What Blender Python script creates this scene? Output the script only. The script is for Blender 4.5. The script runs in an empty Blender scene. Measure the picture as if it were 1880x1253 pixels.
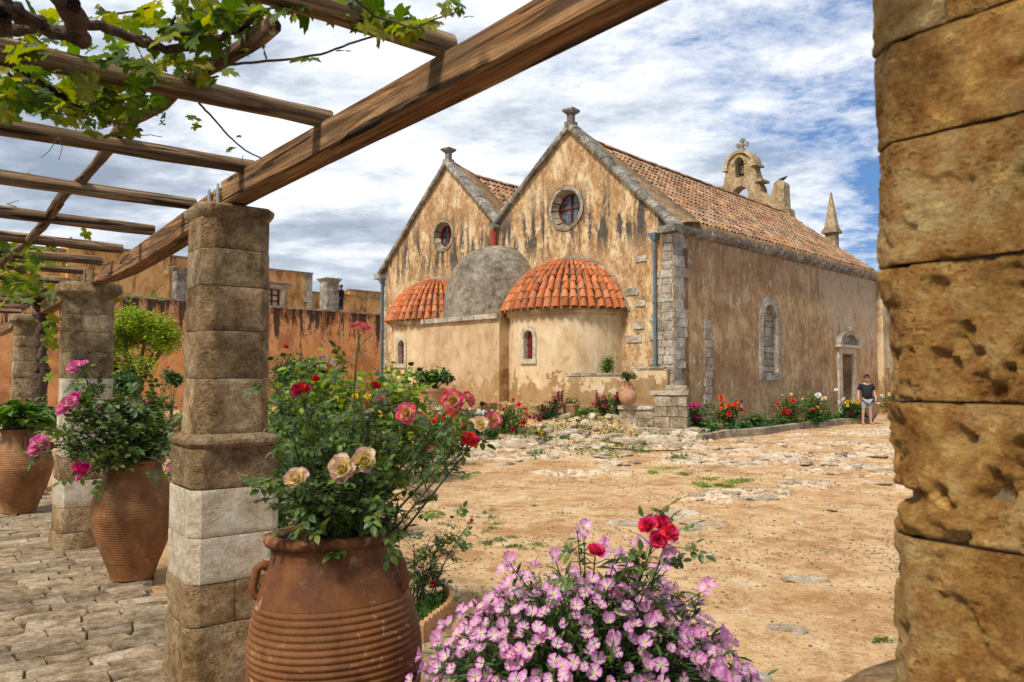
import bpy, bmesh, math, random
import numpy as np
from mathutils import Vector, Matrix, Euler, noise as mnoise
R = math.radians
rng = np.random.default_rng(7)
random.seed(7)
scene = bpy.context.scene
COL = scene.collection

# ------------------------------------------------------------------ camera, world, sun, exposure
F = 1400.0; CXP = 940.0; CYP = 626.5; CAMZ = 1.7
PITCH = math.atan(68.5 / F)
cam_d = bpy.data.cameras.new('camera'); cam = bpy.data.objects.new('camera', cam_d); COL.objects.link(cam)
cam.location = (0, 0, CAMZ); cam.rotation_euler = (R(90) + PITCH, 0, 0)
cam_d.sensor_width = 36; cam_d.lens = 36 * F / 1880.0
cam_d.clip_start = 0.05; cam_d.clip_end = 2000
cam_d.dof.use_dof = True; cam_d.dof.focus_distance = 8.0; cam_d.dof.aperture_fstop = 6.3
scene.camera = cam
SUN_EL, SUN_AZ = 52, 218            # azimuth clockwise from +Y, where the sun stands
world = bpy.data.worlds.new('World'); scene.world = world; world.use_nodes = True
SKY_STRENGTH = 0.083
sun_d = bpy.data.lights.new('sun', 'SUN'); sun_d.energy = 3.5; sun_d.angle = R(10); sun_d.color = (1.0, 0.96, 0.90)
sun = bpy.data.objects.new('sun', sun_d); COL.objects.link(sun)
az = R(SUN_AZ); el = R(SUN_EL)
sdir = Vector((math.sin(az) * math.cos(el), math.cos(az) * math.cos(el), math.sin(el)))
sun.rotation_euler = sdir.to_track_quat('Z', 'Y').to_euler(); sun.location = sdir * 60
scene.view_settings.view_transform = 'Standard'; scene.view_settings.look = 'None'
scene.view_settings.exposure = 0.30; scene.view_settings.gamma = 1.0
scene.view_settings.use_curve_mapping = False
scene.render.engine = 'CYCLES'
scene.cycles.max_bounces = 6; scene.cycles.diffuse_bounces = 3; scene.cycles.transparent_max_bounces = 4

def P(px, py, D):
    """photo pixel at horizontal depth D (metres) -> world point"""
    u = (px - CXP) / F; v = (CYP - py) / F
    c, s = math.cos(PITCH), math.sin(PITCH)
    y = c - v * s; z = s + v * c
    k = D / y
    return Vector((u * k, D, CAMZ + z * k))
def G(px, py, z=0.0):
    u = (px - CXP) / F; v = (CYP - py) / F
    c, s = math.cos(PITCH), math.sin(PITCH)
    y = c - v * s; zz = s + v * c
    k = (z - CAMZ) / zz
    return Vector((u * k, y * k, z))

# ------------------------------------------------------------------ node helper
class N:
    def __init__(s, name, world=None):
        if world is None:
            s.mat = bpy.data.materials.new(name); s.mat.use_nodes = True; s.nt = s.mat.node_tree
        else:
            s.nt = world.node_tree
        s.nt.nodes.clear()
    def n(s, t, inp=None, **props):
        nd = s.nt.nodes.new(t)
        for k, v in props.items(): setattr(nd, k, v)
        for k, v in (inp or {}).items(): s.set(nd.inputs[k], v)
        return nd
    def set(s, sock, v):
        if isinstance(v, bpy.types.NodeSocket): s.nt.links.new(v, sock)
        elif isinstance(v, (tuple, list)) and len(v) == 3 and sock.type == 'RGBA': sock.default_value = (*v, 1)
        else: sock.default_value = v
    def pos(s): return s.n('ShaderNodeNewGeometry').outputs['Position']
    def obj(s): return s.n('ShaderNodeTexCoord').outputs['Object']
    def mapp(s, vec, scale=(1, 1, 1), loc=(0, 0, 0), rot=(0, 0, 0)):
        return s.n('ShaderNodeMapping', {0: vec, 1: loc, 2: rot, 3: scale}).outputs[0]
    def noise(s, vec, scale=1, detail=4, rough=.55, dist=0, col=False):
        nd = s.n('ShaderNodeTexNoise', {'Vector': vec, 'Scale': scale, 'Detail': detail, 'Roughness': rough, 'Distortion': dist})
        return nd.outputs[1 if col else 0]
    def voro(s, vec, scale=1, feature='F1', out=0, rand=1):
        return s.n('ShaderNodeTexVoronoi', {'Vector': vec, 'Scale': scale, 'Randomness': rand}, feature=feature).outputs[out]
    def ramp(s, fac, stops, interp='LINEAR'):
        nd = s.n('ShaderNodeValToRGB', {0: fac}); cr = nd.color_ramp; cr.interpolation = interp
        while len(cr.elements) < len(stops): cr.elements.new(.5)
        for e, (p, c) in zip(cr.elements, stops):
            e.position = p
            e.color = (c, c, c, 1) if isinstance(c, (int, float)) else (*c, 1)
        return nd.outputs[0]
    def mr(s, v, a, b, c=0, d=1):
        return s.n('ShaderNodeMapRange', {0: v, 1: a, 2: b, 3: c, 4: d}).outputs[0]
    def mix(s, f, a, b, mode='MIX'):
        nd = s.n('ShaderNodeMix', data_type='RGBA', blend_type=mode)
        s.set(nd.inputs[0], f); s.set(nd.inputs[6], a); s.set(nd.inputs[7], b)
        return nd.outputs[2]
    def m(s, op, a, b=0.0, c=None, clamp=False):
        nd = s.n('ShaderNodeMath', {0: a, 1: b}, operation=op, use_clamp=clamp)
        if c is not None: s.set(nd.inputs[2], c)
        return nd.outputs[0]
    def sep(s, v):
        nd = s.n('ShaderNodeSeparateXYZ', {0: v}); return nd.outputs
    def rnd(s): return s.n('ShaderNodeObjectInfo').outputs['Random']
    def island(s): return s.n('ShaderNodeNewGeometry').outputs['Random Per Island']
    def attr(s, name): return s.n('ShaderNodeAttribute', attribute_name=name).outputs['Fac']
    def bump(s, h, strength=.5, dist=.02, nrm=None):
        i = {'Height': h, 'Strength': strength, 'Distance': dist}
        if nrm is not None: i['Normal'] = nrm
        return s.n('ShaderNodeBump', i).outputs[0]
    def hsv(s, col, h=.5, sat=1, val=1):
        return s.n('ShaderNodeHueSaturation', {'Hue': h, 'Saturation': sat, 'Value': val, 'Color': col}).outputs[0]
    def out(s, col, rough=.85, nrm=None, spec=.3, trans=0, tcol=None, metal=0, **extra):
        b = s.n('ShaderNodeBsdfPrincipled', {'Base Color': col, 'Roughness': rough, 'Specular IOR Level': spec, 'Metallic': metal})
        for k, v in extra.items(): s.set(b.inputs[k], v)
        if nrm is not None: s.set(b.inputs['Normal'], nrm)
        sh = b.outputs[0]
        if trans:
            t = s.n('ShaderNodeBsdfTranslucent', {'Color': tcol if tcol is not None else col})
            sh = s.n('ShaderNodeMixShader', {0: trans, 1: sh, 2: t.outputs[0]}).outputs[0]
        o = s.n('ShaderNodeOutputMaterial', {'Surface': sh})
        return s.mat

# ------------------------------------------------------------------ the sky with broken cloud
def build_world():
    s = N('', world)
    tc = s.n('ShaderNodeTexCoord').outputs['Generated']
    sky = s.n('ShaderNodeTexSky', sky_type='NISHITA', sun_disc=False, sun_elevation=el, sun_rotation=az,
              altitude=200, air_density=1.0, dust_density=0.6, ozone_density=3.0).outputs[0]
    x, y, z = s.sep(tc)
    zc = s.m('ADD', s.m('MAXIMUM', z, 0.0), .16)
    u = s.m('DIVIDE', x, zc); v = s.m('DIVIDE', y, zc)
    pl = s.n('ShaderNodeCombineXYZ', {0: u, 1: v, 2: 0.3}).outputs[0]
    # long streaks running from left to right, finer curdled cloud on top
    big = s.noise(s.mapp(pl, (.75, .9, 1), (3.1, 1.7, 0), (0, 0, R(12))), 1.3, 11, .62, .15)
    fine = s.noise(s.mapp(pl, (1.0, 1.15, 1), (9.4, 4.2, 0)), 4.2, 10, .72, .1)
    hole = s.m('ADD', s.m('MULTIPLY', big, .62), s.m('MULTIPLY', fine, .38))
    # more open sky towards the right (west) side
    side = s.mr(u, -.3, 1.3, .14, -.065)
    cov = s.ramp(s.m('ADD', hole, side), [(.42, 0), (.48, .5), (.54, .9), (.60, 1)])
    lit = s.noise(s.mapp(pl, (.9, 1.2, 1), (1.2, 7.3, 0), (0, 0, R(18))), 1.25, 12, .64, .1)
    litr = s.m('ADD', lit, s.mr(u, -1.3, 1.0, -.075, .07))
    ccol = s.ramp(litr, [(.36, (3.4, 4.1, 5.2)), (.45, (5.6, 6.3, 7.4)), (.50, (8.2, 8.8, 9.6)), (.57, (11.2, 11.4, 11.8))])
    low = s.mr(z, 0.0, .22, 1, 0)
    ccol = s.mix(s.m('MULTIPLY', low, .45), ccol, (8.0, 8.6, 9.4))
    blue = s.mix(.6, sky, (1.1, 2.9, 6.8))
    c = s.mix(cov, blue, ccol)
    bg = s.n('ShaderNodeBackground', {0: c, 1: SKY_STRENGTH})
    s.n('ShaderNodeOutputWorld', {0: bg.outputs[0]})
build_world()

# ------------------------------------------------------------------ mesh helpers
def link(o):
    COL.objects.link(o); return o
def empty(name, loc=(0, 0, 0), rz=0.0, parent=None):
    o = bpy.data.objects.new(name, None); o.location = loc; o.rotation_euler = (0, 0, rz)
    o.empty_display_size = .1; o.parent = parent
    return link(o)
def tag(o, label=None, cat=None, group=None, kind=None):
    if label: o['label'] = label
    if cat: o['category'] = cat
    if group: o['group'] = group
    if kind: o['kind'] = kind
    return o
def mobj(name, me, parent=None, M=None, mat=None):
    o = bpy.data.objects.new(name, me)
    o.parent = parent
    if M is not None: o.matrix_basis = M
    return link(o)
def mesh_np(name, V, faces, mat=None, tint=None, smooth=False):
    """V (n,3) array, faces: (m,k) array of constant k, or list of lists"""
    me = bpy.data.meshes.new(name)
    V = np.asarray(V, dtype=np.float32)
    if isinstance(faces, np.ndarray):
        m, k = faces.shape
        me.vertices.add(len(V)); me.vertices.foreach_set('co', V.ravel())
        me.loops.add(m * k); me.loops.foreach_set('vertex_index', faces.ravel().astype(np.int32))
        me.polygons.add(m)
        me.polygons.foreach_set('loop_start', np.arange(0, m * k, k, dtype=np.int32))
        me.update(calc_edges=True)
    else:
        me.from_pydata(V.tolist(), [], faces)
    if tint is not None:
        a = me.attributes.new('tint', 'FLOAT', 'POINT'); a.data.foreach_set('value', np.asarray(tint, dtype=np.float32))
    if smooth:
        me.polygons.foreach_set('use_smooth', np.ones(len(me.polygons), dtype=bool))
    if mat is not None: me.materials.append(mat)
    me.validate(); me.update()
    return me

class MB:
    """collects geometry for ONE object"""
    def __init__(s): s.v = []; s.f = []
    def add(s, vs, fs):
        b = len(s.v); s.v.extend([tuple(v) for v in vs]); s.f.extend([[i + b for i in f] for f in fs]); return s
    def box(s, a, b, M=None):
        x0, y0, z0 = a; x1, y1, z1 = b
        vs = [Vector(c) for c in ((x0, y0, z0), (x1, y0, z0), (x1, y1, z0), (x0, y1, z0), (x0, y0, z1), (x1, y0, z1), (x1, y1, z1), (x0, y1, z1))]
        if M is not None: vs = [M @ v for v in vs]
        return s.add(vs, [(0, 3, 2, 1), (4, 5, 6, 7), (0, 1, 5, 4), (1, 2, 6, 5), (2, 3, 7, 6), (3, 0, 4, 7)])
    def prism(s, poly, z0, z1, M=None):
        n = len(poly)
        vs = [Vector((x, y, z0)) for x, y in poly] + [Vector((x, y, z1)) for x, y in poly]
        if M is not None: vs = [M @ v for v in vs]
        return s.add(vs, [list(range(n))[::-1], list(range(n, 2 * n))] + [[i, (i + 1) % n, n + (i + 1) % n, n + i] for i in range(n)])
    def tube(s, pts, rad, n=6, cap=True, wob=0.0):
        pts = [Vector(p) for p in pts]; m = len(pts)
        if not hasattr(rad, '__len__'): rad = [rad] * m
        b = len(s.v); up = None
        for i, p in enumerate(pts):
            d = (pts[min(i + 1, m - 1)] - pts[max(i - 1, 0)])
            if d.length < 1e-9: d = Vector((0, 0, 1))
            d.normalize()
            if up is None:
                up = Vector((0, 0, 1)) if abs(d.z) < .9 else Vector((1, 0, 0))
            x = up - d * up.dot(d)
            if x.length < 1e-6: x = d.orthogonal()
            x.normalize(); up = x; y = d.cross(x)
            for k in range(n):
                a = 2 * math.pi * k / n
                r = rad[i] * (1 + (random.uniform(-wob, wob) if wob else 0))
                s.v.append(tuple(p + (x * math.cos(a) + y * math.sin(a)) * r))
        for i in range(m - 1):
            for k in range(n):
                k2 = (k + 1) % n
                s.f.append([b + i * n + k, b + i * n + k2, b + (i + 1) * n + k2, b + (i + 1) * n + k])
        if cap:
            s.f.append([b + k for k in range(n)][::-1]); s.f.append([b + (m - 1) * n + k for k in range(n)])
        return s
    def lathe(s, prof, n=32, M=None, a0=0, a1=2 * math.pi, close=True):
        b = len(s.v); full = abs(a1 - a0 - 2 * math.pi) < 1e-6; cnt = n if full else n + 1
        for r, z in prof:
            for k in range(cnt):
                a = a0 + (a1 - a0) * k / n
                v = Vector((r * math.cos(a), r * math.sin(a), z))
                s.v.append(tuple(M @ v if M is not None else v))
        for i in range(len(prof) - 1):
            for k in range(n):
                k2 = (k + 1) % cnt
                s.f.append([b + i * cnt + k, b + i * cnt + k2, b + (i + 1) * cnt + k2, b + (i + 1) * cnt + k])
        return s
    def mesh(s, name, mat=None, smooth=False, sharp=None):
        me = bpy.data.meshes.new(name); me.from_pydata(s.v, [], s.f)
        if mat is not None: me.materials.append(mat)
        if smooth:
            me.polygons.foreach_set('use_smooth', np.ones(len(me.polygons), dtype=bool))
            if sharp: me.set_sharp_from_angle(angle=R(sharp))
        me.update(); return me
    def build(s, name, mat=None, parent=None, smooth=False, sharp=None, M=None):
        return mobj(name, s.mesh(name, mat, smooth, sharp), parent, M)

def hash3(ix, iy, iz):
    h = (ix.astype(np.int64) * 374761393 + iy.astype(np.int64) * 668265263 + iz.astype(np.int64) * 2147483647 + 1013904223) & 0xffffffff
    h = ((h ^ (h >> 13)) * 1274126177) & 0xffffffff
    h = (h ^ (h >> 16)) & 0xffffffff
    return h / 4294967295.0
def vnoise(p):
    p = np.asarray(p, float); i = np.floor(p); f = p - i; f = f * f * (3 - 2 * f)
    ix, iy, iz = i[..., 0], i[..., 1], i[..., 2]; r = 0
    for dx in (0, 1):
        for dy in (0, 1):
            for dz in (0, 1):
                w = (f[..., 0] if dx else 1 - f[..., 0]) * (f[..., 1] if dy else 1 - f[..., 1]) * (f[..., 2] if dz else 1 - f[..., 2])
                r = r + w * hash3(ix + dx, iy + dy, iz + dz)
    return r * 2 - 1
def fbm(p, octv=4, gain=.5):
    if len(p) == 1:                     # single points: the built-in noise is much faster
        q = Vector([float(x) for x in p[0]]); a = 1; r = 0; t = 0
        for o in range(octv): r += a * mnoise.noise(q + Vector((17.3, 17.3, 17.3)) * o); t += a; a *= gain; q = q * 2.03
        return np.array([r / t * 1.5])
    p = np.asarray(p, float); a = 1; r = 0; t = 0
    for o in range(octv):
        r = r + a * vnoise(p + 17.3 * o); t += a; a *= gain; p = p * 2.03
    return r / t

def fan_hole_fill(outer, holes, to3):
    """triangulate a 2D outline with holes; to3 maps (u, v) to 3D. returns (verts, faces)"""
    bm = bmesh.new(); edges = []
    for loop in [outer] + holes:
        vs = [bm.verts.new((u, v, 0)) for u, v in loop]
        for i in range(len(vs)): edges.append(bm.edges.new((vs[i], vs[(i + 1) % len(vs)])))
    bmesh.ops.triangle_fill(bm, use_beauty=True, use_dissolve=False, edges=edges, normal=(0, 0, 1))
    bm.verts.index_update()
    V = [to3(v.co.x, v.co.y) for v in bm.verts]; Fc = [[v.index for v in f.verts] for f in bm.faces]
    bm.free(); return V, Fc

def rand_rots(n, up_bias=0.0, r=rng):
    """n random rotation matrices; local z = leaf normal. up_bias pulls normals upwards"""
    nz = r.normal(size=(n, 3)); nz /= np.linalg.norm(nz, axis=1)[:, None]
    nz[:, 2] = np.abs(nz[:, 2]) + up_bias; nz /= np.linalg.norm(nz, axis=1)[:, None]
    t = r.normal(size=(n, 3)); x = t - (t * nz).sum(1)[:, None] * nz; x /= np.linalg.norm(x, axis=1)[:, None]
    y = np.cross(nz, x)
    return np.stack([x, y, nz], axis=2)
def scatter(name, tmpl, Rm, pos, scale, mat, parent=None, kind=None, smooth=False):
    """tmpl = (V, F(list), tint or None); joined copies as one mesh"""
    V, Fc, T = tmpl; V = np.asarray(V, float); n = len(pos)
    scale = np.broadcast_to(np.asarray(scale, float).reshape(-1, 1, 1), (n, 1, 1))
    W = np.einsum('nij,kj->nki', Rm, V) * scale + pos[:, None, :]
    k = len(V); off = np.arange(n) * k
    # triangles and quads: split to triangles for a uniform array
    tris = []
    for f in Fc:
        for i in range(1, len(f) - 1): tris.append((f[0], f[i], f[i + 1]))
    tris = np.array(tris); FF = (tris[None] + off[:, None, None]).reshape(-1, 3)
    tint = np.tile(np.asarray(T, float), n) if T is not None else None
    me = mesh_np(name, W.reshape(-1, 3), FF, mat, tint, smooth)
    o = mobj(name, me, parent)
    if kind: o['kind'] = kind
    return o
def tmesh(name, tmpl, mat, smooth=False):
    V, Fc, T = tmpl
    me = bpy.data.meshes.new(name); me.from_pydata([tuple(v) for v in V], [], [list(f) for f in Fc])
    if T is not None:
        a = me.attributes.new('tint', 'FLOAT', 'POINT'); a.data.foreach_set('value', np.asarray(T, dtype=np.float32))
    if smooth: me.polygons.foreach_set('use_smooth', np.ones(len(me.polygons), dtype=bool))
    me.materials.append(mat); me.update(); return me
def mat4(Rm, p, s):
    M = Matrix(((Rm[0][0] * s, Rm[0][1] * s, Rm[0][2] * s, p[0]), (Rm[1][0] * s, Rm[1][1] * s, Rm[1][2] * s, p[1]), (Rm[2][0] * s, Rm[2][1] * s, Rm[2][2] * s, p[2]), (0, 0, 0, 1)))
    return M
def pieces(name, tmpls, Rm, pos, scale, mat, parent, limit=300, stuff_name=None, cam_first=True, smooth=False):
    """the `limit` largest (nearest) copies as objects, the rest joined as stuff; positions in the parent's local frame"""
    n = len(pos); scale = np.broadcast_to(np.asarray(scale, float), (n,))
    if cam_first and parent is not None:
        pw = Vector(parent.location)
    d = np.linalg.norm(pos + np.array(parent.location if parent else (0, 0, 0)) - np.array([0, 0, CAMZ]), axis=1) / np.maximum(scale, 1e-6)
    order = np.argsort(d)
    ms = [tmesh(name, t, mat, smooth) for t in tmpls]
    for j in order[:limit]:
        mobj(name, ms[j % len(ms)], parent, mat4(Rm[j], pos[j], scale[j]))
    rest = order[limit:]
    if len(rest): scatter(stuff_name or name, tmpls[0], Rm[rest], pos[rest], scale[rest], mat, parent, kind='stuff', smooth=smooth)
# ------------------------------------------------------------------ materials
def m_plaster_east():
    s = N('ochre_plaster'); o = s.obj(); x, y, z = s.sep(o)
    w = s.noise(o, .55, 6, .6, .6); w2 = s.noise(s.mapp(o, (1, 1, .45)), 1.9, 7, .68, .4); f = s.noise(o, 26, 5, .7)
    c = s.ramp(w2, [(.35, (.25, .13, .055)), (.44, (.46, .27, .115)), (.52, (.66, .45, .235)), (.66, (.76, .59, .37))])
    brown = s.ramp(w, [(.47, 0), (.56, .75)])
    c = s.mix(brown, c, (.37, .19, .072))
    c = s.mix(s.ramp(s.noise(s.mapp(o, (1, 1.2, .8), (4, 4, 4)), 3.2, 8, .75), [(.52, 0), (.57, .75)]), c, (.33, .175, .07))
    # pale scrapes running down
    sc = s.ramp(s.noise(s.mapp(o, (1, 3.2, 1.5)), 2.6, 8, .78, .2), [(.53, 0), (.57, .85)])
    c = s.mix(s.m('MULTIPLY', sc, .7), c, (.66, .50, .29))
    # grey-black lichen runs below copings and beside the windows
    st = s.noise(s.mapp(o, (1, 2.6, .42), (0, 3.3, 0)), 1.0, 3, .5, .25)
    gr = s.noise(s.mapp(o, (1, 1.5, .8)), 7.5, 6, .8, .2)
    zone = s.m('MULTIPLY', s.mr(z, 5.8, 6.7), s.mr(z, 9.2, 7.6))
    sm = s.ramp(s.m('ADD', s.m('MULTIPLY', st, .66), s.m('MULTIPLY', gr, .34)), [(.495, 0), (.535, 1)])
    k = s.m('MULTIPLY', sm, zone)
    gr2 = s.ramp(s.noise(s.mapp(o, (1, 1.8, .9), (0, 9, 4)), 3.0, 9, .8), [(.572, 0), (.61, .85)])
    k = s.m('MAXIMUM', k, s.m('MULTIPLY', gr2, s.mr(z, 2.5, 6, .55, 1)))
    dk = s.ramp(s.noise(o, 19, 5, .8), [(.35, (.035, .03, .025)), (.65, (.15, .125, .095))])
    c = s.mix(k, c, dk)
    # damp brown plaster near the ground
    low = s.ramp(s.m('ADD', s.mr(z, .7, 3.1, .75, 0), s.m('MULTIPLY', s.m('SUBTRACT', s.noise(o, 1.5, 8, .68), .5), 1.1)), [(.46, 0), (.50, 1)])
    lowc = s.ramp(s.noise(o, 2.3, 6, .7), [(.35, (.27, .145, .055)), (.6, (.42, .255, .12))])
    c = s.mix(low, c, lowc)
    c = s.mix(.35, c, s.ramp(f, [(.3, (.25, .25, .25)), (.7, (.8, .8, .8))]), 'SOFT_LIGHT')
    h = s.m('ADD', s.m('MULTIPLY', w2, 1.0), s.m('ADD', s.m('MULTIPLY', f, .35), s.m('MULTIPLY', s.noise(o, 6, 4), .6)))
    return s.out(c, .92, s.bump(h, .85, .07), .1)
def m_plaster_apse(name='cream_plaster', dull=0):
    s = N(name); o = s.obj(); x, y, z = s.sep(o)
    w2 = s.noise(s.mapp(o, (1, 1, .6)), 2.4, 7, .65, .4)
    c = s.ramp(w2, [(.3, (.44, .27, .13)), (.46, (.62, .44, .24)), (.7, (.74, .59, .38))])
    if dull: c = s.mix(s.ramp(s.noise(o, .9, 7, .65), [(.38, 1), (.6, .45)]), c, s.ramp(w2, [(.3, (.34, .21, .11)), (.6, (.52, .36, .20))]))
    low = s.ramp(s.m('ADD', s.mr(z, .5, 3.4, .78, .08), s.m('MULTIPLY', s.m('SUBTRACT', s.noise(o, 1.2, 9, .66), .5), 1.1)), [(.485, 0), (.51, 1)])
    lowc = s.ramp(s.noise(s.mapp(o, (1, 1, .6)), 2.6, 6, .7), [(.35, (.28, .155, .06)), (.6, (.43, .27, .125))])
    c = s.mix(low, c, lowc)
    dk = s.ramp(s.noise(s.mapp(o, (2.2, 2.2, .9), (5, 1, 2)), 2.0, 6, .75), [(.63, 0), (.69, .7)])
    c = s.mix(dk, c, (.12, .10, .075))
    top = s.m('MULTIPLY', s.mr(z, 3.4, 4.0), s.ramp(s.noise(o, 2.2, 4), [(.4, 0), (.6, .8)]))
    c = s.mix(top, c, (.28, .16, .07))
    f = s.noise(o, 30, 5, .7)
    c = s.mix(.25, c, s.ramp(f, [(.3, (.25, .25, .25)), (.7, (.8, .8, .8))]), 'SOFT_LIGHT')
    return s.out(c, .92, s.bump(s.m('ADD', w2, s.m('MULTIPLY', f, .3)), .6, .04), .1)
def m_plaster_side():
    s = N('brown_plaster'); o = s.obj(); x, y, z = s.sep(o)
    w = s.noise(s.mapp(o, (.7, 1, 1)), .8, 6, .6, .5)
    c = s.ramp(w, [(.32, (.28, .155, .068)), (.46, (.45, .26, .118)), (.62, (.64, .42, .20))])
    c = s.mix(s.ramp(s.noise(s.mapp(o, (1.4, 1, .9), (7, 0, 3)), 1.6, 10, .76), [(.48, 0), (.53, .6)]), c, (.27, .148, .06))
    str_ = s.ramp(s.noise(s.mapp(o, (8, 1, .5)), 1.6, 6, .7, .15), [(.50, 0), (.66, .75)])
    c = s.mix(s.m('MULTIPLY', str_, .5), c, (.60, .44, .25))
    # paler weathered sheet on the upper right of the wall
    pale = s.m('ADD', s.m('MULTIPLY', s.m('SUBTRACT', s.noise(s.mapp(o, (1.6, 1, .35)), 1.0, 8, .7, .3), .5), 1.5), s.m('ADD', s.mr(x, 7, 14, -.12, .62), s.mr(z, 1.5, 5.5, -.3, .25)))
    c = s.mix(s.m('MULTIPLY', s.ramp(pale, [(.48, 0), (.60, 1)]), .75), c, s.ramp(s.noise(s.mapp(o, (6, 1, 1)), 2, 5, .7), [(.3, (.44, .29, .15)), (.7, (.70, .55, .36))]))
    ch = s.ramp(s.noise(s.mapp(o, (1.5, 1, .8)), 1.5, 9, .75, .1), [(.555, 0), (.58, .9)])
    c = s.mix(ch, c, s.ramp(s.noise(o, 9, 4), [(.4, (.50, .36, .20)), (.6, (.70, .57, .40))]))
    gw = s.ramp(s.noise(s.mapp(o, (1.3, 1, .5), (2, 0, 9)), 1.7, 9, .78), [(.57, 0), (.64, .7)]); c = s.mix(gw, c, (.13, .105, .085))
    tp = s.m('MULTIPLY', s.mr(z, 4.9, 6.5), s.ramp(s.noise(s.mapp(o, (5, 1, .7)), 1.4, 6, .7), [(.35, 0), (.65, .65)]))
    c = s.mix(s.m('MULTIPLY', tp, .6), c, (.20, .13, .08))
    crk = s.m('MULTIPLY', s.ramp(s.noise(s.mapp(o, (14, 1, .6), (3, 0, 1)), 1.1, 3, .5), [(.665, 0), (.69, .85)]), s.mr(z, 1.5, 4))
    c = s.mix(crk, c, (.60, .50, .36))
    f = s.noise(o, 26, 5, .7)
    c = s.mix(.3, c, s.ramp(f, [(.3, (.25, .25, .25)), (.7, (.8, .8, .8))]), 'SOFT_LIGHT')
    return s.out(c, .92, s.bump(s.m('ADD', s.m('MULTIPLY', w, .8), s.m('ADD', s.m('MULTIPLY', ch, -.35), s.m('MULTIPLY', f, .35))), .8, .05), .1)
def m_orange():
    s = N('orange_plaster'); o = s.obj(); x, y, z = s.sep(o)
    w = s.noise(o, .7, 6, .6, .5)
    c = s.ramp(w, [(.3, (.52, .20, .065)), (.5, (.70, .32, .115)), (.7, (.78, .42, .19))])
    pe = s.noise(s.mapp(o, (1, 1, .75)), 1.15, 8, .66, .5)
    top = s.mr(z, 3.2, 5.6, 0, 1)
    k = s.m('ADD', pe, s.m('MULTIPLY', top, .17))
    c = s.mix(s.ramp(k, [(.60, 0), (.615, 1), (.64, 1), (.66, 0)]), c, (.70, .42, .24))
    c = s.mix(s.ramp(k, [(.645, 0), (.67, .8)]), c, (.52, .19, .07))
    st = s.noise(s.mapp(o, (1.5, 1, .2), (1.7, 0, 0)), 1.1, 8, .7, .2)
    g = s.noise(s.mapp(o, (1, 1, .4)), 4.0, 6, .8)
    dk = s.ramp(s.m('ADD', s.m('ADD', s.m('MULTIPLY', st, .66), s.m('MULTIPLY', g, .34)), s.mr(z, 2.2, 5.7, -.09, .05)), [(.505, 0), (.55, 1)])
    c = s.mix(s.ramp(s.noise(s.mapp(o, (1, 1, .8), (6, 6, 2)), .9, 9, .75), [(.50, 0), (.58, .7)]), c, (.36, .17, .075))
    c = s.mix(s.m('MULTIPLY', dk, .93), c, (.055, .04, .03))
    f = s.noise(o, 14, 5, .7)
    return s.out(c, .92, s.bump(s.m('ADD', k, s.m('MULTIPLY', f, .3)), .5, .05), .1)
def m_orange_upper():
    s = N('ochre_orange_plaster'); o = s.obj(); x, y, z = s.sep(o)
    w = s.noise(s.mapp(o, (1, 1, .6)), 1.1, 7, .66, .5)
    c = s.ramp(w, [(.36, (.22, .095, .038)), (.44, (.50, .22, .07)), (.54, (.72, .36, .12)), (.7, (.80, .50, .22))])
    st = s.ramp(s.noise(s.mapp(o, (2.5, 1, .35)), 1.0, 6, .7), [(.52, 0), (.64, .6)])
    c = s.mix(st, c, (.12, .07, .04))
    return s.out(c, .92, s.bump(w, .4, .05), .1)
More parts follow.
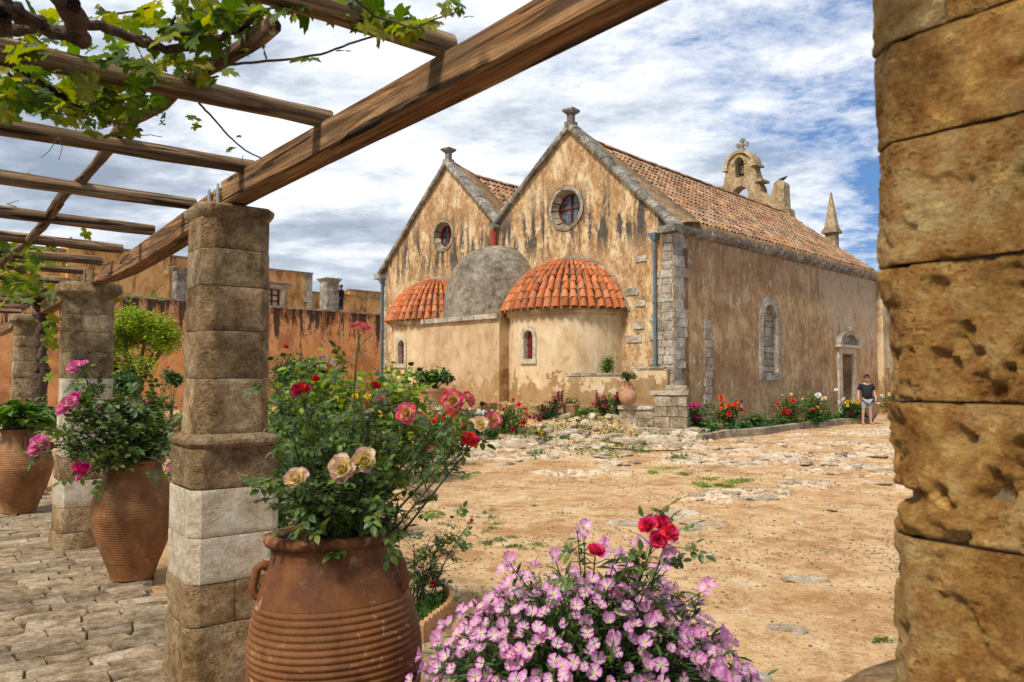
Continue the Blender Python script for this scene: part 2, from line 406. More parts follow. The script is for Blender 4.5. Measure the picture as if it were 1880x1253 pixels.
def m_stone(name, dark, mid, light, pit=1.0, lich=.35, rscale=1.0, lichcol=(.20, .185, .15), tone=.25):
    s = N(name); p = s.pos()
    rn = s.rnd(); pv = s.n('ShaderNodeVectorMath', {0: p, 1: s.n('ShaderNodeCombineXYZ', {0: s.m('MULTIPLY', rn, 31), 1: s.m('MULTIPLY', rn, 17), 2: 0}).outputs[0]}, operation='ADD').outputs[0]
    w = s.noise(pv, 3.0 * rscale, 7, .65, .1); w2 = s.noise(pv, 14 * rscale, 8, .74, 0)
    c = s.ramp(w, [(.32, dark), (.5, mid), (.68, light)])
    c = s.mix(.85, c, s.ramp(w2, [(.36, (.15, .15, .15)), (.5, (.5, .5, .5)), (.64, (.88, .88, .88))]), 'SOFT_LIGHT')
    li = s.ramp(s.noise(pv, 4.5 * rscale, 9, .78, 0), [(.52, 0), (.63, 1)])
    c = s.mix(s.m('MULTIPLY', li, lich), c, lichcol)
    c = s.hsv(c, .5, 1, s.mr(rn, 0, 1, 1 - tone, 1 + tone))
    vs = s.n('ShaderNodeVectorMath', {0: pv, 1: s.n('ShaderNodeVectorMath', {0: s.noise(pv, 30 * rscale, 3, .6, 0, True), 3: .03}, operation='SCALE').outputs[0]}, operation='ADD').outputs[0]
    pgate = s.mr(s.noise(pv, 5 * rscale, 4), .42, .58, .0, .36)
    pits = s.m('MULTIPLY', s.m('SUBTRACT', s.voro(vs, 42 * rscale), s.m('SUBTRACT', pgate, .12)), 6.0, clamp=True)
    cav = s.ramp(s.noise(s.mapp(pv, (1, 1, 1.5)), 9 * rscale, 9, .74, 0), [(.28, 0), (.60, 1)])
    fg = s.noise(pv, 70 * rscale, 4, .8)
    c = s.mix(.55, c, s.ramp(fg, [(.33, .15), (.5, .5), (.66, .85)]), 'SOFT_LIGHT')
    c = s.mix(s.m('MULTIPLY', s.m('SUBTRACT', 1.0, pits), .22 * pit), c, (.10, .055, .025), 'MIX')
    h = s.m('ADD', s.m('ADD', s.m('MULTIPLY', w2, .8), s.m('MULTIPLY', pits, .45 * pit)), s.m('ADD', s.m('MULTIPLY', cav, .8 * pit), s.m('MULTIPLY', fg, .35)))
    return s.out(c, .9, s.bump(h, 1.0, .024 / rscale ** .5), .15)
def m_tile(name, cols, lich=.0, lichcol=(.25, .22, .16)):
    s = N(name); p = s.pos(); rn = s.island() if name.endswith('joined') else s.rnd()
    c = s.ramp(rn, [(i / (len(cols) - 1), cc) for i, cc in enumerate(cols)])
    w = s.noise(p, 5, 6, .7)
    c = s.mix(.45, c, s.ramp(w, [(.3, (.25, .25, .25)), (.7, (.8, .8, .8))]), 'SOFT_LIGHT')
    if lich:
        li = s.ramp(s.noise(p, 2.3, 7, .78), [(.46, 0), (.6, lich)])
        c = s.mix(li, c, lichcol)
    return s.out(c, .85, s.bump(s.noise(p, 40, 4), .4, .01), .2)
def m_simple(name, col, rough=.8, var=.25, sc=6, bump=.3, bd=.01, spec=.3, metal=0):
    s = N(name); p = s.pos(); w = s.noise(p, sc, 6, .65)
    c = s.mix(1.0, col, s.ramp(w, [(.3, 1 - var), (.7, 1 + var * .6)]), 'MULTIPLY')
    return s.out(c, rough, s.bump(s.noise(p, sc * 5, 4), bump, bd), spec, metal=metal)
def m_wood(name, dark, mid, light, axis):
    """axis: direction of the grain in world"""
    s = N(name); p = s.pos(); a = math.atan2(axis[1], axis[0])
    q = s.mapp(p, (1, 1, 1), (0, 0, 0), (0, 0, -a))
    # stretched along the grain
    g = s.noise(s.mapp(q, (1.2, 30, 30)), 1.0, 6, .65, 1.2); g2 = s.noise(s.mapp(q, (.6, 9, 9)), 1.0, 6, .7, .6)
    c = s.ramp(g, [(.38, dark), (.5, mid), (.62, light)])
    c = s.mix(.8, c, s.ramp(g2, [(.35, (.2, .2, .2)), (.65, (.8, .8, .8))]), 'SOFT_LIGHT')
    gray = s.ramp(s.noise(s.mapp(q, (1, 2.4, 2.4)), 2.1, 6, .7), [(.42, 0), (.62, .6)])
    c = s.mix(gray, c, (.12, .078, .045))
    crack = s.ramp(s.noise(s.mapp(q, (.8, 16, 16), (4, 2, 1)), 1, 3, .5, .8), [(.365, 0), (.385, 1)])
    c = s.mix(s.m('MULTIPLY', s.m('SUBTRACT', 1.0, crack), .85), c, (.012, .008, .005))
    kn = s.voro(s.mapp(q, (2.2, 7, 7)), 1.0)
    c = s.mix(s.ramp(kn, [(.06, .8), (.14, 0)]), c, (.03, .017, .008))
    h = s.m('ADD', s.m('MULTIPLY', g, .8), s.m('ADD', s.m('MULTIPLY', crack, 1.2), s.m('MULTIPLY', g2, .6)))
    return s.out(c, .85, s.bump(h, 1.0, .014), .15)
def m_leaf(name, dark, mid, light, trans=.3, back=None, rough=.5, spec=.35, tr_col=None):
    s = N(name); p = s.pos()
    r1 = s.island(); r2 = s.rnd(); r = s.m('FRACT', s.m('ADD', r1, s.m('MULTIPLY', r2, 3.7)))
    c = s.ramp(r, [(0, dark), (.5, mid), (.85, light), (1, mid)])
    cl = s.noise(p, 2.1, 3); c = s.hsv(c, .5, 1, s.mr(cl, .3, .7, .7, 1.3))
    vein = s.noise(p, 60, 2); c = s.mix(.2, c, s.ramp(vein, [(.3, .2), (.7, .8)]), 'SOFT_LIGHT')
    tc = tr_col if tr_col is not None else s.hsv(c, .485, 1.15, 1.9)
    return s.out(c, rough, s.bump(vein, .25, .004), spec, trans=trans, tcol=tc)
def m_petal(name, stops, trans=.3, hue=.02):
    """stops over the petal's own gradient, tint 0 at the heart and 1 at the rim"""
    s = N(name); t = s.attr('tint'); p = s.pos()
    t2 = s.m('ADD', t, s.m('MULTIPLY', s.m('SUBTRACT', s.noise(p, 70, 3), .5), .35))
    c = s.ramp(t2, stops)
    r = s.m('FRACT', s.m('ADD', s.m('MULTIPLY', s.island(), 1.0), s.m('MULTIPLY', s.rnd(), 5.3)))
    c = s.hsv(c, s.mr(r, 0, 1, .5 - hue, .5 + hue), 1, s.mr(r, 0, 1, .82, 1.12))
    return s.out(c, .55, s.bump(s.noise(p, 90, 2), .2, .003), .25, trans=trans)

M = {}
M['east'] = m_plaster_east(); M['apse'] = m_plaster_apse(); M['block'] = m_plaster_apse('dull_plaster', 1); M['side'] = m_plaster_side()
M['orange'] = m_orange(); M['orange_up'] = m_orange_upper()
M['column'] = m_stone('column_stone', (.20, .118, .05), (.44, .275, .125), (.62, .44, .25), 1.0, .28, 1.0, (.13, .115, .075), .16)
M['column_dark'] = m_stone('weathered_column_stone', (.16, .108, .052), (.38, .255, .12), (.55, .41, .24), .8, .42, 1.0, (.09, .085, .06), .18)
M['column_low'] = m_stone('honeycombed_stone', (.22, .12, .046), (.46, .285, .13), (.62, .44, .25), 1.5, .30, 1.1, (.09, .075, .05), .12)
M['newstone'] = m_stone('new_cut_stone', (.54, .41, .26), (.64, .51, .34), (.70, .58, .41), .10, .15, .7, (.36, .28, .18), .08)
M['pier'] = m_stone('golden_pier_stone', (.26, .105, .022), (.60, .30, .078), (.76, .49, .20), 1.3, .10, 1.6, (.30, .22, .13), .08)
M['quoin'] = m_stone('grey_quoin_stone', (.24, .19, .13), (.44, .37, .27), (.62, .54, .42), .7, .5, .7, (.12, .11, .10), .22)
M['patch'] = m_stone('exposed_rubble', (.28, .22, .15), (.46, .38, .27), (.60, .52, .40), .8, .3, .8, (.16, .14, .11), .15)
M['coping'] = m_stone('lichened_coping', (.13, .11, .08), (.26, .225, .17), (.44, .39, .31), .8, .6, .7, (.055, .05, .045), .25)
M['mortar'] = m_stone('brown_mortar', (.17, .095, .04), (.28, .165, .075), (.36, .23, .115), .5, .35, .5, (.13, .10, .07), .05)
M['grey_dome'] = m_stone('grey_dome_render', (.13, .105, .075), (.235, .195, .14), (.33, .28, .21), .6, .35, .35, (.42, .29, .14), .05)
M['masonry'] = m_stone('well_masonry', (.20, .145, .085), (.40, .31, .20), (.56, .46, .33), .9, .45, .8, (.10, .09, .07), .2)
M['rock'] = m_stone('limestone_rock', (.26, .17, .095), (.52, .40, .26), (.70, .59, .45), 1.0, .40, .9, (.20, .15, .095), .18)
M['yrock'] = m_stone('yellow_lichen_rock', (.36, .19, .05), (.55, .33, .10), (.62, .48, .30), .8, .3, .9, (.25, .2, .15), .2)
M['paver'] = m_stone('paving_stone', (.20, .13, .066), (.42, .30, .175), (.58, .46, .31), .8, .35, 1.3, (.15, .11, .065), .22)
M['grout'] = m_simple('earth_joint', (.085, .058, .032), .95, .5, 8, .7, .01)
M['core'] = m_simple('joint_mortar', (.22, .145, .075), .95, .4, 12, .6, .01)
M['bell'] = m_stone('belfry_stone', (.22, .14, .065), (.42, .29, .15), (.55, .42, .26), .9, .5, .5, (.12, .10, .075), .08)
M['pan'] = m_simple('dark_pan_tiles', (.13, .075, .045), .95, .5, 5, .6, .02)
M['tile_new'] = m_tile('orange_tile', [(.30, .075, .022), (.50, .14, .038), (.42, .105, .03), (.60, .21, .075), (.48, .13, .036), (.27, .085, .035), (.54, .19, .08)], .4, (.30, .17, .10))
OLD = [(.11, .065, .042), (.31, .145, .062), (.46, .225, .092), (.17, .095, .055), (.55, .33, .165), (.26, .165, .095), (.40, .28, .18), (.38, .145, .055), (.49, .26, .115), (.14, .09, .06)]
M['tile_old'] = m_tile('old_tile', OLD, .55, (.15, .115, .075))
M['tile_old_joined'] = m_tile('old_tile_joined', OLD, .55, (.15, .115, .075))
PD = (-.615, .789); QD = (-.789, -.615)
M['beam'] = m_wood('sawn_beam_wood', (.09, .040, .014), (.25, .118, .042), (.42, .23, .095), PD)
M['pole'] = m_wood('peeled_pole_wood', (.07, .038, .018), (.23, .135, .065), (.42, .28, .15), QD)
M['pole_long'] = m_wood('peeled_long_pole_wood', (.09, .05, .03), (.26, .15, .08), (.42, .28, .16), PD)
M['bark'] = m_wood('vine_bark', (.03, .018, .01), (.09, .055, .033), (.17, .11, .068), (0.2, 1))
M['trunk'] = m_simple('tree_bark', (.09, .06, .04), .9, .5, 9, .8, .02)
M['stem'] = m_simple('rose_cane', (.06, .09, .025), .7, .4, 20, .2)
M['twig'] = m_simple('woody_twig', (.11, .07, .035), .85, .4, 20, .3)
M['zinc'] = m_simple('galvanised_strap', (.36, .38, .38), .5, .2, 20, .2, .003, .5, .5)
M['pipe'] = m_simple('blue_grey_pipe', (.12, .165, .18), .55, .3, 6, .15, .004, .4)
M['redpipe'] = m_simple('red_pipe', (.34, .055, .02), .7, .3, 8)
M['redwood'] = m_simple('dark_red_wood', (.16, .018, .014), .6, .3, 10, .2)
M['frame_stone'] = m_stone('window_surround_stone', (.38, .29, .18), (.54, .45, .31), (.62, .54, .40), .3, .25, .8, (.25, .2, .14), .06)
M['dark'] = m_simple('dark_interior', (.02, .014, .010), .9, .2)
M['soil'] = m_simple('bed_soil', (.15, .085, .045), .95, .5, 4, .9, .03)
M['hose'] = m_simple('black_hose', (.02, .02, .02), .6, .1)
s = N('window_glass'); M['glass'] = s.out(s.ramp(s.noise(s.pos(), 5, 5), [(.4, (.04, .045, .05)), (.6, (.14, .15, .15))]), .12, None, .6)
s = N('bronze'); M['bronze'] = s.out((.05, .055, .05), .5, None, .5, metal=.6)
def m_terra(name, base, dark, light, band=True):
    s = N(name); o = s.obj(); p = s.pos()
    w = s.noise(s.mapp(o, (1, 1, .8)), 3.2, 7, .66, .4); c = s.ramp(w, [(.32, dark), (.5, base), (.68, light)])
    st = s.ramp(s.noise(s.mapp(o, (5, 5, .7)), 2.0, 5, .6), [(.5, 0), (.7, .5)]); c = s.mix(st, c, dark)
    fl = s.m('MULTIPLY', s.ramp(s.noise(o, 22, 5, .65, .6), [(.60, 0), (.63, .65)]), s.ramp(s.noise(o, 3.1, 3), [(.46, 0), (.56, 1)]))
    c = s.mix(fl, c, (.50, .28, .17))
    f = s.noise(o, 90, 4, .7)
    c = s.mix(.3, c, s.ramp(f, [(.3, .2), (.7, .8)]), 'SOFT_LIGHT')
    return s.out(c, .68, s.bump(s.m('ADD', f, s.m('MULTIPLY', s.noise(o, 12, 5), .8)), .35, .006), .3)
M['pithos'] = m_terra('brown_terracotta', (.20, .070, .016), (.09, .029, .008), (.29, .118, .033))
M['pithos2'] = m_terra('banded_terracotta', (.28, .115, .036), (.14, .055, .017), (.39, .19, .072))
M['pot'] = m_terra('pale_terracotta', (.46, .235, .125), (.30, .14, .07), (.55, .32, .19))
M['edging'] = m_terra('ochre_terracotta', (.52, .26, .085), (.36, .17, .05), (.62, .37, .16))
M['rose_leaf'] = m_leaf('rose_leaf', (.038, .072, .014), (.080, .130, .022), (.17, .215, .035), .2, rough=.42, spec=.4)
M['rose_leaf2'] = m_leaf('light_rose_leaf', (.025, .06, .014), (.05, .10, .02), (.12, .17, .03), .25)
M['vine_leaf'] = m_leaf('vine_leaf', (.045, .09, .012), (.10, .16, .02), (.24, .24, .025), .5)
M['citrus'] = m_leaf('yellow_green_leaf', (.09, .17, .012), (.20, .30, .018), (.34, .38, .03), .3)
M['dark_leaf'] = m_leaf('dark_green_leaf', (.018, .055, .012), (.035, .10, .018), (.06, .15, .022), .2)
M['mid_leaf'] = m_leaf('mid_green_leaf', (.035, .08, .012), (.07, .14, .02), (.14, .22, .03), .28)
M['lime_leaf'] = m_leaf('lime_leaf', (.08, .15, .015), (.15, .24, .025), (.30, .34, .05), .35)
M['prim_leaf'] = m_leaf('primrose_leaf', (.03, .065, .015), (.055, .11, .022), (.13, .17, .04), .25)
M['grape'] = m_simple('green_grape', (.14, .22, .04), .5, .3, 30)
PK = (.82, .06, .16)
M['p_pinkyel'] = m_petal('pink_edged_yellow_petal', [(.0, (.88, .55, .06)), (.62, (.95, .78, .28)), (.80, (.95, .52, .36)), (.95, (.90, .06, .17))])
M['p_cream'] = m_petal('cream_pink_petal', [(.0, (.92, .58, .06)), (.75, (.98, .84, .30)), (.92, (.98, .76, .52)), (1, (.94, .48, .44))])
M['p_redyel'] = m_petal('red_petal_yellow_heart', [(.0, (.85, .42, .06)), (.35, (.85, .28, .08)), (.6, (.78, .03, .05)), (1, (.62, .012, .06))])
M['p_red'] = m_petal('red_petal', [(0, (.50, .006, .012)), (1, (.78, .02, .03))])
M['p_crimson'] = m_petal('crimson_petal', [(0, (.75, .30, .32)), (.3, (.66, .02, .08)), (1, (.86, .05, .17))])
M['p_orange'] = m_petal('orange_petal', [(0, (.85, .30, .02)), (.6, (.88, .13, .01)), (1, (.80, .04, .01))])
M['p_yellow'] = m_petal('yellow_petal', [(0, (.80, .40, .01)), (1, (.88, .62, .03))])
M['p_white'] = m_petal('white_petal', [(0, (.80, .74, .45)), (.4, (.86, .85, .78)), (1, (.88, .86, .84))])
M['p_magenta'] = m_petal('magenta_petal', [(0, (.60, .02, .20)), (1, (.75, .03, .25))])
M['p_maroon'] = m_petal('dark_red_petal', [(0, (.20, .006, .03)), (1, (.36, .012, .07))])
M['p_pinkwhite'] = m_petal('striped_pink_petal', [(0, (.92, .82, .80)), (.45, (.92, .70, .76)), (.75, (.88, .32, .50)), (1, (.84, .16, .38))])
M['p_mauve'] = m_petal('mauve_petal', [(0, (.55, .35, .10)), (.3, (.70, .50, .72)), (1, (.62, .38, .68))])
M['p_prim'] = m_petal('evening_primrose_petal', [(.0, (.82, .76, .08)), (.20, (.88, .86, .42)), (.34, (.90, .66, .78)), (.7, (.86, .42, .66)), (1, (.80, .26, .58))], .42)
M['stamen'] = m_simple('yellow_stamen', (.80, .66, .12), .7, .1)

# ------------------------------------------------------------------ plant templates (V, F, tint)
def petal_grid(w, l, cup, curl, nu=3, nv=3, base=.02, twist=0):
    """one petal from the origin along +x, opening by curl; returns V, F, T"""
    V = []; T = []; Fc = []
    for i in range(nv + 1):
        t = i / nv
        ww = w * (math.sin(math.pi * min(1, .12 + t * .62)) ** .8)
        if t > .85: ww *= .86
        r = base + l * t
        ang = curl * t
        x = base + l * (math.sin(ang) / curl if abs(curl) > 1e-3 else t); z = l * ((1 - math.cos(ang)) / curl if abs(curl) > 1e-3 else 0)
        for j in range(nu + 1):
            a = (j / nu - .5) * 2
            V.append((x - abs(a) ** 2 * ww * .12, a * ww * .5, z + cup * (a * a) * ww)); T.append(min(1, t * 1.0 + .12 * abs(a)))
    for i in range(nv):
        for j in range(nu):
            k = i * (nu + 1) + j; Fc.append((k, k + 1, k + nu + 2, k + nu + 1))
    return np.array(V), Fc, T
def combine(parts):
    V = []; Fc = []; T = []
    for v, f, t in parts:
        b = len(V); V.extend([tuple(q) for q in v]); Fc.extend([tuple(i + b for i in g) for g in f]); T.extend(list(t))
    return V, Fc, T
def rotz(V, a): c, s_ = math.cos(a), math.sin(a); return np.asarray(V) @ np.array([[c, s_, 0], [-s_, c, 0], [0, 0, 1]])
def roty(V, a): c, s_ = math.cos(a), math.sin(a); return np.asarray(V) @ np.array([[c, 0, -s_], [0, 1, 0], [s_, 0, c]])
def rose_tmpl(seed, open_=1.0, layers=((6, 0.15, 1.0), (6, .5, .86), (5, .85, .68), (5, 1.15, .5), (3, 1.4, .36)), nu=3, nv=3):
    r = random.Random(seed); parts = []
    for li, (cnt, lift, sz) in enumerate(layers):
        for k in range(cnt):
            v, f, t = petal_grid(.62 * sz * r.uniform(.85, 1.1), .55 * sz * r.uniform(.9, 1.08), .28, .55 + r.uniform(-.25, .35), nu, nv, .02)
            # lift the petal, curled rim falls outwards on outer layers
            v[:, 2] -= (v[:, 0] ** 2) * (.45 if li < 2 else .1)
            v = roty(v, -(lift + r.uniform(-.14, .14)) * (1.35 - .35 * open_))
            v = rotz(v, 2 * math.pi * (k + .5 * li) / cnt + r.uniform(-.25, .25))
            v = v + np.array([0, 0, .03 * li])
            tt = [min(1, q * (1 if li < 3 else .75) + (.0 if li else .15)) for q in t]
            parts.append((v, f, tt))
    return combine(parts)
def small_rose(seed):
    return rose_tmpl(seed, 1.0, ((5, .2, 1.0), (5, .7, .8), (3, 1.2, .5)), 2, 2)
def bud_tmpl():
    return rose_tmpl(3, 0, ((4, 1.25, 1.0), (3, 1.45, .85)), 2, 3)
def prim_tmpl(seed, cupv):
    r = random.Random(seed); parts = []
    for k in range(4):
        V = []; T = []; Fc = []; nu, nv = 4, 3
        for i in range(nv + 1):
            t = i / nv
            for j in range(nu + 1):
                a = (j / nu - .5) * R(78) * (1 if t > .3 else .7)
                rr = .5 * t * (1 - .10 * (abs(j / nu - .5) * 2) ** 2) * (1.0 - (.10 if (j == 2 and t > .9) else 0))
                V.append((rr * math.cos(a), rr * math.sin(a), cupv * t ** 1.2 * .5 + .055 * math.sin(j * 2.1 + seed + k) * t + (.01 * k))); T.append(t)
        for i in range(nv):
            for j in range(nu):
                q = i * (nu + 1) + j; Fc.append((q, q + 1, q + nu + 2, q + nu + 1))
        v = rotz(V, k * math.pi / 2 + r.uniform(-.12, .12)); parts.append((v, Fc, T))
    for k in range(6):
        a = k * math.pi / 3; c, s_ = math.cos(a), math.sin(a); x = .13
        parts.append(([(0, 0, 0), (x * c, x * s_, .16), (x * c - .02 * s_, x * s_ + .02 * c, .19), (x * c * 1.15, x * s_ * 1.15, .15)], [(0, 1, 2), (1, 3, 2)], [0, 0, 0, 0]))
    return combine(parts)
def leaflet(l, w, fold=.25, droop=.25):
    xs = (0, .22, .5, .78, 1.0); ws = (0.02, .75, 1.0, .68, 0.02)
    V = []
    for x, q in zip(xs, ws):
        z = -droop * l * x * x
        V += [(x * l, -q * w / 2, z + fold * q * w / 2), (x * l, 0, z), (x * l, q * w / 2, z + fold * q * w / 2)]
    Fc = []
    for i in range(4):
        for j in range(2):
            k = i * 3 + j; Fc.append((k, k + 1, k + 4, k + 3))
    return np.array(V), Fc, [0] * len(V)
def rose_leaf_tmpl(seed=0):
    r = random.Random(seed); parts = []
    for (x, side) in ((.28, 1), (.28, -1), (.62, 1), (.62, -1), (.85, 0)):
        v, f, t = leaflet(.48 if side else .55, .32, .22, r.uniform(.1, .5))
        v = rotz(v, side * R(r.uniform(50, 72))) + np.array([x, 0, -.12 * x * x])
        parts.append((v, f, t))
    parts.append(([(0, -.008, 0), (0, .008, 0), (.88, .008, -.09), (.88, -.008, -.09)], [(0, 1, 2, 3)], [0] * 4))
    return combine(parts)
def simple_leaf(l=1, w=.45): return (np.array([(0, 0, 0), (.45 * l, -w / 2, .06), (l, 0, -.1), (.45 * l, w / 2, .06)]), [(0, 1, 2), (0, 2, 3)], [0] * 4)
def long_leaf(): 
    v, f, t = leaflet(1.0, .17, .3, .55); return (v, f, t)
def vine_leaf_tmpl(seed):
    r = random.Random(seed)
    # palmate outline with five lobes and teeth
    lob = [(-165, .30), (-150, .46), (-128, .50), (-112, .36), (-88, .62), (-70, .66), (-52, .60), (-34, .42), (-16, .78), (0, .92), (16, .78), (34, .42), (52, .60), (70, .66), (88, .62), (112, .36), (128, .50), (150, .46), (165, .30)]
    V = [(0, 0, 0)]; T = [0]
    for i, (a, rr) in enumerate(lob):
        rr *= r.uniform(.9, 1.1); x, y = rr * math.cos(R(a)), rr * math.sin(R(a))
        V.append((x + .0, y, -.18 * rr * rr + .07 * math.sin(a * .14 + seed))); T.append(1)
        if 0 < i < len(lob) - 1 or i == 0:
            if i < len(lob) - 1:
                a2, r2 = lob[i + 1]; am = (a + a2) / 2; rm = (rr + r2) / 2 * .88
                V.append((rm * math.cos(R(am)), rm * math.sin(R(am)), -.15 * rm * rm + .05)); T.append(1)
    Fc = [(0, i, i + 1) for i in range(1, len(V) - 1)]
    return V, Fc, T
T_ROSE = [rose_tmpl(i) for i in range(4)]; T_SROSE = [small_rose(i) for i in range(3)]; T_BUD = bud_tmpl()
T_PRIM = [prim_tmpl(0, .35), prim_tmpl(1, .75), prim_tmpl(2, .12), prim_tmpl(3, 1.7), prim_tmpl(4, .5)]
T_RLEAF = [rose_leaf_tmpl(i) for i in range(4)]; T_VINE = [vine_leaf_tmpl(i) for i in range(5)]
T_LEAF = simple_leaf(); T_LONG = long_leaf()
# ------------------------------------------------------------------ ground
def in_poly_blob(X, Y, cx, cy, rx, ry, ang=0.0):
    c, s_ = math.cos(ang), math.sin(ang); dx, dy = X - cx, Y - cy
    u = (dx * c + dy * s_) / rx; v = (-dx * s_ + dy * c) / ry
    return np.clip(1.25 - np.sqrt(u * u + v * v), 0, 1)
CA, SA = 4.4, -1.69          # first column: depth and x
def ground_h(X, Y):
    p = np.stack([X * .35, Y * .35, np.zeros_like(X)], -1)
    h = .035 * fbm(p, 3) + .012 * fbm(p * 6, 3)
    band = np.zeros_like(X)
    for cx, cy, rx, ry, a in ((4.2, 15.6, 4.8, 1.9, .05), (7.5, 14.2, 3.4, 1.5, .2), (9.5, 18.5, 3.6, 2.4, .2), (5.5, 18.6, 3.0, .9, .1), (-.3, 16.2, 2.2, 1.3, 0), (1.95, 8.9, .95, .8, .3), (3.2, 11.2, 1.3, .8, .2), (5.6, 12.4, 2.0, .8, .1), (-1.0, 18.2, 1.4, .9, 0), (11.5, 15.5, 3, 2, 0), (.9, 13.5, 2.0, .5, .0), (8.8, 22.4, 5, 1.0, .65), (3.4, 20.6, 4.4, .7, .1), (12.6, 25, 4.5, 1.4, .7), (4.7, 16.9, 5.5, .7, -.1), (7.8, 16.3, 4, .6, .1)):
        band = np.maximum(band, in_poly_blob(X, Y, cx, cy, rx, ry, a))
    q = np.stack([X * 1.1, Y * 1.5, np.zeros_like(X)], -1)
    n = fbm(q, 6, .62)
    rock = np.clip((n + band * .62 - .42) * 5, 0, 1) * np.clip(band * 6, 0, 1)
    rock = np.clip(rock * (1 + 1.1 * fbm(np.stack([X * 4, Y * 5, np.zeros_like(X)], -1), 4, .65)), 0, 1)
    strata = fbm(np.stack([X * 2.2 + 3, Y * 7, np.zeros_like(X)], -1), 5, .6)
    h = h + rock * (.03 + .075 * (strata + .35)) + rock * .04 * fbm(q * 4, 3)
    # the mound below the corner of the church
    md = in_poly_blob(X, Y, 2.3, 23.9, 3.4, 2.3, -.12)
    h = h + .55 * np.clip(md * 1.4, 0, 1) ** 1.2
    return h, rock
def axis_pts(lo, hi, d0, growth, start):
    out = [start]; d = d0
    while out[-1] < hi: out.append(out[-1] + d); d *= growth
    return out
ys = [-3.0]
while ys[-1] < 60: 
    y = ys[-1]; ys.append(y + (.18 if y < 3.2 else max(.028, .0052 * y)))
while ys[-1] < 1200: ys.append(ys[-1] * 1.25)
ys = np.array(ys)
nx = 520
tx = np.linspace(-1, 1, nx)
Yg = np.repeat(ys[:, None], nx, 1); Xg = tx[None, :] * (np.maximum(Yg, 5) * .86 + 2.0)
Hh, RK = ground_h(Xg, Yg)
fade = np.clip((70 - Yg) / 20, 0, 1); Hh = Hh * fade; RK = RK * fade
# flatten below the paving
along = (Xg + 1.69) * QD[0] + (Yg - 4.4) * QD[1]
pav = np.clip((along + .25) * 6, 0, 1)
Hh = Hh * (1 - pav) - .004 * pav; RK = RK * (1 - pav)
sg = N('packed_earth'); o = sg.pos(); x_, y_, z_ = sg.sep(o)
w = sg.noise(o, .55, 7, .6, .4); w2 = sg.noise(sg.mapp(o, (1, .75, 1)), 2.6, 9, .74, 0); w3 = sg.noise(o, 30, 6, .75)
c = sg.ramp(w2, [(.36, (.38, .205, .085)), (.46, (.52, .315, .145)), (.56, (.60, .39, .195)), (.69, (.68, .50, .30))])
c = sg.mix(sg.ramp(w, [(.5, 0), (.64, .6)]), c, (.42, .21, .08))
peb = sg.voro(o, 38, 'F1', 0); pr = sg.voro(o, 38, 'F1', 1); prs = sg.sep(pr)
c = sg.mix(sg.m('MULTIPLY', sg.ramp(prs[0], [(.70, 0), (.80, 1)]), sg.ramp(peb, [(.28, .8), (.42, 0)])), c, sg.ramp(prs[1], [(0, (.20, .10, .05)), (.5, (.50, .38, .25)), (1, (.66, .58, .46))]))
w4 = sg.noise(o, 8, 8, .8)
c = sg.mix(.6, c, sg.ramp(w4, [(.36, .3), (.5, .5), (.64, .7)]), 'SOFT_LIGHT')
c = sg.mix(.6, c, sg.ramp(w3, [(.34, .25), (.66, .75)]), 'SOFT_LIGHT')
c = sg.mix(sg.ramp(sg.noise(o, .9, 9, .76), [(.53, 0), (.58, .7)]), c, (.34, .165, .06))
chalk = sg.m('MULTIPLY', sg.ramp(sg.noise(sg.mapp(o, (1, 1.3, 1), (2, 5, 0)), 1.5, 9, .74, .5), [(.61, 0), (.635, 1)]), .6)
c = sg.mix(chalk, c, (.62, .50, .36))
rk = sg.attr('rock'); rc = sg.ramp(sg.noise(sg.mapp(o, (1.5, 2.6, 4)), 3.2, 9, .78, .1), [(.36, (.22, .13, .065)), (.44, (.50, .34, .19)), (.54, (.66, .50, .33)), (.66, (.76, .64, .48))])
re = sg.ramp(sg.m('ADD', rk, sg.m('MULTIPLY', sg.m('SUBTRACT', w3, .5), 1.4)), [(.40, 0), (.60, 1)])
c = sg.mix(re, c, rc)
h = sg.m('ADD', sg.m('MULTIPLY', w3, .5), sg.m('ADD', sg.m('MULTIPLY', sg.ramp(peb, [(.1, 1), (.4, 0)]), .35), sg.m('MULTIPLY', w2, .8)))
M['ground'] = sg.out(c, .95, sg.bump(h, .9, .03), .1)
ny = len(ys)
V = np.stack([Xg, Yg, Hh], -1).reshape(-1, 3)
idx = np.arange(ny * nx).reshape(ny, nx)
Fq = np.stack([idx[:-1, :-1], idx[:-1, 1:], idx[1:, 1:], idx[1:, :-1]], -1).reshape(-1, 4)
me = mesh_np('courtyard_ground', V, Fq, M['ground'], None, True)
a = me.attributes.new('rock', 'FLOAT', 'POINT'); a.data.foreach_set('value', RK.reshape(-1).astype(np.float32))
ground = tag(mobj('courtyard_ground', me), 'sandy courtyard ground with pale outcrops of bedrock', None, None, 'structure')
def g_at(A, x, y):
    i = int(np.clip(np.searchsorted(ys, y) - 1, 0, ny - 2)); fy = min(1, max(0, (y - ys[i]) / (ys[i + 1] - ys[i]))); r = 0
    for k, w_ in ((i, 1 - fy), (i + 1, fy)):
        u = (x / (max(ys[k], 5) * .86 + 2.0) + 1) / 2 * (nx - 1); j = int(min(max(u, 0), nx - 2)); fx = min(1, max(0, u - j)); r += w_ * (A[k, j] * (1 - fx) + A[k, j + 1] * fx)
    return float(r)
def gh(x, y): return g_at(Hh, x, y)

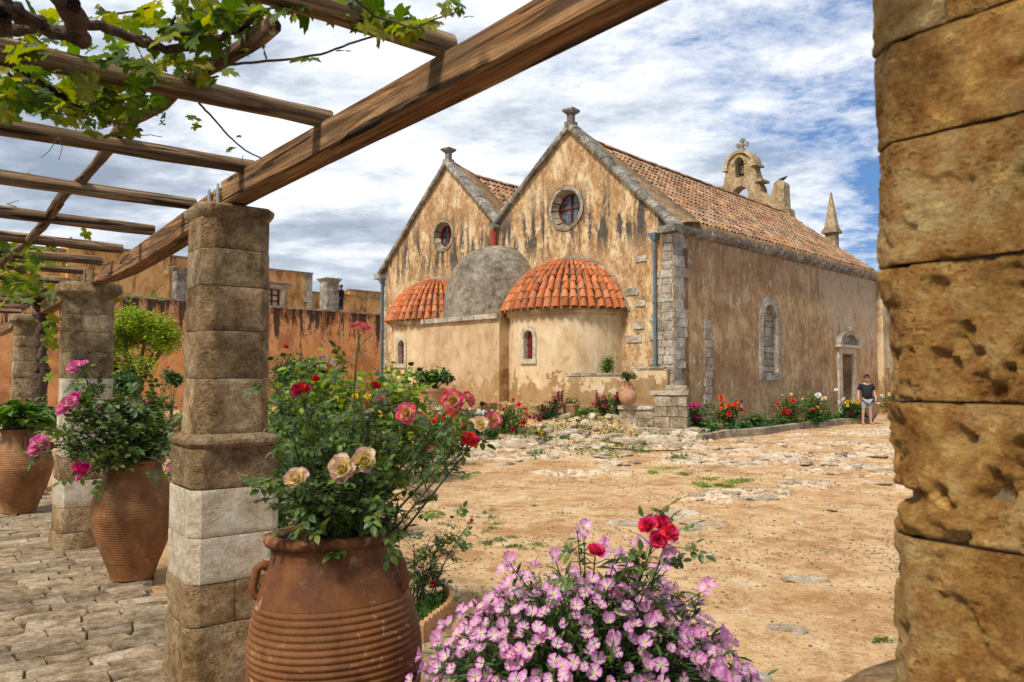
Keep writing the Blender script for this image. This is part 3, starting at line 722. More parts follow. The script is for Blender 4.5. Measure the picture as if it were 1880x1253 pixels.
# rough stones: a few shared rock meshes
def rock_mesh(name, seed, mat, flat=.55, sub=2):
    bm = bmesh.new(); bmesh.ops.create_icosphere(bm, subdivisions=sub, radius=.5)
    V = np.array([v.co for v in bm.verts]); n = fbm(V * 2.6 + seed * 7.7, 3)
    pl = np.sign(V) * np.abs(V) ** .8
    for v, q, k in zip(bm.verts, pl, n):
        s_ = 1 + .42 * k; v.co = (q[0] * s_, q[1] * s_ * .8, max(q[2] * s_ * flat, -.22))
    me = bpy.data.meshes.new(name); bm.to_mesh(me); bm.free(); me.materials.append(mat)
    me.polygons.foreach_set('use_smooth', np.ones(len(me.polygons), dtype=bool)); me.set_sharp_from_angle(angle=R(38)); return me
ROCKS = [rock_mesh('stone', i, M['rock'], .6) for i in range(6)]
FLATS = [rock_mesh('stone', 10 + i, M['rock'], .22) for i in range(4)]
YROCKS = [rock_mesh('stone', 20 + i, M['yrock'], .45) for i in range(2)]
def put_stone(me, p, sx, sy=None, sz=None, parent=None, rz=None, tilt=.15, name='stone'):
    o = mobj(name, me, parent); o.location = p
    o.rotation_euler = (random.uniform(-tilt, tilt), random.uniform(-tilt, tilt), random.uniform(0, 6.28) if rz is None else rz)
    o.scale = (sx, sy or sx, sz or sx); return o
# loose stones and outcrop lumps bedded in the ground
cnt = 0
for i in range(4000):
    D = 3.6 + 24 * random.random() ** 1.1; px = random.uniform(760, 1660)
    xx = (px - 940) / 1400 * D
    if (xx + 1.69) * QD[0] + (D - 4.4) * QD[1] > -.9: continue
    h, rr = [gh(xx, D)], [g_at(RK, xx, D)]
    dens = .010 + .42 * float(rr[0])
    if D < 5.5: dens *= .35
    if random.random() > dens or D > 22.2: continue
    s_ = random.uniform(.05, .13) * (1 + .6 * random.random() ** 2) * (1.0 + .03 * D)
    put_stone(random.choice(ROCKS + FLATS + FLATS), (xx, D, float(h[0]) + .005), s_ * 1.5, s_, s_ * .7, ground)
    cnt += 1
    if cnt > 270: break
for px, py, wpx in ((1478, 1057, 62), (815, 1092, 44), (1350, 1242, 90), (1245, 938, 50), (1395, 912, 48), (1165, 958, 60), (1210, 945, 50), (1262, 968, 46), (1120, 1005, 46), (1290, 958, 60), (1445, 1150, 50)):
    g = G(px, py, .02); w_ = wpx * g.y / F
    put_stone(random.choice(FLATS), (g.x, g.y, gh(g.x, g.y)), w_ * 1.25, w_ * .8, w_ * .7, ground, random.uniform(-.3, .3), .05)
# gravel: nobody could count it
n = 22000
D = 2.6 + 26 * rng.random(n) ** 1.25; px = rng.uniform(740, 1680, n); X = (px - 940) / 1400 * D
ok = ((X + 1.69) * QD[0] + (D - 4.4) * QD[1] < -.1); X = X[ok]; D = D[ok]
cl = fbm(np.stack([X * .8, D * .8, np.zeros_like(X)], -1), 3); hh, rr = ground_h(X, D)
ok = (rng.random(len(X)) < .35 + cl * .9 + rr); X = X[ok]; D = D[ok]; hh = hh[ok]
oct_t = ([(.5, 0, 0), (0, .42, 0), (-.5, .06, 0), (.05, -.4, 0), (.08, 0, .34), (0, .05, -.3)], [(0, 1, 4), (1, 2, 4), (2, 3, 4), (3, 0, 4), (1, 0, 5), (2, 1, 5), (3, 2, 5), (0, 3, 5)], None)
scatter('gravel', oct_t, rand_rots(len(X), 2.5), np.stack([X, D, hh + .004], 1), rng.uniform(.009, .030, len(X)) * (1 + D * .05), M['rock'], ground, 'stuff')
# weeds: low tufts in the ground
def weeds(name, px0, px1, py0, py1, n, size, mat, clump=None, parent=None, z0=0.0):
    pos = []; 
    for i in range(n):
        if clump: cx, cy, rx, ry = random.choice(clump); px = random.gauss(cx, rx); py = random.gauss(cy, ry)
        else: px = random.uniform(px0, px1); py = random.uniform(py0, py1)
        g = G(px, py, z0); pos.append((g.x, g.y, gh(g.x, g.y) + .012))
    pos = np.array(pos); return scatter(name, T_LEAF, rand_rots(len(pos), .5), pos, rng.uniform(.6, 1.3, len(pos)) * size, mat, parent, 'stuff')
weeds('yellow_ground_cover', 0, 0, 0, 0, 1500, .045, M['lime_leaf'], [(1345, 884, 10, 2.0), (1300, 880, 10, 1.6), (1338, 893, 6, 1.2), (1285, 888, 8, 1.5), (1223, 862, 14, 1.6), (1365, 882, 9, 1.6), (1200, 869, 5, 1), (1296, 893, 5, .8), (1320, 891, 5, 1), (1256, 872, 5, .8)], ground)
cl = [(random.uniform(770, 1010), random.uniform(925, 1010), random.uniform(3, 8), 1.2) for i in range(26)] + [(1030, 942, 9, 1.5), (988, 1002, 9, 1.6), (890, 975, 6, 1.3), (1620, 1178, 9, 2), (1240, 860, 12, 1.5), (1030, 850, 10, 1)]
weeds('weeds', 0, 0, 0, 0, 1300, .028, M['mid_leaf'], cl, ground)

# ------------------------------------------------------------------ paving of the arcade: every stone near enough is its own piece
paving = tag(empty('paving', (0, 0, 0)), 'irregular stone paving laid in rows under the pergola', None, None, 'structure')
mb = MB(); Mp = Matrix(((QD[0], PD[0], 0, -1.69), (QD[1], PD[1], 0, 4.4), (0, 0, 1, 0), (0, 0, 0, 1)))
mb.prism([(-.12, -6), (9, -6), (9, 14), (-.12, 14)], -.05, .012, Mp); mb.build('joint_bed', M['grout'], paving)
def paver_mesh(w, l, seed, fine):
    """w across the row, l along it; slightly irregular rounded top"""
    r = random.Random(seed); us = [-1, -.95, -.5, 0, .5, .95, 1] if fine else [-1, -.92, .92, 1]; vs_ = [-1, -.90, -.35, .35, .90, 1] if fine else [-1, -.88, .88, 1]
    nx_, ny_ = len(us) - 1, len(vs_) - 1
    V = []; hw, hl = l / 2, w / 2
    sk = r.uniform(-.10, .10) * w; sk2 = r.uniform(-.06, .06) * w
    for v in vs_:
        for u in us:
            e = abs(u) > .99 or abs(v) > .99; c_ = abs(u) > .99 and abs(v) > .99
            V.append(((u * hw + v * sk) * (.985 if c_ else 1), (v * hl + u * sk2) * (.96 if c_ else 1), .034 - (.011 if e else 0)))
    V = np.array(V); nn = fbm(V * 9 + seed * 3.1, 3)
    V[:, 0] += .009 * fbm(V * 12 + seed, 2); V[:, 1] += .009 * fbm(V * 12 + 50 + seed, 2); V[:, 2] += .009 * nn
    n0 = len(V); Fc = []
    for j in range(ny_):
        for i in range(nx_):
            k = j * (nx_ + 1) + i; Fc.append((k, k + 1, k + nx_ + 2, k + nx_ + 1))
    ring = [i for i in range(nx_ + 1)] + [(nx_ + 1) * (j + 1) + nx_ for j in range(ny_)] + [(nx_ + 1) * ny_ + nx_ - 1 - i for i in range(nx_)] + [(nx_ + 1) * (ny_ - 1 - j) for j in range(ny_ - 1)]
    VV = V.tolist(); b = len(VV)
    for i in ring: VV.append([VV[i][0] * 1.02, VV[i][1] * 1.02, -.03])
    for i in range(len(ring)):
        j = (i + 1) % len(ring); Fc.append((ring[j], ring[i], b + i, b + j))
    me = bpy.data.meshes.new('stone'); me.from_pydata(VV, [], Fc); me.materials.append(M['paver'])
    me.polygons.foreach_set('use_smooth', np.ones(len(me.polygons), dtype=bool)); me.set_sharp_from_angle(angle=R(24)); return me
Mrow = Matrix(((QD[0], PD[0], 0), (QD[1], PD[1], 0), (0, 0, 1)))
ang = math.atan2(QD[1], QD[0]); p_ = -4.5; row = 0; far_v = []; npav = 0
while p_ < 11:
    wrow = random.uniform(.15, .235); q_ = -.10 + random.uniform(-.15, .05)
    while q_ < 7.5:
        L = random.uniform(.20, .44)
        cx = -1.69 + QD[0] * (q_ + L / 2) + PD[0] * (p_ + wrow / 2); cy = 4.4 + QD[1] * (q_ + L / 2) + PD[1] * (p_ + wrow / 2)
        vis = cy > 3.0 and cx / cy > -.75 and cx / cy < .12
        if vis:
            near = cy < 8.2 and npav < 300
            me = paver_mesh(wrow - .012, L - .012, row * 97 + int(q_ * 50) + 999, cy < 7)
            Mx = Matrix.Translation((cx, cy, random.uniform(-.004, .006))) @ Matrix.Rotation(ang + random.uniform(-.03, .03), 4, 'Z')
            if near: mobj('stone', me, paving, Mx); npav += 1
            else: far_v.append((me, Mx))
        q_ += L
    p_ += wrow; row += 1
mb = MB()
for me, Mx in far_v: mb.add([Mx @ v.co for v in me.vertices], [list(p.vertices) for p in me.polygons])
if far_v: tag(mb.build('far_paving_stones', M['paver'], paving), None, None, None, 'stuff')
# fallen petals on the paving
for px, py in ((215, 790 // 2 + 826 - 0 + 0 - 130), ):
    pass
pet = []
for zx, zy in ((135, 805), (210, 792), (362, 770), (455, 880), (540, 738), (50, 918), (480, 768), (505, 750), (120, 770)):
    g = G(zx / 2.934, 826 + zy / 2.934, .04); pet.append((g.x, g.y, .045))
scatter('fallen_petals', T_LEAF, rand_rots(len(pet), 3), np.array(pet), .045, M['p_mauve'], paving, 'stuff')
weeds('joint_weeds', 0, 0, 0, 0, 420, .022, M['mid_leaf'], [(122, 1195, 4, 2), (270, 1125, 5, 2), (90, 1150, 3, 2), (188, 1130, 3, 1), (5, 935, 8, 2), (235, 1140, 3, 2), (55, 1210, 3, 2), (160, 1060, 4, 1)], paving)

# ------------------------------------------------------------------ the church
CO = Vector((5.2, 24.5, 0)); CR = R(45)
church = tag(empty('church', CO, CR), 'old ochre twin-naved stone church with round apses and tiled gable roofs', 'church')
def cl_(x, y, z=0): return Vector((x, y, z))
LW = 17.8
# east wall: two gables
east = [(0, -.3), (16.04, -.3), (16.04, 6.62), (11.29, 10.9), (8.17, 7.85), (4.34, 10.85), (0, 6.62)]
def circ(cy, cz, r, n=28, wob=0): return [(cy + r * (1 + wob * math.sin(i * 2.7 + i * i)) * math.cos(2 * math.pi * i / n), cz + r * (1 + wob * math.sin(i * 2.7 + i * i)) * math.sin(2 * math.pi * i / n)) for i in range(n)]
RW = [(4.55, 7.93, .66, .83), (11.55, 7.86, .56, .71)]
mb = MB()
v, f = fan_hole_fill(east, [circ(a_, b_, r_ * 1.12) for a_, b_, r_, R_ in RW], lambda u, w_: (0, u, w_)); mb.add(v, f)
# back faces and top thickness
n = len(east); mb.add([(0, a_, b_) for a_, b_ in east] + [(.9, a_, b_) for a_, b_ in east], [[i, (i + 1) % n, n + (i + 1) % n, n + i] for i in range(n)])
mb.build('gable_wall', M['east'], church)
for a_, b_, r_, R_ in RW:
    t = MB(); ri = r_ * .86; dep = .26
    t.add([(-.03, *q) for q in circ(a_, b_, R_)] + [(-.05, *q) for q in circ(a_, b_, r_ * 1.05, 28, .025)], [[i, (i + 1) % 28, 28 + (i + 1) % 28, 28 + i] for i in range(28)])
    t.add([(-.03, *q) for q in circ(a_, b_, R_)] + [(.03, *q) for q in circ(a_, b_, R_)], [[i, (i + 1) % 28, 28 + (i + 1) % 28, 28 + i] for i in range(28)])
    win = t.build('round_window', M['masonry'], church, False)
    # splayed ring of rough stones inside
    for k in range(14):
        a0, a1 = 2 * math.pi * k / 14 + .03, 2 * math.pi * (k + 1) / 14 - .03
        q = MB(); vs = []
        j1, j2 = random.uniform(-.03, .03), random.uniform(-.02, .03)
        for (rr_, xx_) in ((r_ * 1.10 + j1, -.03), (ri + j2, dep), (ri + .2, dep), (r_ * 1.3, -.02)):
            for aa in (a0, (a0 + a1) / 2, a1): vs.append((xx_, a_ + rr_ * math.cos(aa), b_ + rr_ * math.sin(aa)))
        fs = []
        for i in range(3):
            for j in range(2): fs.append([i * 3 + j, i * 3 + j + 1, i * 3 + j + 4, i * 3 + j + 3])
        fs += [[0, 3, 6, 9], [2, 11, 8, 5]]
        q.add(vs, fs).build('stone', M['masonry'], win)
    MB().add([(dep + .10, *q_) for q_ in circ(a_, b_, ri * 1.2)], [list(range(28))]).build('pane', M['glass'], win)
    g_ = MB(); rr_ = ri * 1.0
    g_.add([(dep + .02, *q_) for q_ in circ(a_, b_, rr_ + .05)] + [(dep + .02, *q_) for q_ in circ(a_, b_, rr_ - .015)] + [(dep + .09, *q_) for q_ in circ(a_, b_, rr_ - .015)], [[i, (i + 1) % 28, 28 + (i + 1) % 28, 28 + i] for i in range(28)] + [[28 + i, 28 + (i + 1) % 28, 56 + (i + 1) % 28, 56 + i] for i in range(28)])
    g_.box((dep + .03, a_ - .018, b_ - ri), (dep + .08, a_ + .018, b_ + ri)); g_.box((dep + .04, a_ - ri, b_ - .018 + .05), (dep + .075, a_ + ri, b_ + .018 + .05))
    g_.build('frame', M['redwood'], win)
# side wall with niche, door
def arch_pts(cx, w_, z0, z1, pointed=0.0, n=10):
    hw = w_ / 2; zs = z1 - hw * (1 + pointed); pts = [(cx - hw, z0), (cx + hw, z0)]
    for i in range(n + 1):
        t_ = math.pi * i / n; pts.append((cx + hw * math.cos(t_), zs + hw * (1 + pointed) * (math.sin(t_) ** (1 if not pointed else .9))))
    return pts
NX, DX = 6.57, 13.9
side = [(0, -.3), (LW, -.3), (LW, 6.62), (0, 6.62)]
niche = arch_pts(NX, 1.20, 1.90, 4.56, .5); door = [(DX - .62, .05), (DX + .62, .05), (DX + .62, 2.78), (DX - .62, 2.78)]
mb = MB(); v, f = fan_hole_fill(side, [niche, door], lambda u, w_: (u, 0, w_)); mb.add(v, f)
for loop, dep in ((niche, .24), (door, .7)):
    n = len(loop); mb.add([(a_, 0, b_) for a_, b_ in loop] + [(a_, dep, b_) for a_, b_ in loop], [[i, (i + 1) % n, n + (i + 1) % n, n + i] for i in range(n)])
mb.build('side_wall', M['side'], church)
fr = MB(); o_ = arch_pts(NX, 1.66, 1.62, 4.82, .5, 14); i_ = arch_pts(NX, 1.18, 1.92, 4.52, .5, 14); n = len(o_)
i2 = [(NX + (a_ - NX) * .99, b_) for a_, b_ in i_]
fr.add([(a_, -.05, b_) for a_, b_ in o_] + [(a_, -.07, b_) for a_, b_ in i_], [[i, (i + 1) % n, n + (i + 1) % n, n + i] for i in range(n)])
fr.add([(a_, -.05, b_) for a_, b_ in o_] + [(a_, .02, b_) for a_, b_ in o_], [[i, (i + 1) % n, n + (i + 1) % n, n + i] for i in range(n)])
fr.add([(a_, -.07, b_) for a_, b_ in i_] + [(a_, .12, b_) for a_, b_ in i2], [[i, (i + 1) % n, n + (i + 1) % n, n + i] for i in range(n)])
nw = fr.build('blind_window', M['quoin'], church)
z = 1.95
while z < 4.3:
    h_ = random.uniform(.22, .42); x = NX - .59; 
    while x < NX + .56:
        w_ = random.uniform(.3, .62); x1 = min(x + w_, NX + .59)
        MB().box((x + .012, .14 + random.uniform(-.025, .025), z + .012), (x1 - .012, .3, min(z + h_, 4.5) - .012)).build('stone', M['patch'], nw); x = x1
    z += h_
MB().box((NX - .6, .20, 1.9), (NX + .6, .23, 4.6)).build('infill_mortar', M['mortar'], nw)
dr = MB()
dr.box((DX - .98, -.10, -.1), (DX - .62, .12, 2.80)); dr.box((DX + .62, -.10, -.1), (DX + .98, .12, 2.80)); dr.box((DX - .98, -.102, 2.802), (DX + .98, .12, 3.08))
dr.box((DX - 1.15, -.26, 3.082), (DX + 1.15, .1, 3.18))
door_o = dr.build('doorway', M['frame_stone'], church)
pa = [(DX - 1.1, 3.185), (DX + 1.1, 3.185)] + [(DX + 1.1 * math.cos(math.pi * i / 12), 3.185 + .62 * math.sin(math.pi * i / 12)) for i in range(1, 12)]
pi_ = [(DX + (a_ - DX) * .78, 3.20 + (b_ - 3.185) * .72) for a_, b_ in pa]
n = len(pa); pd = MB()
pd.add([(a_, -.24, b_) for a_, b_ in pa] + [(a_, -.24, b_) for a_, b_ in pi_] + [(a_, -.10, b_) for a_, b_ in pi_] + [(a_, .05, b_) for a_, b_ in pa],
       [[i, (i + 1) % n, n + (i + 1) % n, n + i] for i in range(n)] + [[n + i, n + (i + 1) % n, 2 * n + (i + 1) % n, 2 * n + i] for i in range(n)] + [[2 * n + i for i in range(n)]] + [[i, (i + 1) % n, 3 * n + (i + 1) % n, 3 * n + i] for i in range(n)])
pd.lathe([(.0, -.1), (.09, -.08), (.11, 0), (.09, .09), (0, .12)], 8, Matrix.Translation((DX, -.2, 3.90)))
pd.build('pediment', M['quoin'], door_o)
MB().box((DX - .62, .45, .05), (DX + .05, .52, 2.78)).build('door_leaf', M['redwood'], door_o)
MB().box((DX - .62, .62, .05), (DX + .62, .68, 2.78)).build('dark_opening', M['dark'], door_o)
MB().box((DX - 1.2, -.5, -.1), (DX + 1.2, -.105, .22)).build('step', M['quoin'], door_o)
# exposed stone strip and quoins
def stone_patch(name, cells, mat, parent, face='side', proud=.018):
    g = MB(); holder = None
    for (u0, u1, z0, z1) in cells:
        b_ = MB(); nn = 3; vs = []
        du, dz = (u1 - u0), (z1 - z0)
        loop = []
        for i in range(12):
            a_ = 2 * math.pi * (i + .5) / 12; cx_, cz_ = math.cos(a_), math.sin(a_)
            m_ = max(abs(cx_), abs(cz_)); uu = (u0 + u1) / 2 + du / 2 * cx_ / m_ * random.uniform(.86, 1.02); zz = (z0 + z1) / 2 + dz / 2 * cz_ / m_ * random.uniform(.93, 1.04)
            loop.append((uu, zz))
        pr = proud + random.uniform(0, .012)
        if face == 'side': A = [(u, .01, z_) for u, z_ in loop]; B = [(u0 + du / 2 + (u - u0 - du / 2) * .94, -pr, z_) for u, z_ in loop]
        else: A = [(.01, u, z_) for u, z_ in loop]; B = [(-pr, u0 + du / 2 + (u - u0 - du / 2) * .94, z_) for u, z_ in loop]
        b_.add(A + B, [[i, (i + 1) % 12, 12 + (i + 1) % 12, 12 + i] for i in range(12)] + [[12 + i for i in range(12)]])
        if holder is None: holder = b_.build(name, mat, parent)
        else: b_.build('stone', mat, holder)
    return holder
cells = []; z = .5
while z < 3.5:
    h_ = random.uniform(.2, .36); o1 = random.uniform(-.09, .09); w_ = random.uniform(.42, .62)
    cells.append((2.1 + o1 - w_ / 2, 2.1 + o1 + w_ / 2, z, z + h_)); z += h_ + .012
stone_patch('exposed_masonry', cells, M['patch'], church, 'side')
cells = []; z = 0; k = 0
while z < 6.35:
    h_ = random.uniform(.24, .36); w_ = random.choice((.62, .80, .95, .70)) * random.uniform(.9, 1.15)
    if z < 2.2: w_ *= .85
    cells.append((-.02, w_, z, z + h_)); z += h_ + .012
stone_patch('side_quoins', cells, M['quoin'], church, 'side', .008)
cells = []; z = 0
while z < 6.35:
    h_ = random.uniform(.22, .32); x1 = random.choice((.55, .75, .95)) * random.uniform(.9, 1.1); xm = random.uniform(.3, .5) if random.random() < .7 else x1
    if xm < x1: cells.append((xm + .01, x1, z, z + h_))
    cells.append((.0, xm, z, z + h_)); z += h_ + .015
cells = [q for q in cells if q[3] < 5.3 or q[1] < .5]
for (a_, b_, c_, d_) in ((1.1, 1.55, 3.35, 3.6), (1.3, 1.9, 4.5, 4.75), (1.0, 1.5, 5.6, 5.8), (1.2, 1.9, 2.9, 3.15), (1.05, 1.5, 4.1, 4.3)): cells.append((a_, b_, c_, d_))
stone_patch('gable_wall_quoins', cells, M['quoin'], church, 'east', .03)
cells = []; z = 1.5
while z < 6.2:
    h_ = random.uniform(.24, .36); cells.append((15.6, 16.04, z, z + h_)); z += h_ + .01
stone_patch('gable_wall_quoins', cells, M['quoin'], church, 'east', .03)
# back walls so that the church is closed
mb = MB(); mb.box((.9, 15.9, -.2), (LW, 16.04, 6.6)); mb.box((LW - .5, .3, -.2), (LW - .02, 15.8, 6.4)); mb.build('rear_wall', M['side'], church)

# gable copings: separate stones along each rake
def rake(p0, p1, parent_name, flip=False):
    a_, b_ = Vector((0, *p0)), Vector((0, *p1)); L = (b_ - a_).length; d = (b_ - a_).normalized(); nrm = Vector((0, -d.z, d.y))
    if nrm.z < 0: nrm = -nrm
    holder = None; t_ = 0
    while t_ < L - .05:
        w_ = min(random.uniform(.42, .62), L - t_)
        M_ = Matrix(((-1 * 0 + 1, 0, 0, 0), (0, d.y, nrm.y, 0), (0, d.z, nrm.z, 0), (0, 0, 0, 1)))
        base = a_ + d * t_; M_ = Matrix.Translation(base) @ M_
        b = MB(); j = random.uniform(-.012, .02)
        vs = []
        for u in (.012, w_ / 2, w_ - .012):
            for x, zz in ((-.17 + j, -.03), (-.20 + j, .05), (-.15 + j, .16 + j), (.02, .20 + j), (.38, .17 + j), (.38, -.03)):
                vs.append(M_ @ Vector((x, u, zz + random.uniform(-.008, .008))))
        fs = []
        for i in range(2):
            for k in range(6): fs.append([i * 6 + k, i * 6 + (k + 1) % 6, i * 6 + 6 + (k + 1) % 6, i * 6 + 6 + k])
        fs += [[0, 1, 2, 3, 4, 5], [17, 16, 15, 14, 13, 12]]
        b.add(vs, fs)
        if holder is None: holder = b.build('gable_coping', M['coping'], church)
        else: b.build('stone', M['coping'], holder)
        t_ += w_
    return holder
for p0, p1 in (((-.12, 6.52), (4.34, 10.85)), ((8.17, 7.90), (4.34, 10.85)), ((8.17, 7.90), (11.29, 10.9)), ((16.16, 6.52), (11.29, 10.9))): rake(p0, p1, '')
# brown mortar strip behind the coping, falling to the tiles
for p0, p1, q0, q1 in (((-.14, 6.74), (4.34, 11.03), 6.92, 10.72), ((8.17, 8.05), (4.34, 11.03), 7.9, 10.72), ((8.17, 8.05), (11.29, 11.08), 8.0, 10.80), ((16.1, 6.7), (11.29, 11.08), 6.8, 10.7)):
    mb = MB(); nn = 14
    vs = []
    for i in range(nn + 1):
        t_ = i / nn; y = p0[0] + (p1[0] - p0[0]) * t_; z = p0[1] + (p1[1] - p0[1]) * t_; zi = q0 + (q1 - q0) * t_
        for x, zz_ in ((.28, z - .06), (.40, z + .03), (.9, z * .45 + zi * .55 + .05), (1.5, zi + .03), (1.60, zi - .30)): vs.append((x + random.uniform(-.02, .02), y, zz_ + random.uniform(-.02, .02)))
    fs = [[i * 5 + j, i * 5 + j + 1, i * 5 + j + 6, i * 5 + j + 5] for i in range(nn) for j in range(4)] + [[0, 1, 2, 3, 4]]
    mb.add(vs, fs).build('mortar_fillet', M['mortar'], church, True)
# finials on the two apexes
def finial(y, z):
    m_ = Matrix.Translation((.05, y, z)) @ Matrix.Rotation(R(8), 4, 'Z')
    mb = MB(); sq = lambda h: [(-h, -h), (h, -h), (h, h), (-h, h)]
    mb.prism(sq(.18), -.1, .08, m_); mb.prism(sq(.11), .08, .36, m_)
    for h0, h1, z0, z1 in ((.12, .24, .36, .47), (.24, .25, .47, .54), (.22, .13, .54, .59)):
        a_ = [(x, y_, z0) for x, y_ in sq(h0)] + [(x, y_, z1) for x, y_ in sq(h1)]
        mb.add([m_ @ Vector(q) for q in a_], [[i, (i + 1) % 4, 4 + (i + 1) % 4, 4 + i] for i in range(4)] + [[3, 2, 1, 0], [4, 5, 6, 7]])
    mb.build('finial', M['coping'], church)
finial(4.34, 11.02); finial(11.29, 11.06)
# barrel tiles
def tile_mesh(L, w0, w1, rise, mat, name='tile', n=5, th=.018):
    mb = MB(); V = []
    for (x, ww) in ((0, w0), (L, w1)):
        for k in range(n + 1):
            a_ = math.pi * k / n; V.append((x, -ww / 2 * math.cos(a_), rise * math.sin(a_)))
    for k in range(n + 1):
        a_ = math.pi * k / n; V.append((0, -(w0 / 2 - th) * math.cos(a_), (rise - th) * math.sin(a_)))
    Fc = [[k, k + 1, n + 2 + k, n + 1 + k] for k in range(n)] + [[k + 1, k, 2 * (n + 1) + k, 2 * (n + 1) + k + 1] for k in range(n)]
    mb.add(V, Fc); return mb.mesh(name, mat, True, 60)
def tiled_slope(name, y_e, z_e, y_r, z_r, x0, x1, zr_end=0.0, nobj=300, pitch=.27, step=.42, label=None):
    """slope from eave (y_e, z_e) up to ridge (y_r, z_r)"""
    L = math.hypot(y_r - y_e, z_r - z_e); rows = int(L / step); cols = int((x1 - x0) / pitch)
    sg_ = 1 if y_r > y_e else -1
    base = MB(); nx_ = 12; vs = []
    for i in range(nx_ + 1):
        t_ = i / nx_; x = x0 + (x1 - x0) * t_; dz = zr_end * t_ - .05 * math.sin(math.pi * t_)
        vs += [(x, y_e, z_e), (x, (y_e + y_r) / 2, (z_e + z_r) / 2 + dz * .5 - .04), (x, y_r, z_r + dz)]
    base.add(vs, [[i * 3 + j, i * 3 + 3 + j, i * 3 + 4 + j, i * 3 + 1 + j] for i in range(nx_) for j in range(2)])
    roof = base.build(name, M['pan'], church)
    tm = [tile_mesh(step + .08, pitch * .80, pitch * .62, .105, M['tile_old']) for _ in range(2)]
    # covers (convex up) and the lower pans between them
    items = []
    for c_ in range(cols):
        for r_ in range(rows):
            t_ = (r_ * step) / L; x = x0 + (c_ + .5) * pitch; u = (x - x0) / (x1 - x0)
            dz = (zr_end * u - .05 * math.sin(math.pi * u)) * t_ - .08 * math.sin(math.pi * t_) * .5
            y = y_e + (y_r - y_e) * t_; z = z_e + (z_r - z_e) * t_ + dz
            items.append((x + random.uniform(-.018, .018), y, z + random.uniform(-.004, .018) + .055, random.uniform(-.06, .06), random.uniform(.07, .13)))
    slope = math.atan2(z_r - z_e, abs(y_r - y_e))
    B = Matrix(((0, -sg_, 0), (sg_ * math.cos(slope), 0, -sg_ * math.sin(slope)), (math.sin(slope), 0, math.cos(slope))))
    # columns: tile x (up the slope), tile y, tile z (normal)
    def mat_of(it):
        x, y, z, a_, b_ = it
        up = Vector((0, sg_ * math.cos(slope), math.sin(slope))); nr = Vector((0, -sg_ * math.sin(slope), math.cos(slope))); sd = nr.cross(up)
        m_ = Matrix((up, sd, nr)).transposed().to_4x4(); m_ = Matrix.Translation((x, y, z)) @ m_ @ Matrix.Rotation(a_, 4, 'Z') @ Matrix.Rotation(b_, 4, 'Y')
        return m_
    Rot = CO
    def dist(it):
        w_ = church_M @ Vector(it[:3]); return (w_ - Vector((0, 0, CAMZ))).length
    items.sort(key=dist)
    for it in items[:nobj]: mobj('tile', random.choice(tm), roof, mat_of(it))
    mb = MB()
    for it in items[nobj:]:
        m_ = mat_of(it); me = tm[0]; mb.add([m_ @ v.co for v in me.vertices], [list(p.vertices) for p in me.polygons])
    if items[nobj:]: tag(mb.build('far_tiles', M['tile_old_joined'], roof), None, None, None, 'stuff')
    # ridge tiles
    rm = tile_mesh(.5, .30, .26, .12, M['tile_old'])
    x = x0; 
    while x < x1:
        u = (x - x0) / (x1 - x0); mobj('tile', rm, roof, Matrix.Translation((x, y_r, z_r + zr_end * u - .05 * math.sin(math.pi * u) + .06 + random.uniform(-.01, .02)))); x += .44
    return roof
church_M = Matrix.Translation(CO) @ Matrix.Rotation(CR, 4, 'Z')
tiled_slope('roof', .02, 6.86, 4.34, 10.55, 1.45, LW - .1, -.22, 260)
tiled_slope('roof', 8.45, 8.0, 11.29, 10.62, 1.45, 9.0, 0, 130)
mb = MB(); mb.add([(1.4, 4.34, 10.5), (LW, 4.34, 10.3), (LW, 8.3, 7.7), (1.4, 8.3, 7.7)], [[0, 1, 2, 3]]); mb.add([(9, 8.3, 7.8), (LW, 8.3, 7.8), (LW, 11.29, 10.5), (9, 11.29, 10.5)], [[0, 1, 2, 3]]); mb.add([(.9, 16.1, 6.6), (LW, 16.1, 6.6), (LW, 11.29, 10.5), (.9, 11.29, 10.5)], [[3, 2, 1, 0]])
mb.build('roof', M['tile_old'], church)
# cornice and mortar band along the eave, made of stones
hold = None; x = -.2
while x < LW:
    w_ = min(random.uniform(.5, .8), LW + .1 - x); j = random.uniform(-.015, .02)
    b = MB(); b.add([(x + .008, 0.02, 6.42), (x + .008, -.10, 6.44), (x + .008, -.24 - j, 6.55), (x + .008, -.25 - j, 6.66), (x + .008, .1, 6.70)] + [(x + w_ - .008, 0.02, 6.42), (x + w_ - .008, -.10, 6.44), (x + w_ - .008, -.24 - j, 6.55), (x + w_ - .008, -.25 - j, 6.66), (x + w_ - .008, .1, 6.70)],
          [[0, 1, 2, 3, 4], [9, 8, 7, 6, 5]] + [[i, 5 + i, 5 + (i + 1) % 5, (i + 1) % 5] for i in range(5)])
    if hold is None: hold = b.build('eave_cornice', M['coping'], church)
    else: b.build('stone', M['coping'], hold)
    x += w_
mb = MB(); vs = []; nn = 40
for i in range(nn + 1):
    x = .35 + (LW - .3) * i / nn; j = random.uniform(-.025, .025)
    vs += [(x, -.13 + j, 6.67), (x, -.12 + j, 6.80), (x, -.02, 6.95 + j), (x, .18, 6.99)]
mb.add(vs, [[i * 4 + k, i * 4 + 4 + k, i * 4 + 5 + k, i * 4 + 1 + k] for i in range(nn) for k in range(3)] + [[0, 1, 2, 3]]).build('eave_mortar_band', M['mortar'], church, True)
b = MB(); b.box((-.34, -.30, 6.40), (.10, .35, 6.62)); b.build('kneeler_stone', M['coping'], church)
b = MB(); b.box((-.30, 15.85, 6.35), (.2, 16.3, 6.6)); b.build('kneeler_stone', M['coping'], church)
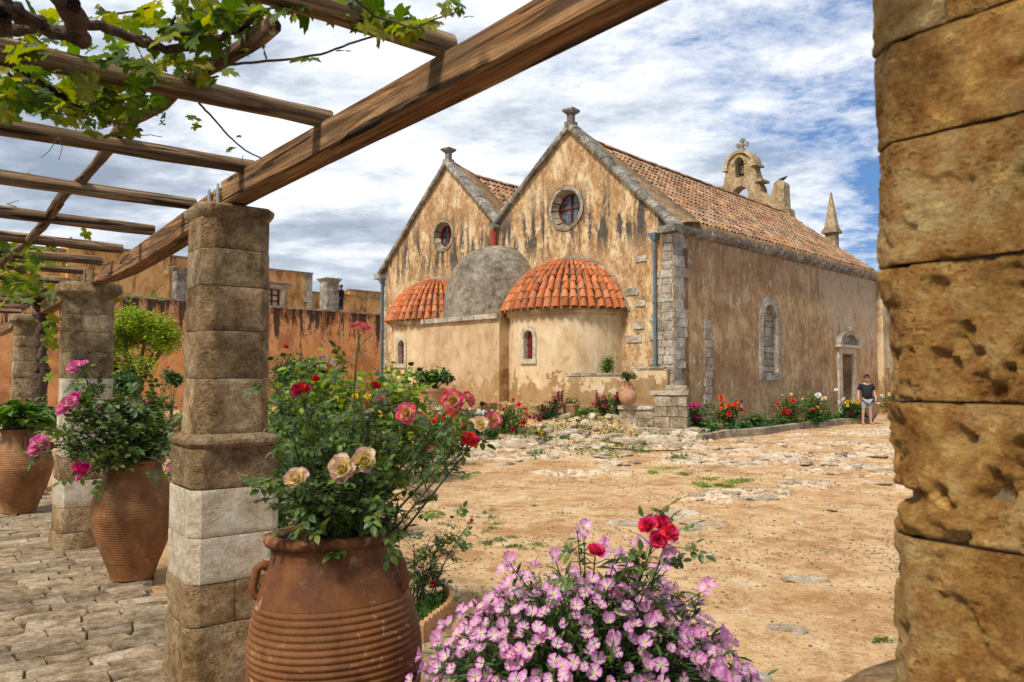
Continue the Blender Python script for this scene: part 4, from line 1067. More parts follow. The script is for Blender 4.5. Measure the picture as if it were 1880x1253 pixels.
# pilaster of the west front
mb = MB(); mb.box((LW, -.28, -.1), (LW + 1.3, .5, 5.55)); mb.build('corner_pilaster', M['apse'], church)
mb = MB()
for z0, z1, pr in ((5.552, 5.64, .04), (5.642, 5.82, .08), (5.822, 5.95, .20), (5.952, 6.55, .05), (6.552, 6.66, .16)): mb.box((LW - .002, -.28 - pr, z0), (LW + 1.3 + pr, .5, z1))
mb.build('pilaster_capital', M['bell'], church)

# apses
PZ = [0, .12, .25, .5, .7, .84, .94, 1]; PRR = [1, .965, .92, .79, .64, .48, .30, .05]
def apse(cy, r, z_e, rise, wz, ww, nseg, name_tiles, open_to=None):
    Cc = Vector((0, cy, 0)); ap = None
    a_lo, a_hi = R(90), R(270); wa = 2 * math.asin((ww / 2 + .22) / r)
    mb = MB(); angs = []
    k1 = 12
    for i in range(k1 + 1): angs.append(a_lo + (R(180) - wa / 2 - a_lo) * i / k1)
    for i in range(k1 + 1): angs.append(R(180) + wa / 2 + (a_hi - R(180) - wa / 2) * i / k1)
    for i in range(len(angs) - 1):
        p0 = (r * math.cos(angs[i]), cy + r * math.sin(angs[i])); p1 = (r * math.cos(angs[i + 1]), cy + r * math.sin(angs[i + 1]))
        if i == k1:
            hw = math.hypot(p1[0] - p0[0], p1[1] - p0[1]) / 2; xx = p0[0]
            loop = arch_pts(0, ww, wz[0], wz[1], .15, 10)
            sgn = 1 if p1[1] > p0[1] else -1
            v, f = fan_hole_fill([(-hw, -.2), (hw, -.2), (hw, z_e), (-hw, z_e)], [loop], lambda u, w_: (xx, cy + u, w_)); mb.add(v, f)
            n = len(loop); mb.add([(xx, cy + a_, b_) for a_, b_ in loop] + [(xx + .3, cy + a_ * .8, b_) for a_, b_ in loop], [[j, (j + 1) % n, n + (j + 1) % n, n + j] for j in range(n)])
        else:
            mb.add([(p0[0], p0[1], -.2), (p1[0], p1[1], -.2), (p1[0], p1[1], z_e), (p0[0], p0[1], z_e)], [[0, 1, 2, 3]])
    ap = mb.build('apse', M['apse'], church, True, 30)
    wf = MB(); lo = arch_pts(0, ww + .30, wz[0] - .02, wz[1] + .17, .15, 12); li = arch_pts(0, ww, wz[0], wz[1], .15, 12); n = len(lo); xx = -r * math.cos(wa / 2)
    wf.add([(xx - .05, cy + a_, b_) for a_, b_ in lo] + [(xx - .05, cy + a_, b_) for a_, b_ in li] + [(xx + .25, cy + a_ * .85, b_) for a_, b_ in li] + [(xx + .02, cy + a_, b_) for a_, b_ in lo],
           [[j, (j + 1) % n, n + (j + 1) % n, n + j] for j in range(n)] + [[n + j, n + (j + 1) % n, 2 * n + (j + 1) % n, 2 * n + j] for j in range(n)] + [[j, (j + 1) % n, 3 * n + (j + 1) % n, 3 * n + j] for j in range(n)])
    wf.box((xx - .07, cy - ww / 2 - .17, wz[0] - .16), (xx + .1, cy + ww / 2 + .17, wz[0] - .003))
    wf.build('window_surround', M['frame_stone'], ap)
    sh = MB(); sh.box((xx + .14, cy - ww / 2, wz[0]), (xx + .17, cy + ww / 2, wz[1])); sh.box((xx + .10, cy - .02, wz[0]), (xx + .135, cy + .02, wz[1])); sh.box((xx + .11, cy - ww / 2, (wz[0] + wz[1]) / 2), (xx + .133, cy + ww / 2, (wz[0] + wz[1]) / 2 + .04))
    sh.build('window_shutter', M['redwood'], ap)
    # moulding below the eave
    pr = [(r + .0, z_e - .16), (r + .09, z_e - .14), (r + .09, z_e - .04), (r + .13, z_e)]
    MB().lathe(pr, 30, Matrix.Translation((0, cy, 0)), a_lo, a_hi).build('eave_moulding', M['apse'], ap)
    # semi-dome body and its tiles
    re = r + .22; prof = []
    for i in range(13):
        hz = i / 12; prof.append(((re - .04) * np.interp(hz, PZ, PRR) + .02, z_e - .02 + (rise - .05) * hz))
    MB().lathe(prof, 30, Matrix.Translation((0, cy, 0)), a_lo, a_hi).build('apse_roof', M['mortar'], church, True)
    roof = church.children[-1] if False else [o for o in church.children if o.name.startswith('apse_roof')][-1]
    rows = 9; tot = 0
    # arc-length parametrisation
    hs = np.linspace(0, 1, 200); rr_ = re * np.interp(hs, PZ, PRR); rr_ = np.convolve(np.pad(rr_, 12, 'edge'), np.ones(25) / 25, 'valid'); zz_ = z_e + rise * hs; seg = np.r_[0, np.cumsum(np.hypot(np.diff(rr_), np.diff(zz_)))]
    Ltot = seg[-1]; end = Ltot * .93; st = end / rows
    meshes = {}
    for r_ in range(rows):
        s0 = r_ * st; s1 = s0 + st * 1.12; ra, za = np.interp(s0, seg, rr_), np.interp(s0, seg, zz_); rb, zb = np.interp(min(s1, Ltot), seg, rr_), np.interp(min(s1, Ltot), seg, zz_)
        wA = math.pi * ra / nseg * .86; wB = math.pi * max(rb, .05) / nseg * .70
        Lt = math.hypot(rb - ra, zb - za)
        tm_ = tile_mesh(Lt, max(wA, .05), max(wB, .03), .50 * max(wA, .09), M['tile_new'], 'tile', 5)
        for c_ in range(nseg):
            a_ = a_lo + (a_hi - a_lo) * (c_ + .5) / nseg + random.uniform(-.006, .006)
            rad = Vector((math.cos(a_), math.sin(a_), 0))
            up = (rad * (rb - ra) + Vector((0, 0, zb - za))).normalized(); sd = Vector((-rad.y, rad.x, 0)); nr = up.cross(sd)
            if nr.dot(rad) < 0 and nr.z < 0: sd = -sd; nr = -nr
            if nr.z < 0: sd = -sd; nr = up.cross(sd)
            m_ = Matrix((up, sd, nr)).transposed().to_4x4(); ps = Vector((ra * rad.x, cy + ra * rad.y, za + random.uniform(.0, .018) + .012))
            mobj('tile', tm_, roof, Matrix.Translation(ps + nr * .03) @ m_ @ Matrix.Rotation(random.uniform(-.08, .08), 4, 'Z') @ Matrix.Rotation(random.uniform(.05, .13), 4, 'Y')); tot += 1
    # mortar flashing where roof meets the gable wall
    fl = MB(); vs = []; nn = 26
    for i in range(nn + 1):
        ph = math.pi * i / nn; hs_ = math.sin(ph) if 0 < i < nn else 0; pr_ = float(np.interp(hs_, PZ, PRR)) * (1 if math.cos(ph) > 0 else -1); yy = (re + .02) * pr_; hz = (rise + .03) * hs_
        yo = (re + .20) * pr_; ho = (rise + .22) * hs_
        vs += [(-.02, cy + yo, z_e - .05 + ho + random.uniform(-.02, .02)), (-.09, cy + (yo + yy) / 2, z_e - .03 + (ho + hz) / 2 + .03), (-.22, cy + yy * .97, z_e - .04 + hz * .98)]
    fl.add(vs, [[i * 3 + k, i * 3 + 3 + k, i * 3 + 4 + k, i * 3 + 1 + k] for i in range(nn) for k in range(2)]).build('flashing', M['grey_dome'], roof, True)
    return ap
apse(4.34, 2.24, 4.02, 1.98, (2.36, 3.34), .42, 25, '')
apse(11.86, 1.98, 4.05, 1.90, (2.30, 3.28), .40, 23, '')
# central block with string course and grey dome
mb = MB(); mb.box((-2.0, 6.0, -.2), (0, 10.4, 4.0)); mb.build('central_block', M['block'], church)
hold = None; y = 6.0
while y < 10.35:
    w_ = min(random.uniform(.55, .9), 10.4 - y); b = MB(); b.box((-2.12 + random.uniform(-.02, .02), y + .01, 3.86), (-1.7, y + w_ - .01, 4.04))
    if hold is None: hold = b.build('string_course', M['quoin'], church)
    else: b.build('stone', M['quoin'], hold)
    y += w_
bm = bmesh.new(); bmesh.ops.create_uvsphere(bm, u_segments=48, v_segments=24, radius=1)
for v in list(bm.verts):
    if v.co.z < -.08: bm.verts.remove(v)
Vn = np.array([v.co for v in bm.verts]); nn_ = fbm(Vn * 2.5, 4)
for v, q in zip(bm.verts, nn_):
    d = v.co.normalized(); hz = math.hypot(d.x, d.y); e = 2.35
    k = (abs(hz) ** e + abs(d.z) ** e) ** (-1 / e); d = d * k * (1 + .018 * q)
    v.co = (d.x * 2.0, 8.22 + d.y * 2.32, 4.02 + d.z * 2.95)
me = bpy.data.meshes.new('grey_dome'); bm.to_mesh(me); bm.free(); me.materials.append(M['grey_dome']); me.polygons.foreach_set('use_smooth', np.ones(len(me.polygons), dtype=bool)); mobj('grey_dome', me, church)
# low plinth bench round the apses
mb = MB()
for cy, r in ((4.34, 2.24), (11.86, 1.98)): mb.lathe([(r + .42, -.2), (r + .42, .78), (r + .36, .86), (r - .1, .90)], 24, Matrix.Translation((0, cy, 0)), R(90), R(270))
mb.box((-2.42, 6.1, -.2), (-1.9, 10.2, .83)); mb.build('plinth', M['apse'], church)
# drainpipes with hopper heads
def pipe(x, y, z0, z1, m_, nm='drainpipe'):
    mb = MB(); mb.tube([(x, y, z0), (x, y, z1)], .055, 10)
    mb.lathe([(.06, z1 - .12), (.07, z1 - .1), (.20, z1 + .12), (.20, z1 + .18), (0, z1 + .18)], 4, Matrix.Translation((x, y, 0)) @ Matrix.Rotation(R(45), 4, 'Z'))
    for zz in np.arange(z0 + .6, z1, 1.7): mb.lathe([(.058, zz - .03), (.075, zz - .03), (.075, zz + .03), (.058, zz + .03)], 10, Matrix.Translation((x, y, 0)))
    mb.build(nm, m_, church, True, 40)
pipe(-.14, .62, 1.9, 6.28, M['pipe']); pipe(-.14, 15.85, .8, 6.22, M['pipe'])
mb = MB(); mb.tube([(-.2, 8.2, 6.95), (-.2, 8.2, 7.55)], .13, 8); mb.tube([(-.02, 8.2, 7.75), (-.25, 8.2, 7.62), (-.25, 8.2, 7.5)], .10, 6); mb.build('downspout', M['redpipe'], church, True, 40)
mb = MB(); mb.tube([(.3, 8.17, 7.75), (-.32, 8.17, 7.72)], .14, 8); mb.build('valley_spout', M['coping'], church)

# belfry on the west front
def loft(mb, loop2, x0, x1, holes=()):
    v, f = fan_hole_fill(loop2, list(holes), lambda u, w_: (x0, u, w_)); mb.add(v, f)
    v, f = fan_hole_fill(loop2, list(holes), lambda u, w_: (x1, u, w_)); mb.add(v, [g[::-1] for g in f])
    for lp in [loop2] + list(holes):
        n = len(lp); mb.add([(x0, a_, b_) for a_, b_ in lp] + [(x1, a_, b_) for a_, b_ in lp], [[i, (i + 1) % n, n + (i + 1) % n, n + i] for i in range(n)])
BX = LW - .75; BY = 6.75
right = [(1.18, 9.0), (1.18, 11.6), (1.22, 11.9), (1.14, 12.1), (1.0, 12.35), (.95, 12.75), (.90, 12.85), (.82, 13.2), (.80, 13.3)]
topc = [(.80 * math.cos(math.pi * i / 12), 13.32 + .78 * math.sin(math.pi * i / 12)) for i in range(13)]
loop2 = [(BY - a_, b_) for a_, b_ in right] + [(BY - a_, b_) for a_, b_ in topc] + [(BY + a_, b_) for a_, b_ in right[::-1]]
def dedupe(lp):
    out = []
    for q in lp:
        if not out or math.hypot(q[0] - out[-1][0], q[1] - out[-1][1]) > 1e-3: out.append(q)
    return out
loop2 = dedupe(loop2)
mb = MB(); loft(mb, loop2, BX, BX + .75, [arch_pts(BY, .52, 12.72, 13.80, 0, 10), circ(BY, 11.72, .50, 20), ])
bc = mb.build('belfry', M['bell'], church)
mb = MB()
for s_ in (-1, 1):
    mb.box((BX - .10, BY + s_ * .86 - .17, 13.20), (BX + .85, BY + s_ * .86 + .17, 13.32)); mb.box((BX - .10, BY + s_ * 1.12 - .20, 12.28), (BX + .85, BY + s_ * 1.12 + .20, 12.40))
ar = [(1.0, 13.28)] + [(1.04 * math.cos(math.pi * i / 14), 13.28 + 1.24 * math.sin(math.pi * i / 14)) for i in range(15)]
no, n2 = [(BY + .90 * math.cos(math.pi * i / 14), 13.34 + .86 * math.sin(math.pi * i / 14)) for i in range(15)], [(BY + .72 * math.cos(math.pi * i / 14), 13.34 + .70 * math.sin(math.pi * i / 14)) for i in range(15)]
n3, n4 = [(BY + .45 * math.cos(math.pi * i / 14), 13.40 + .56 * math.sin(math.pi * i / 14)) for i in range(15)], [(BY + .29 * math.cos(math.pi * i / 14), 13.42 + .40 * math.sin(math.pi * i / 14)) for i in range(15)]
for A_, B_ in ((no, n2), (n3, n4)):
    x0 = BX - .12 if A_ is no else BX - .06
    mb.add([(x0, *q) for q in A_] + [(x0, *q) for q in B_] + [(BX + .1, *q) for q in B_] + [(BX + .8, *q) for q in A_], [[i, i + 1, 16 + i, 15 + i] for i in range(14)] + [[15 + i, 16 + i, 31 + i, 30 + i] for i in range(14)] + ([[i, i + 1, 46 + i, 45 + i] for i in range(14)] if A_ is no else []))
mb.build('belfry_moulding', M['bell'], bc)
# a scroll shoulder at its right
mb = MB(); sc_ = [(BY - 1.16, 9.0), (BY - 2.95, 9.0), (BY - 2.75, 10.55), (BY - 2.55, 10.7), (BY - 2.5, 11.7)] + [(BY - 2.22 + .30 * math.cos(R(a_)), 11.85 + .30 * math.sin(R(a_))) for a_ in range(200, -40, -24)] + [(BY - 1.75, 11.35), (BY - 1.45, 11.5), (BY - 1.16, 11.8)]
loft(mb, dedupe(sc_), BX, BX + .7); mb.build('scroll_shoulder', M['bell'], bc)
mb = MB(); cz = 14.58
for a0 in range(4):
    c_, s_ = math.cos(a0 * math.pi / 2), math.sin(a0 * math.pi / 2)
    for (u0, u1, hw) in ((0, .22, .06), (.20, .30, .14), (.29, .36, .07)):
        q = [(u0, -hw), (u1, -hw), (u1, hw), (u0, hw)]; q = [(u * c_ - w_ * s_, u * s_ + w_ * c_) for u, w_ in q]
        loft(mb, [(BY + a_, cz + b_) for a_, b_ in q], BX + .30 + .004 * a0, BX + .45 - .004 * a0)
mb.box((BX + .32, BY - .06, 14.0), (BX + .43, BY + .06, 14.40)); mb.build('stone_cross', M['coping'], bc)
Wb = church_M @ Vector((BX + .38, BY, 13.42))
bl = tag(empty('bell', Wb), 'small dark bronze bell hanging in the upper arch of the belfry', 'bell')
MB().lathe([(0, .12), (.09, .10), (.12, .0), (.14, -.22), (.18, -.36), (.23, -.43), (.21, -.43), (.0, -.36)], 18, Matrix.Translation((0, 0, -.05))).build('bell_body', M['bronze'], bl, True, 50)
m_ = MB(); m_.tube([Vector((-.3, .3, .12)) , Vector((.3, -.3, .12))], .04, 6); m_.tube([(0, 0, .05), (0, 0, .3)], .05, 6); m_.build('yoke', M['bronze'], bl)
MB().tube([(0, 0, -.3), (0, 0, -.62)], [.02, .05], 6).build('clapper', M['bronze'], bl)
# obelisk pinnacle at the corner of the west front
W0 = Vector((LW - .35, 1.95, 0)); mb = MB(); Mx = Matrix.Translation(W0)
sq = lambda h: [(-h, -h), (h, -h), (h, h), (-h, h)]
mb.prism(sq(.25), 7.4, 9.0, Mx); mb.prism(sq(.38), 9.002, 9.14, Mx); mb.prism(sq(.32), 9.142, 9.25, Mx)
a_ = [(x, y, 9.252) for x, y in sq(.28)] + [(x, y, 11.0) for x, y in sq(.04)]
mb.add([Mx @ Vector(q) for q in a_], [[i, (i + 1) % 4, 4 + (i + 1) % 4, 4 + i] for i in range(4)] + [[4, 5, 6, 7]]); mb.lathe([(.0, 11.12), (.06, 11.08), (.06, 11.0), (.03, 10.96)], 8, Mx)
mb.build('obelisk_pinnacle', M['bell'], church)
# bird on the scroll
Bp = church_M @ Vector((BX + .3, BY - 2.35, 12.15))
TMP = bpy.data.scenes.new('workbench')
def skin_obj(name, nodes, edges, mat, parent=None, sub=1, loc=(0, 0, 0), rz=0):
    me = bpy.data.meshes.new(name); me.from_pydata([n_[0] for n_ in nodes], edges, []); me.materials.append(mat)
    o = mobj(name, me, parent); o.location = loc; o.rotation_euler = (0, 0, rz)
    sk = o.modifiers.new('skin', 'SKIN'); 
    if not me.skin_vertices: me.skin_vertices.new()
    for i, n_ in enumerate(nodes):
        r_ = n_[1]; me.skin_vertices[0].data[i].radius = (r_, r_) if not hasattr(r_, '__len__') else r_
        me.skin_vertices[0].data[i].use_root = (i == 0)
    sb = o.modifiers.new('sub', 'SUBSURF'); sb.levels = sub; sb.render_levels = sub
    sk.use_smooth_shade = True
    COL.objects.unlink(o); par = o.parent; o.parent = None; TMP.collection.objects.link(o); TMP.view_layers[0].update(); dg = TMP.view_layers[0].depsgraph; ev = o.evaluated_get(dg); m2 = bpy.data.meshes.new_from_object(ev)
    TMP.collection.objects.unlink(o); o.parent = par; COL.objects.link(o); o.modifiers.clear(); o.data = m2; m2.name = name
    m2.materials.clear(); m2.materials.append(mat)
    m2.polygons.foreach_set('use_smooth', np.ones(len(m2.polygons), dtype=bool))
    return o
bird = skin_obj('pigeon', [((0, 0, .10), .09), ((.14, 0, .17), .06), ((.20, 0, .24), .045), ((.28, 0, .235), .012), ((-.16, 0, .06), .05), ((-.32, 0, .02), .02), ((.02, .03, 0), .012), ((.02, -.03, 0), .012)], [(0, 1), (1, 2), (2, 3), (0, 4), (4, 5), (0, 6), (0, 7)], M['hose'], None, 1, Bp, R(20))
tag(bird, 'dark pigeon perched on the scroll beside the belfry', 'bird')
# ------------------------------------------------------------------ the monastery wing behind (parallel to the side of the church)
# local frame: x along the wall (away to the right), y = back, origin where px 625 meets it
WO = P(625, 695, 48); WO.z = 0
wing = tag(empty('monastery_wing', WO, R(45)), 'long two-level orange plastered wing with black drip stains behind the pergola', 'building')
TZ = 5.85
ax0, ax1, ah = -2.9, -.3, 3.05           # arch seen at px 600
def wx(px, off=0.0):
    """local x on the wing front for a photo column"""
    r_ = (px - CXP) / F; t_ = (WO.x - r_ * WO.y + 0) / (r_ * .7071 - .7071)
    return t_
acx = wx(592); arch = arch_pts(acx, 2.2, -.2, 2.75, 0, 14)
acx2 = wx(203); arch2 = arch_pts(acx2, 1.9, -.2, 2.9, 0, 14)
x_lo, x_hi = -26.0, 12.0
mb = MB(); v, f = fan_hole_fill([(x_lo, -.3), (x_hi, -.3), (x_hi, TZ), (x_lo, TZ)], [arch, arch2], lambda u, w_: (u, 0, w_)); mb.add(v, f)
for lp in (arch, arch2):
    n = len(lp); mb.add([(a_, 0, b_) for a_, b_ in lp] + [(a_, 1.2, b_) for a_, b_ in lp], [[i, (i + 1) % n, n + (i + 1) % n, n + i] for i in range(n)])
mb.build('lower_wall', M['orange'], wing)
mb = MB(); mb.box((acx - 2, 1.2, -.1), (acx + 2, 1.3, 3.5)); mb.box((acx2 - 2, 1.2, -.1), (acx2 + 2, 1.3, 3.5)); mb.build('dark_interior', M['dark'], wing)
for cxx, w_, hz in ((acx, 2.2, 2.75), (acx2, 1.9, 2.9)):
    n_ = 13; arr = None
    zs = hz - w_ / 2
    for k in range(n_):
        a0, a1 = math.pi * k / n_ + .02, math.pi * (k + 1) / n_ - .02; r0, r1 = w_ / 2 - .02, w_ / 2 + .36 + random.uniform(-.03, .05)
        vs = [(cxx + r_ * math.cos(a_), y, zs + r_ * math.sin(a_)) for y in (-.07, .1) for r_, a_ in ((r0, a0), (r1, a0), (r1, a1), (r0, a1))]
        b = MB().add(vs, [[0, 1, 2, 3], [7, 6, 5, 4], [0, 4, 5, 1], [1, 5, 6, 2], [2, 6, 7, 3], [3, 7, 4, 0]])
        if arr is None: arr = b.build('archway', M['quoin'], wing)
        else: b.build('stone', M['quoin'], arr)
# terrace edge slabs
mb = MB(); mb.box((x_lo, -.10, TZ + .002), (x_hi, 14, TZ + .12)); mb.build('terrace_slab', M['coping'], wing)
# upper storeys set back from the edge
def at_back(px, yb):
    """local x on a plane set back yb for photo column px"""
    r_ = (px - CXP) / F; # world = WO + x*(.707,.707) + yb*(-.707,.707)
    bx = WO.x - .7071 * yb; by = WO.y + .7071 * yb
    return (bx - r_ * by) / (r_ * .7071 - .7071)
def zat(px, py, yb):
    x = at_back(px, yb); D = WO.y + .7071 * (x + yb); return P(px, py, D).z
YB = 3.0
def upper(px0, px1, py0, py1, yb=YB, dep=5, nm='upper_storey', holes=()):
    x0, x1 = at_back(px0, yb), at_back(px1, yb); z0, z1 = zat(px0, py0, yb), zat(px1, py1, yb); z = (z0 + z1) / 2
    mb = MB()
    if holes:
        v, f = fan_hole_fill([(x0, TZ), (x1, TZ), (x1, z), (x0, z)], list(holes), lambda u, w_: (u, yb, w_)); mb.add(v, f)
        for lp in holes: n = len(lp); mb.add([(a_, yb, b_) for a_, b_ in lp] + [(a_, yb + .35, b_) for a_, b_ in lp], [[i, (i + 1) % n, n + (i + 1) % n, n + i] for i in range(n)])
        mb.add([(x0, yb, TZ), (x1, yb, TZ), (x1, yb, z), (x0, yb, z), (x0, yb + dep, TZ), (x1, yb + dep, TZ), (x1, yb + dep, z), (x0, yb + dep, z)], [[1, 5, 6, 2], [0, 3, 7, 4], [3, 2, 6, 7], [4, 7, 6, 5]])
    else: mb.box((x0, yb, TZ), (x1, yb + dep, z))
    mb.build(nm, M['orange_up'], wing)
    c_ = MB(); c_.box((x0 - .06, yb - .06, z + .002), (x1 + .06, yb + .35, z + .09)); c_.build('parapet_coping', M['coping'], wing)
    return x0, x1, z
upper(-60, 120, 452, 452, YB + .4)
upper(120, 308, 455, 464, YB, 4)
upper(308, 402, 475, 478, YB + .3, 4)
wxc = at_back(500, YB); wz0, wz1 = zat(500, 563, YB), zat(500, 531, YB)
hole = [(wxc - .50, wz0), (wxc + .50, wz0), (wxc + .50, wz1), (wxc - .50, wz1)]
x0, x1, zt = upper(462, 571, 494, 502, YB, 3.5, 'upper_storey', [hole])
wn = MB(); wn.box((wxc - .78, YB - .06, wz0 - .16), (wxc - .502, YB + .1, wz1 + .02)); wn.box((wxc + .502, YB - .06, wz0 - .16), (wxc + .78, YB + .1, wz1 + .02)); wn.box((wxc - .85, YB - .08, wz1 + .022), (wxc + .85, YB + .1, wz1 + .25)); wn.box((wxc - 1.2, YB - .16, wz1 + .42), (wxc + 1.2, YB + .1, wz1 + .52))
wn = wn.build('window', M['quoin'], wing)
MB().box((wxc - .46, YB + .26, wz0), (wxc + .46, YB + .29, wz1)).build('pane', M['p_white'], wn)
fr = MB()
for a_, b_ in ((-.5, -.40), (.40, .5), (-.05, .05)): fr.box((wxc + a_, YB + .18, wz0), (wxc + b_, YB + .24, wz1))
for k in range(4): zz = wz0 + (wz1 - wz0) * k / 3; fr.box((wxc - .5, YB + .175, zz - .04), (wxc + .5, YB + .235, zz + .04))
fr.build('frame', M['redwood'], wn)
z = TZ + .1; hold = None
while z < zt - .1:
    h_ = random.uniform(.3, .45); w_ = random.choice((.35, .6)); b = MB(); b.box((x1 - w_, YB - .03, z + .01), (x1 + .02, YB + .4, min(z + h_, zt)))
    if hold is None: hold = b.build('quoins', M['quoin'], wing)
    else: b.build('stone', M['quoin'], hold)
    z += h_
upper(571, 760, 541, 551, YB + 1.5, .4, 'terrace_parapet')
upper(640, 760, 536, 541, YB + 14, 2.0, 'far_roof_parapet')
# square chimneys at the terrace edge
def chimney(px0, px1, pyt, yb, cap=True):
    x0, x1 = at_back(px0, yb), at_back(px1, yb); zt_ = zat((px0 + px1) / 2, pyt, yb); d = x1 - x0
    mb = MB(); mb.box((x0, yb, TZ + .12), (x1, yb + d, zt_ - .25))
    mb.add([(x0, yb, zt_ - .25), (x1, yb, zt_ - .25), (x1, yb + d, zt_ - .25), (x0, yb + d, zt_ - .25)] + [(x0 - .15, yb - .15, zt_ - .05), (x1 + .15, yb - .15, zt_ - .05), (x1 + .15, yb + d + .15, zt_ - .05), (x0 - .15, yb + d + .15, zt_ - .05)] + [(x0 - .15, yb - .15, zt_), (x1 + .15, yb - .15, zt_), (x1 + .15, yb + d + .15, zt_), (x0 - .15, yb + d + .15, zt_)],
           [[i, (i + 1) % 4, 4 + (i + 1) % 4, 4 + i] for i in range(4)] + [[4 + i, 4 + (i + 1) % 4, 8 + (i + 1) % 4, 8 + i] for i in range(4)] + [[8, 9, 10, 11]])
    mb.build('chimney', M['coping'], wing)
chimney(599, 621, 511, .3)
chimney(321, 341, 490, .2)
MB().box((at_back(299, YB - .05), YB - .08, zat(299, 504, YB)), (at_back(305, YB - .05), YB - .003, zat(299, 497, YB))).build('wall_lamp', M['p_white'], wing)
# far building glimpsed right of the church
FB = P(1640, 700, 46); FB.z = 0
fb = tag(empty('west_building', FB, R(45)), 'ochre building with dark arch glimpsed between church and right-hand pier', 'building')
ar = arch_pts(.3, 1.5, 4.2, 6.15, 0, 10)
mb = MB(); v, f = fan_hole_fill([(-3, -.3), (24, -.3), (24, 7.4), (5, 7.4), (2.2, 8.3), (-.2, 8.0), (-3, 6.2)], [ar], lambda u, w_: (u, 0, w_)); mb.add(v, f)
n = len(ar); mb.add([(a_, 0, b_) for a_, b_ in ar] + [(a_, .6, b_) for a_, b_ in ar], [[i, (i + 1) % n, n + (i + 1) % n, n + i] for i in range(n)]); mb.box((-3, .6, -.3), (24, 1.2, 6))
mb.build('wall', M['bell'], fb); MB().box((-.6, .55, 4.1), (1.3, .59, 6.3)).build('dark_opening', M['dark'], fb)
mb = MB(); mb.box((-3.2, -.2, 6.5), (24, .2, 6.65)); mb.box((-.9, -.12, 6.2), (1.5, .2, 6.35)); mb.build('moulding', M['bell'], fb)

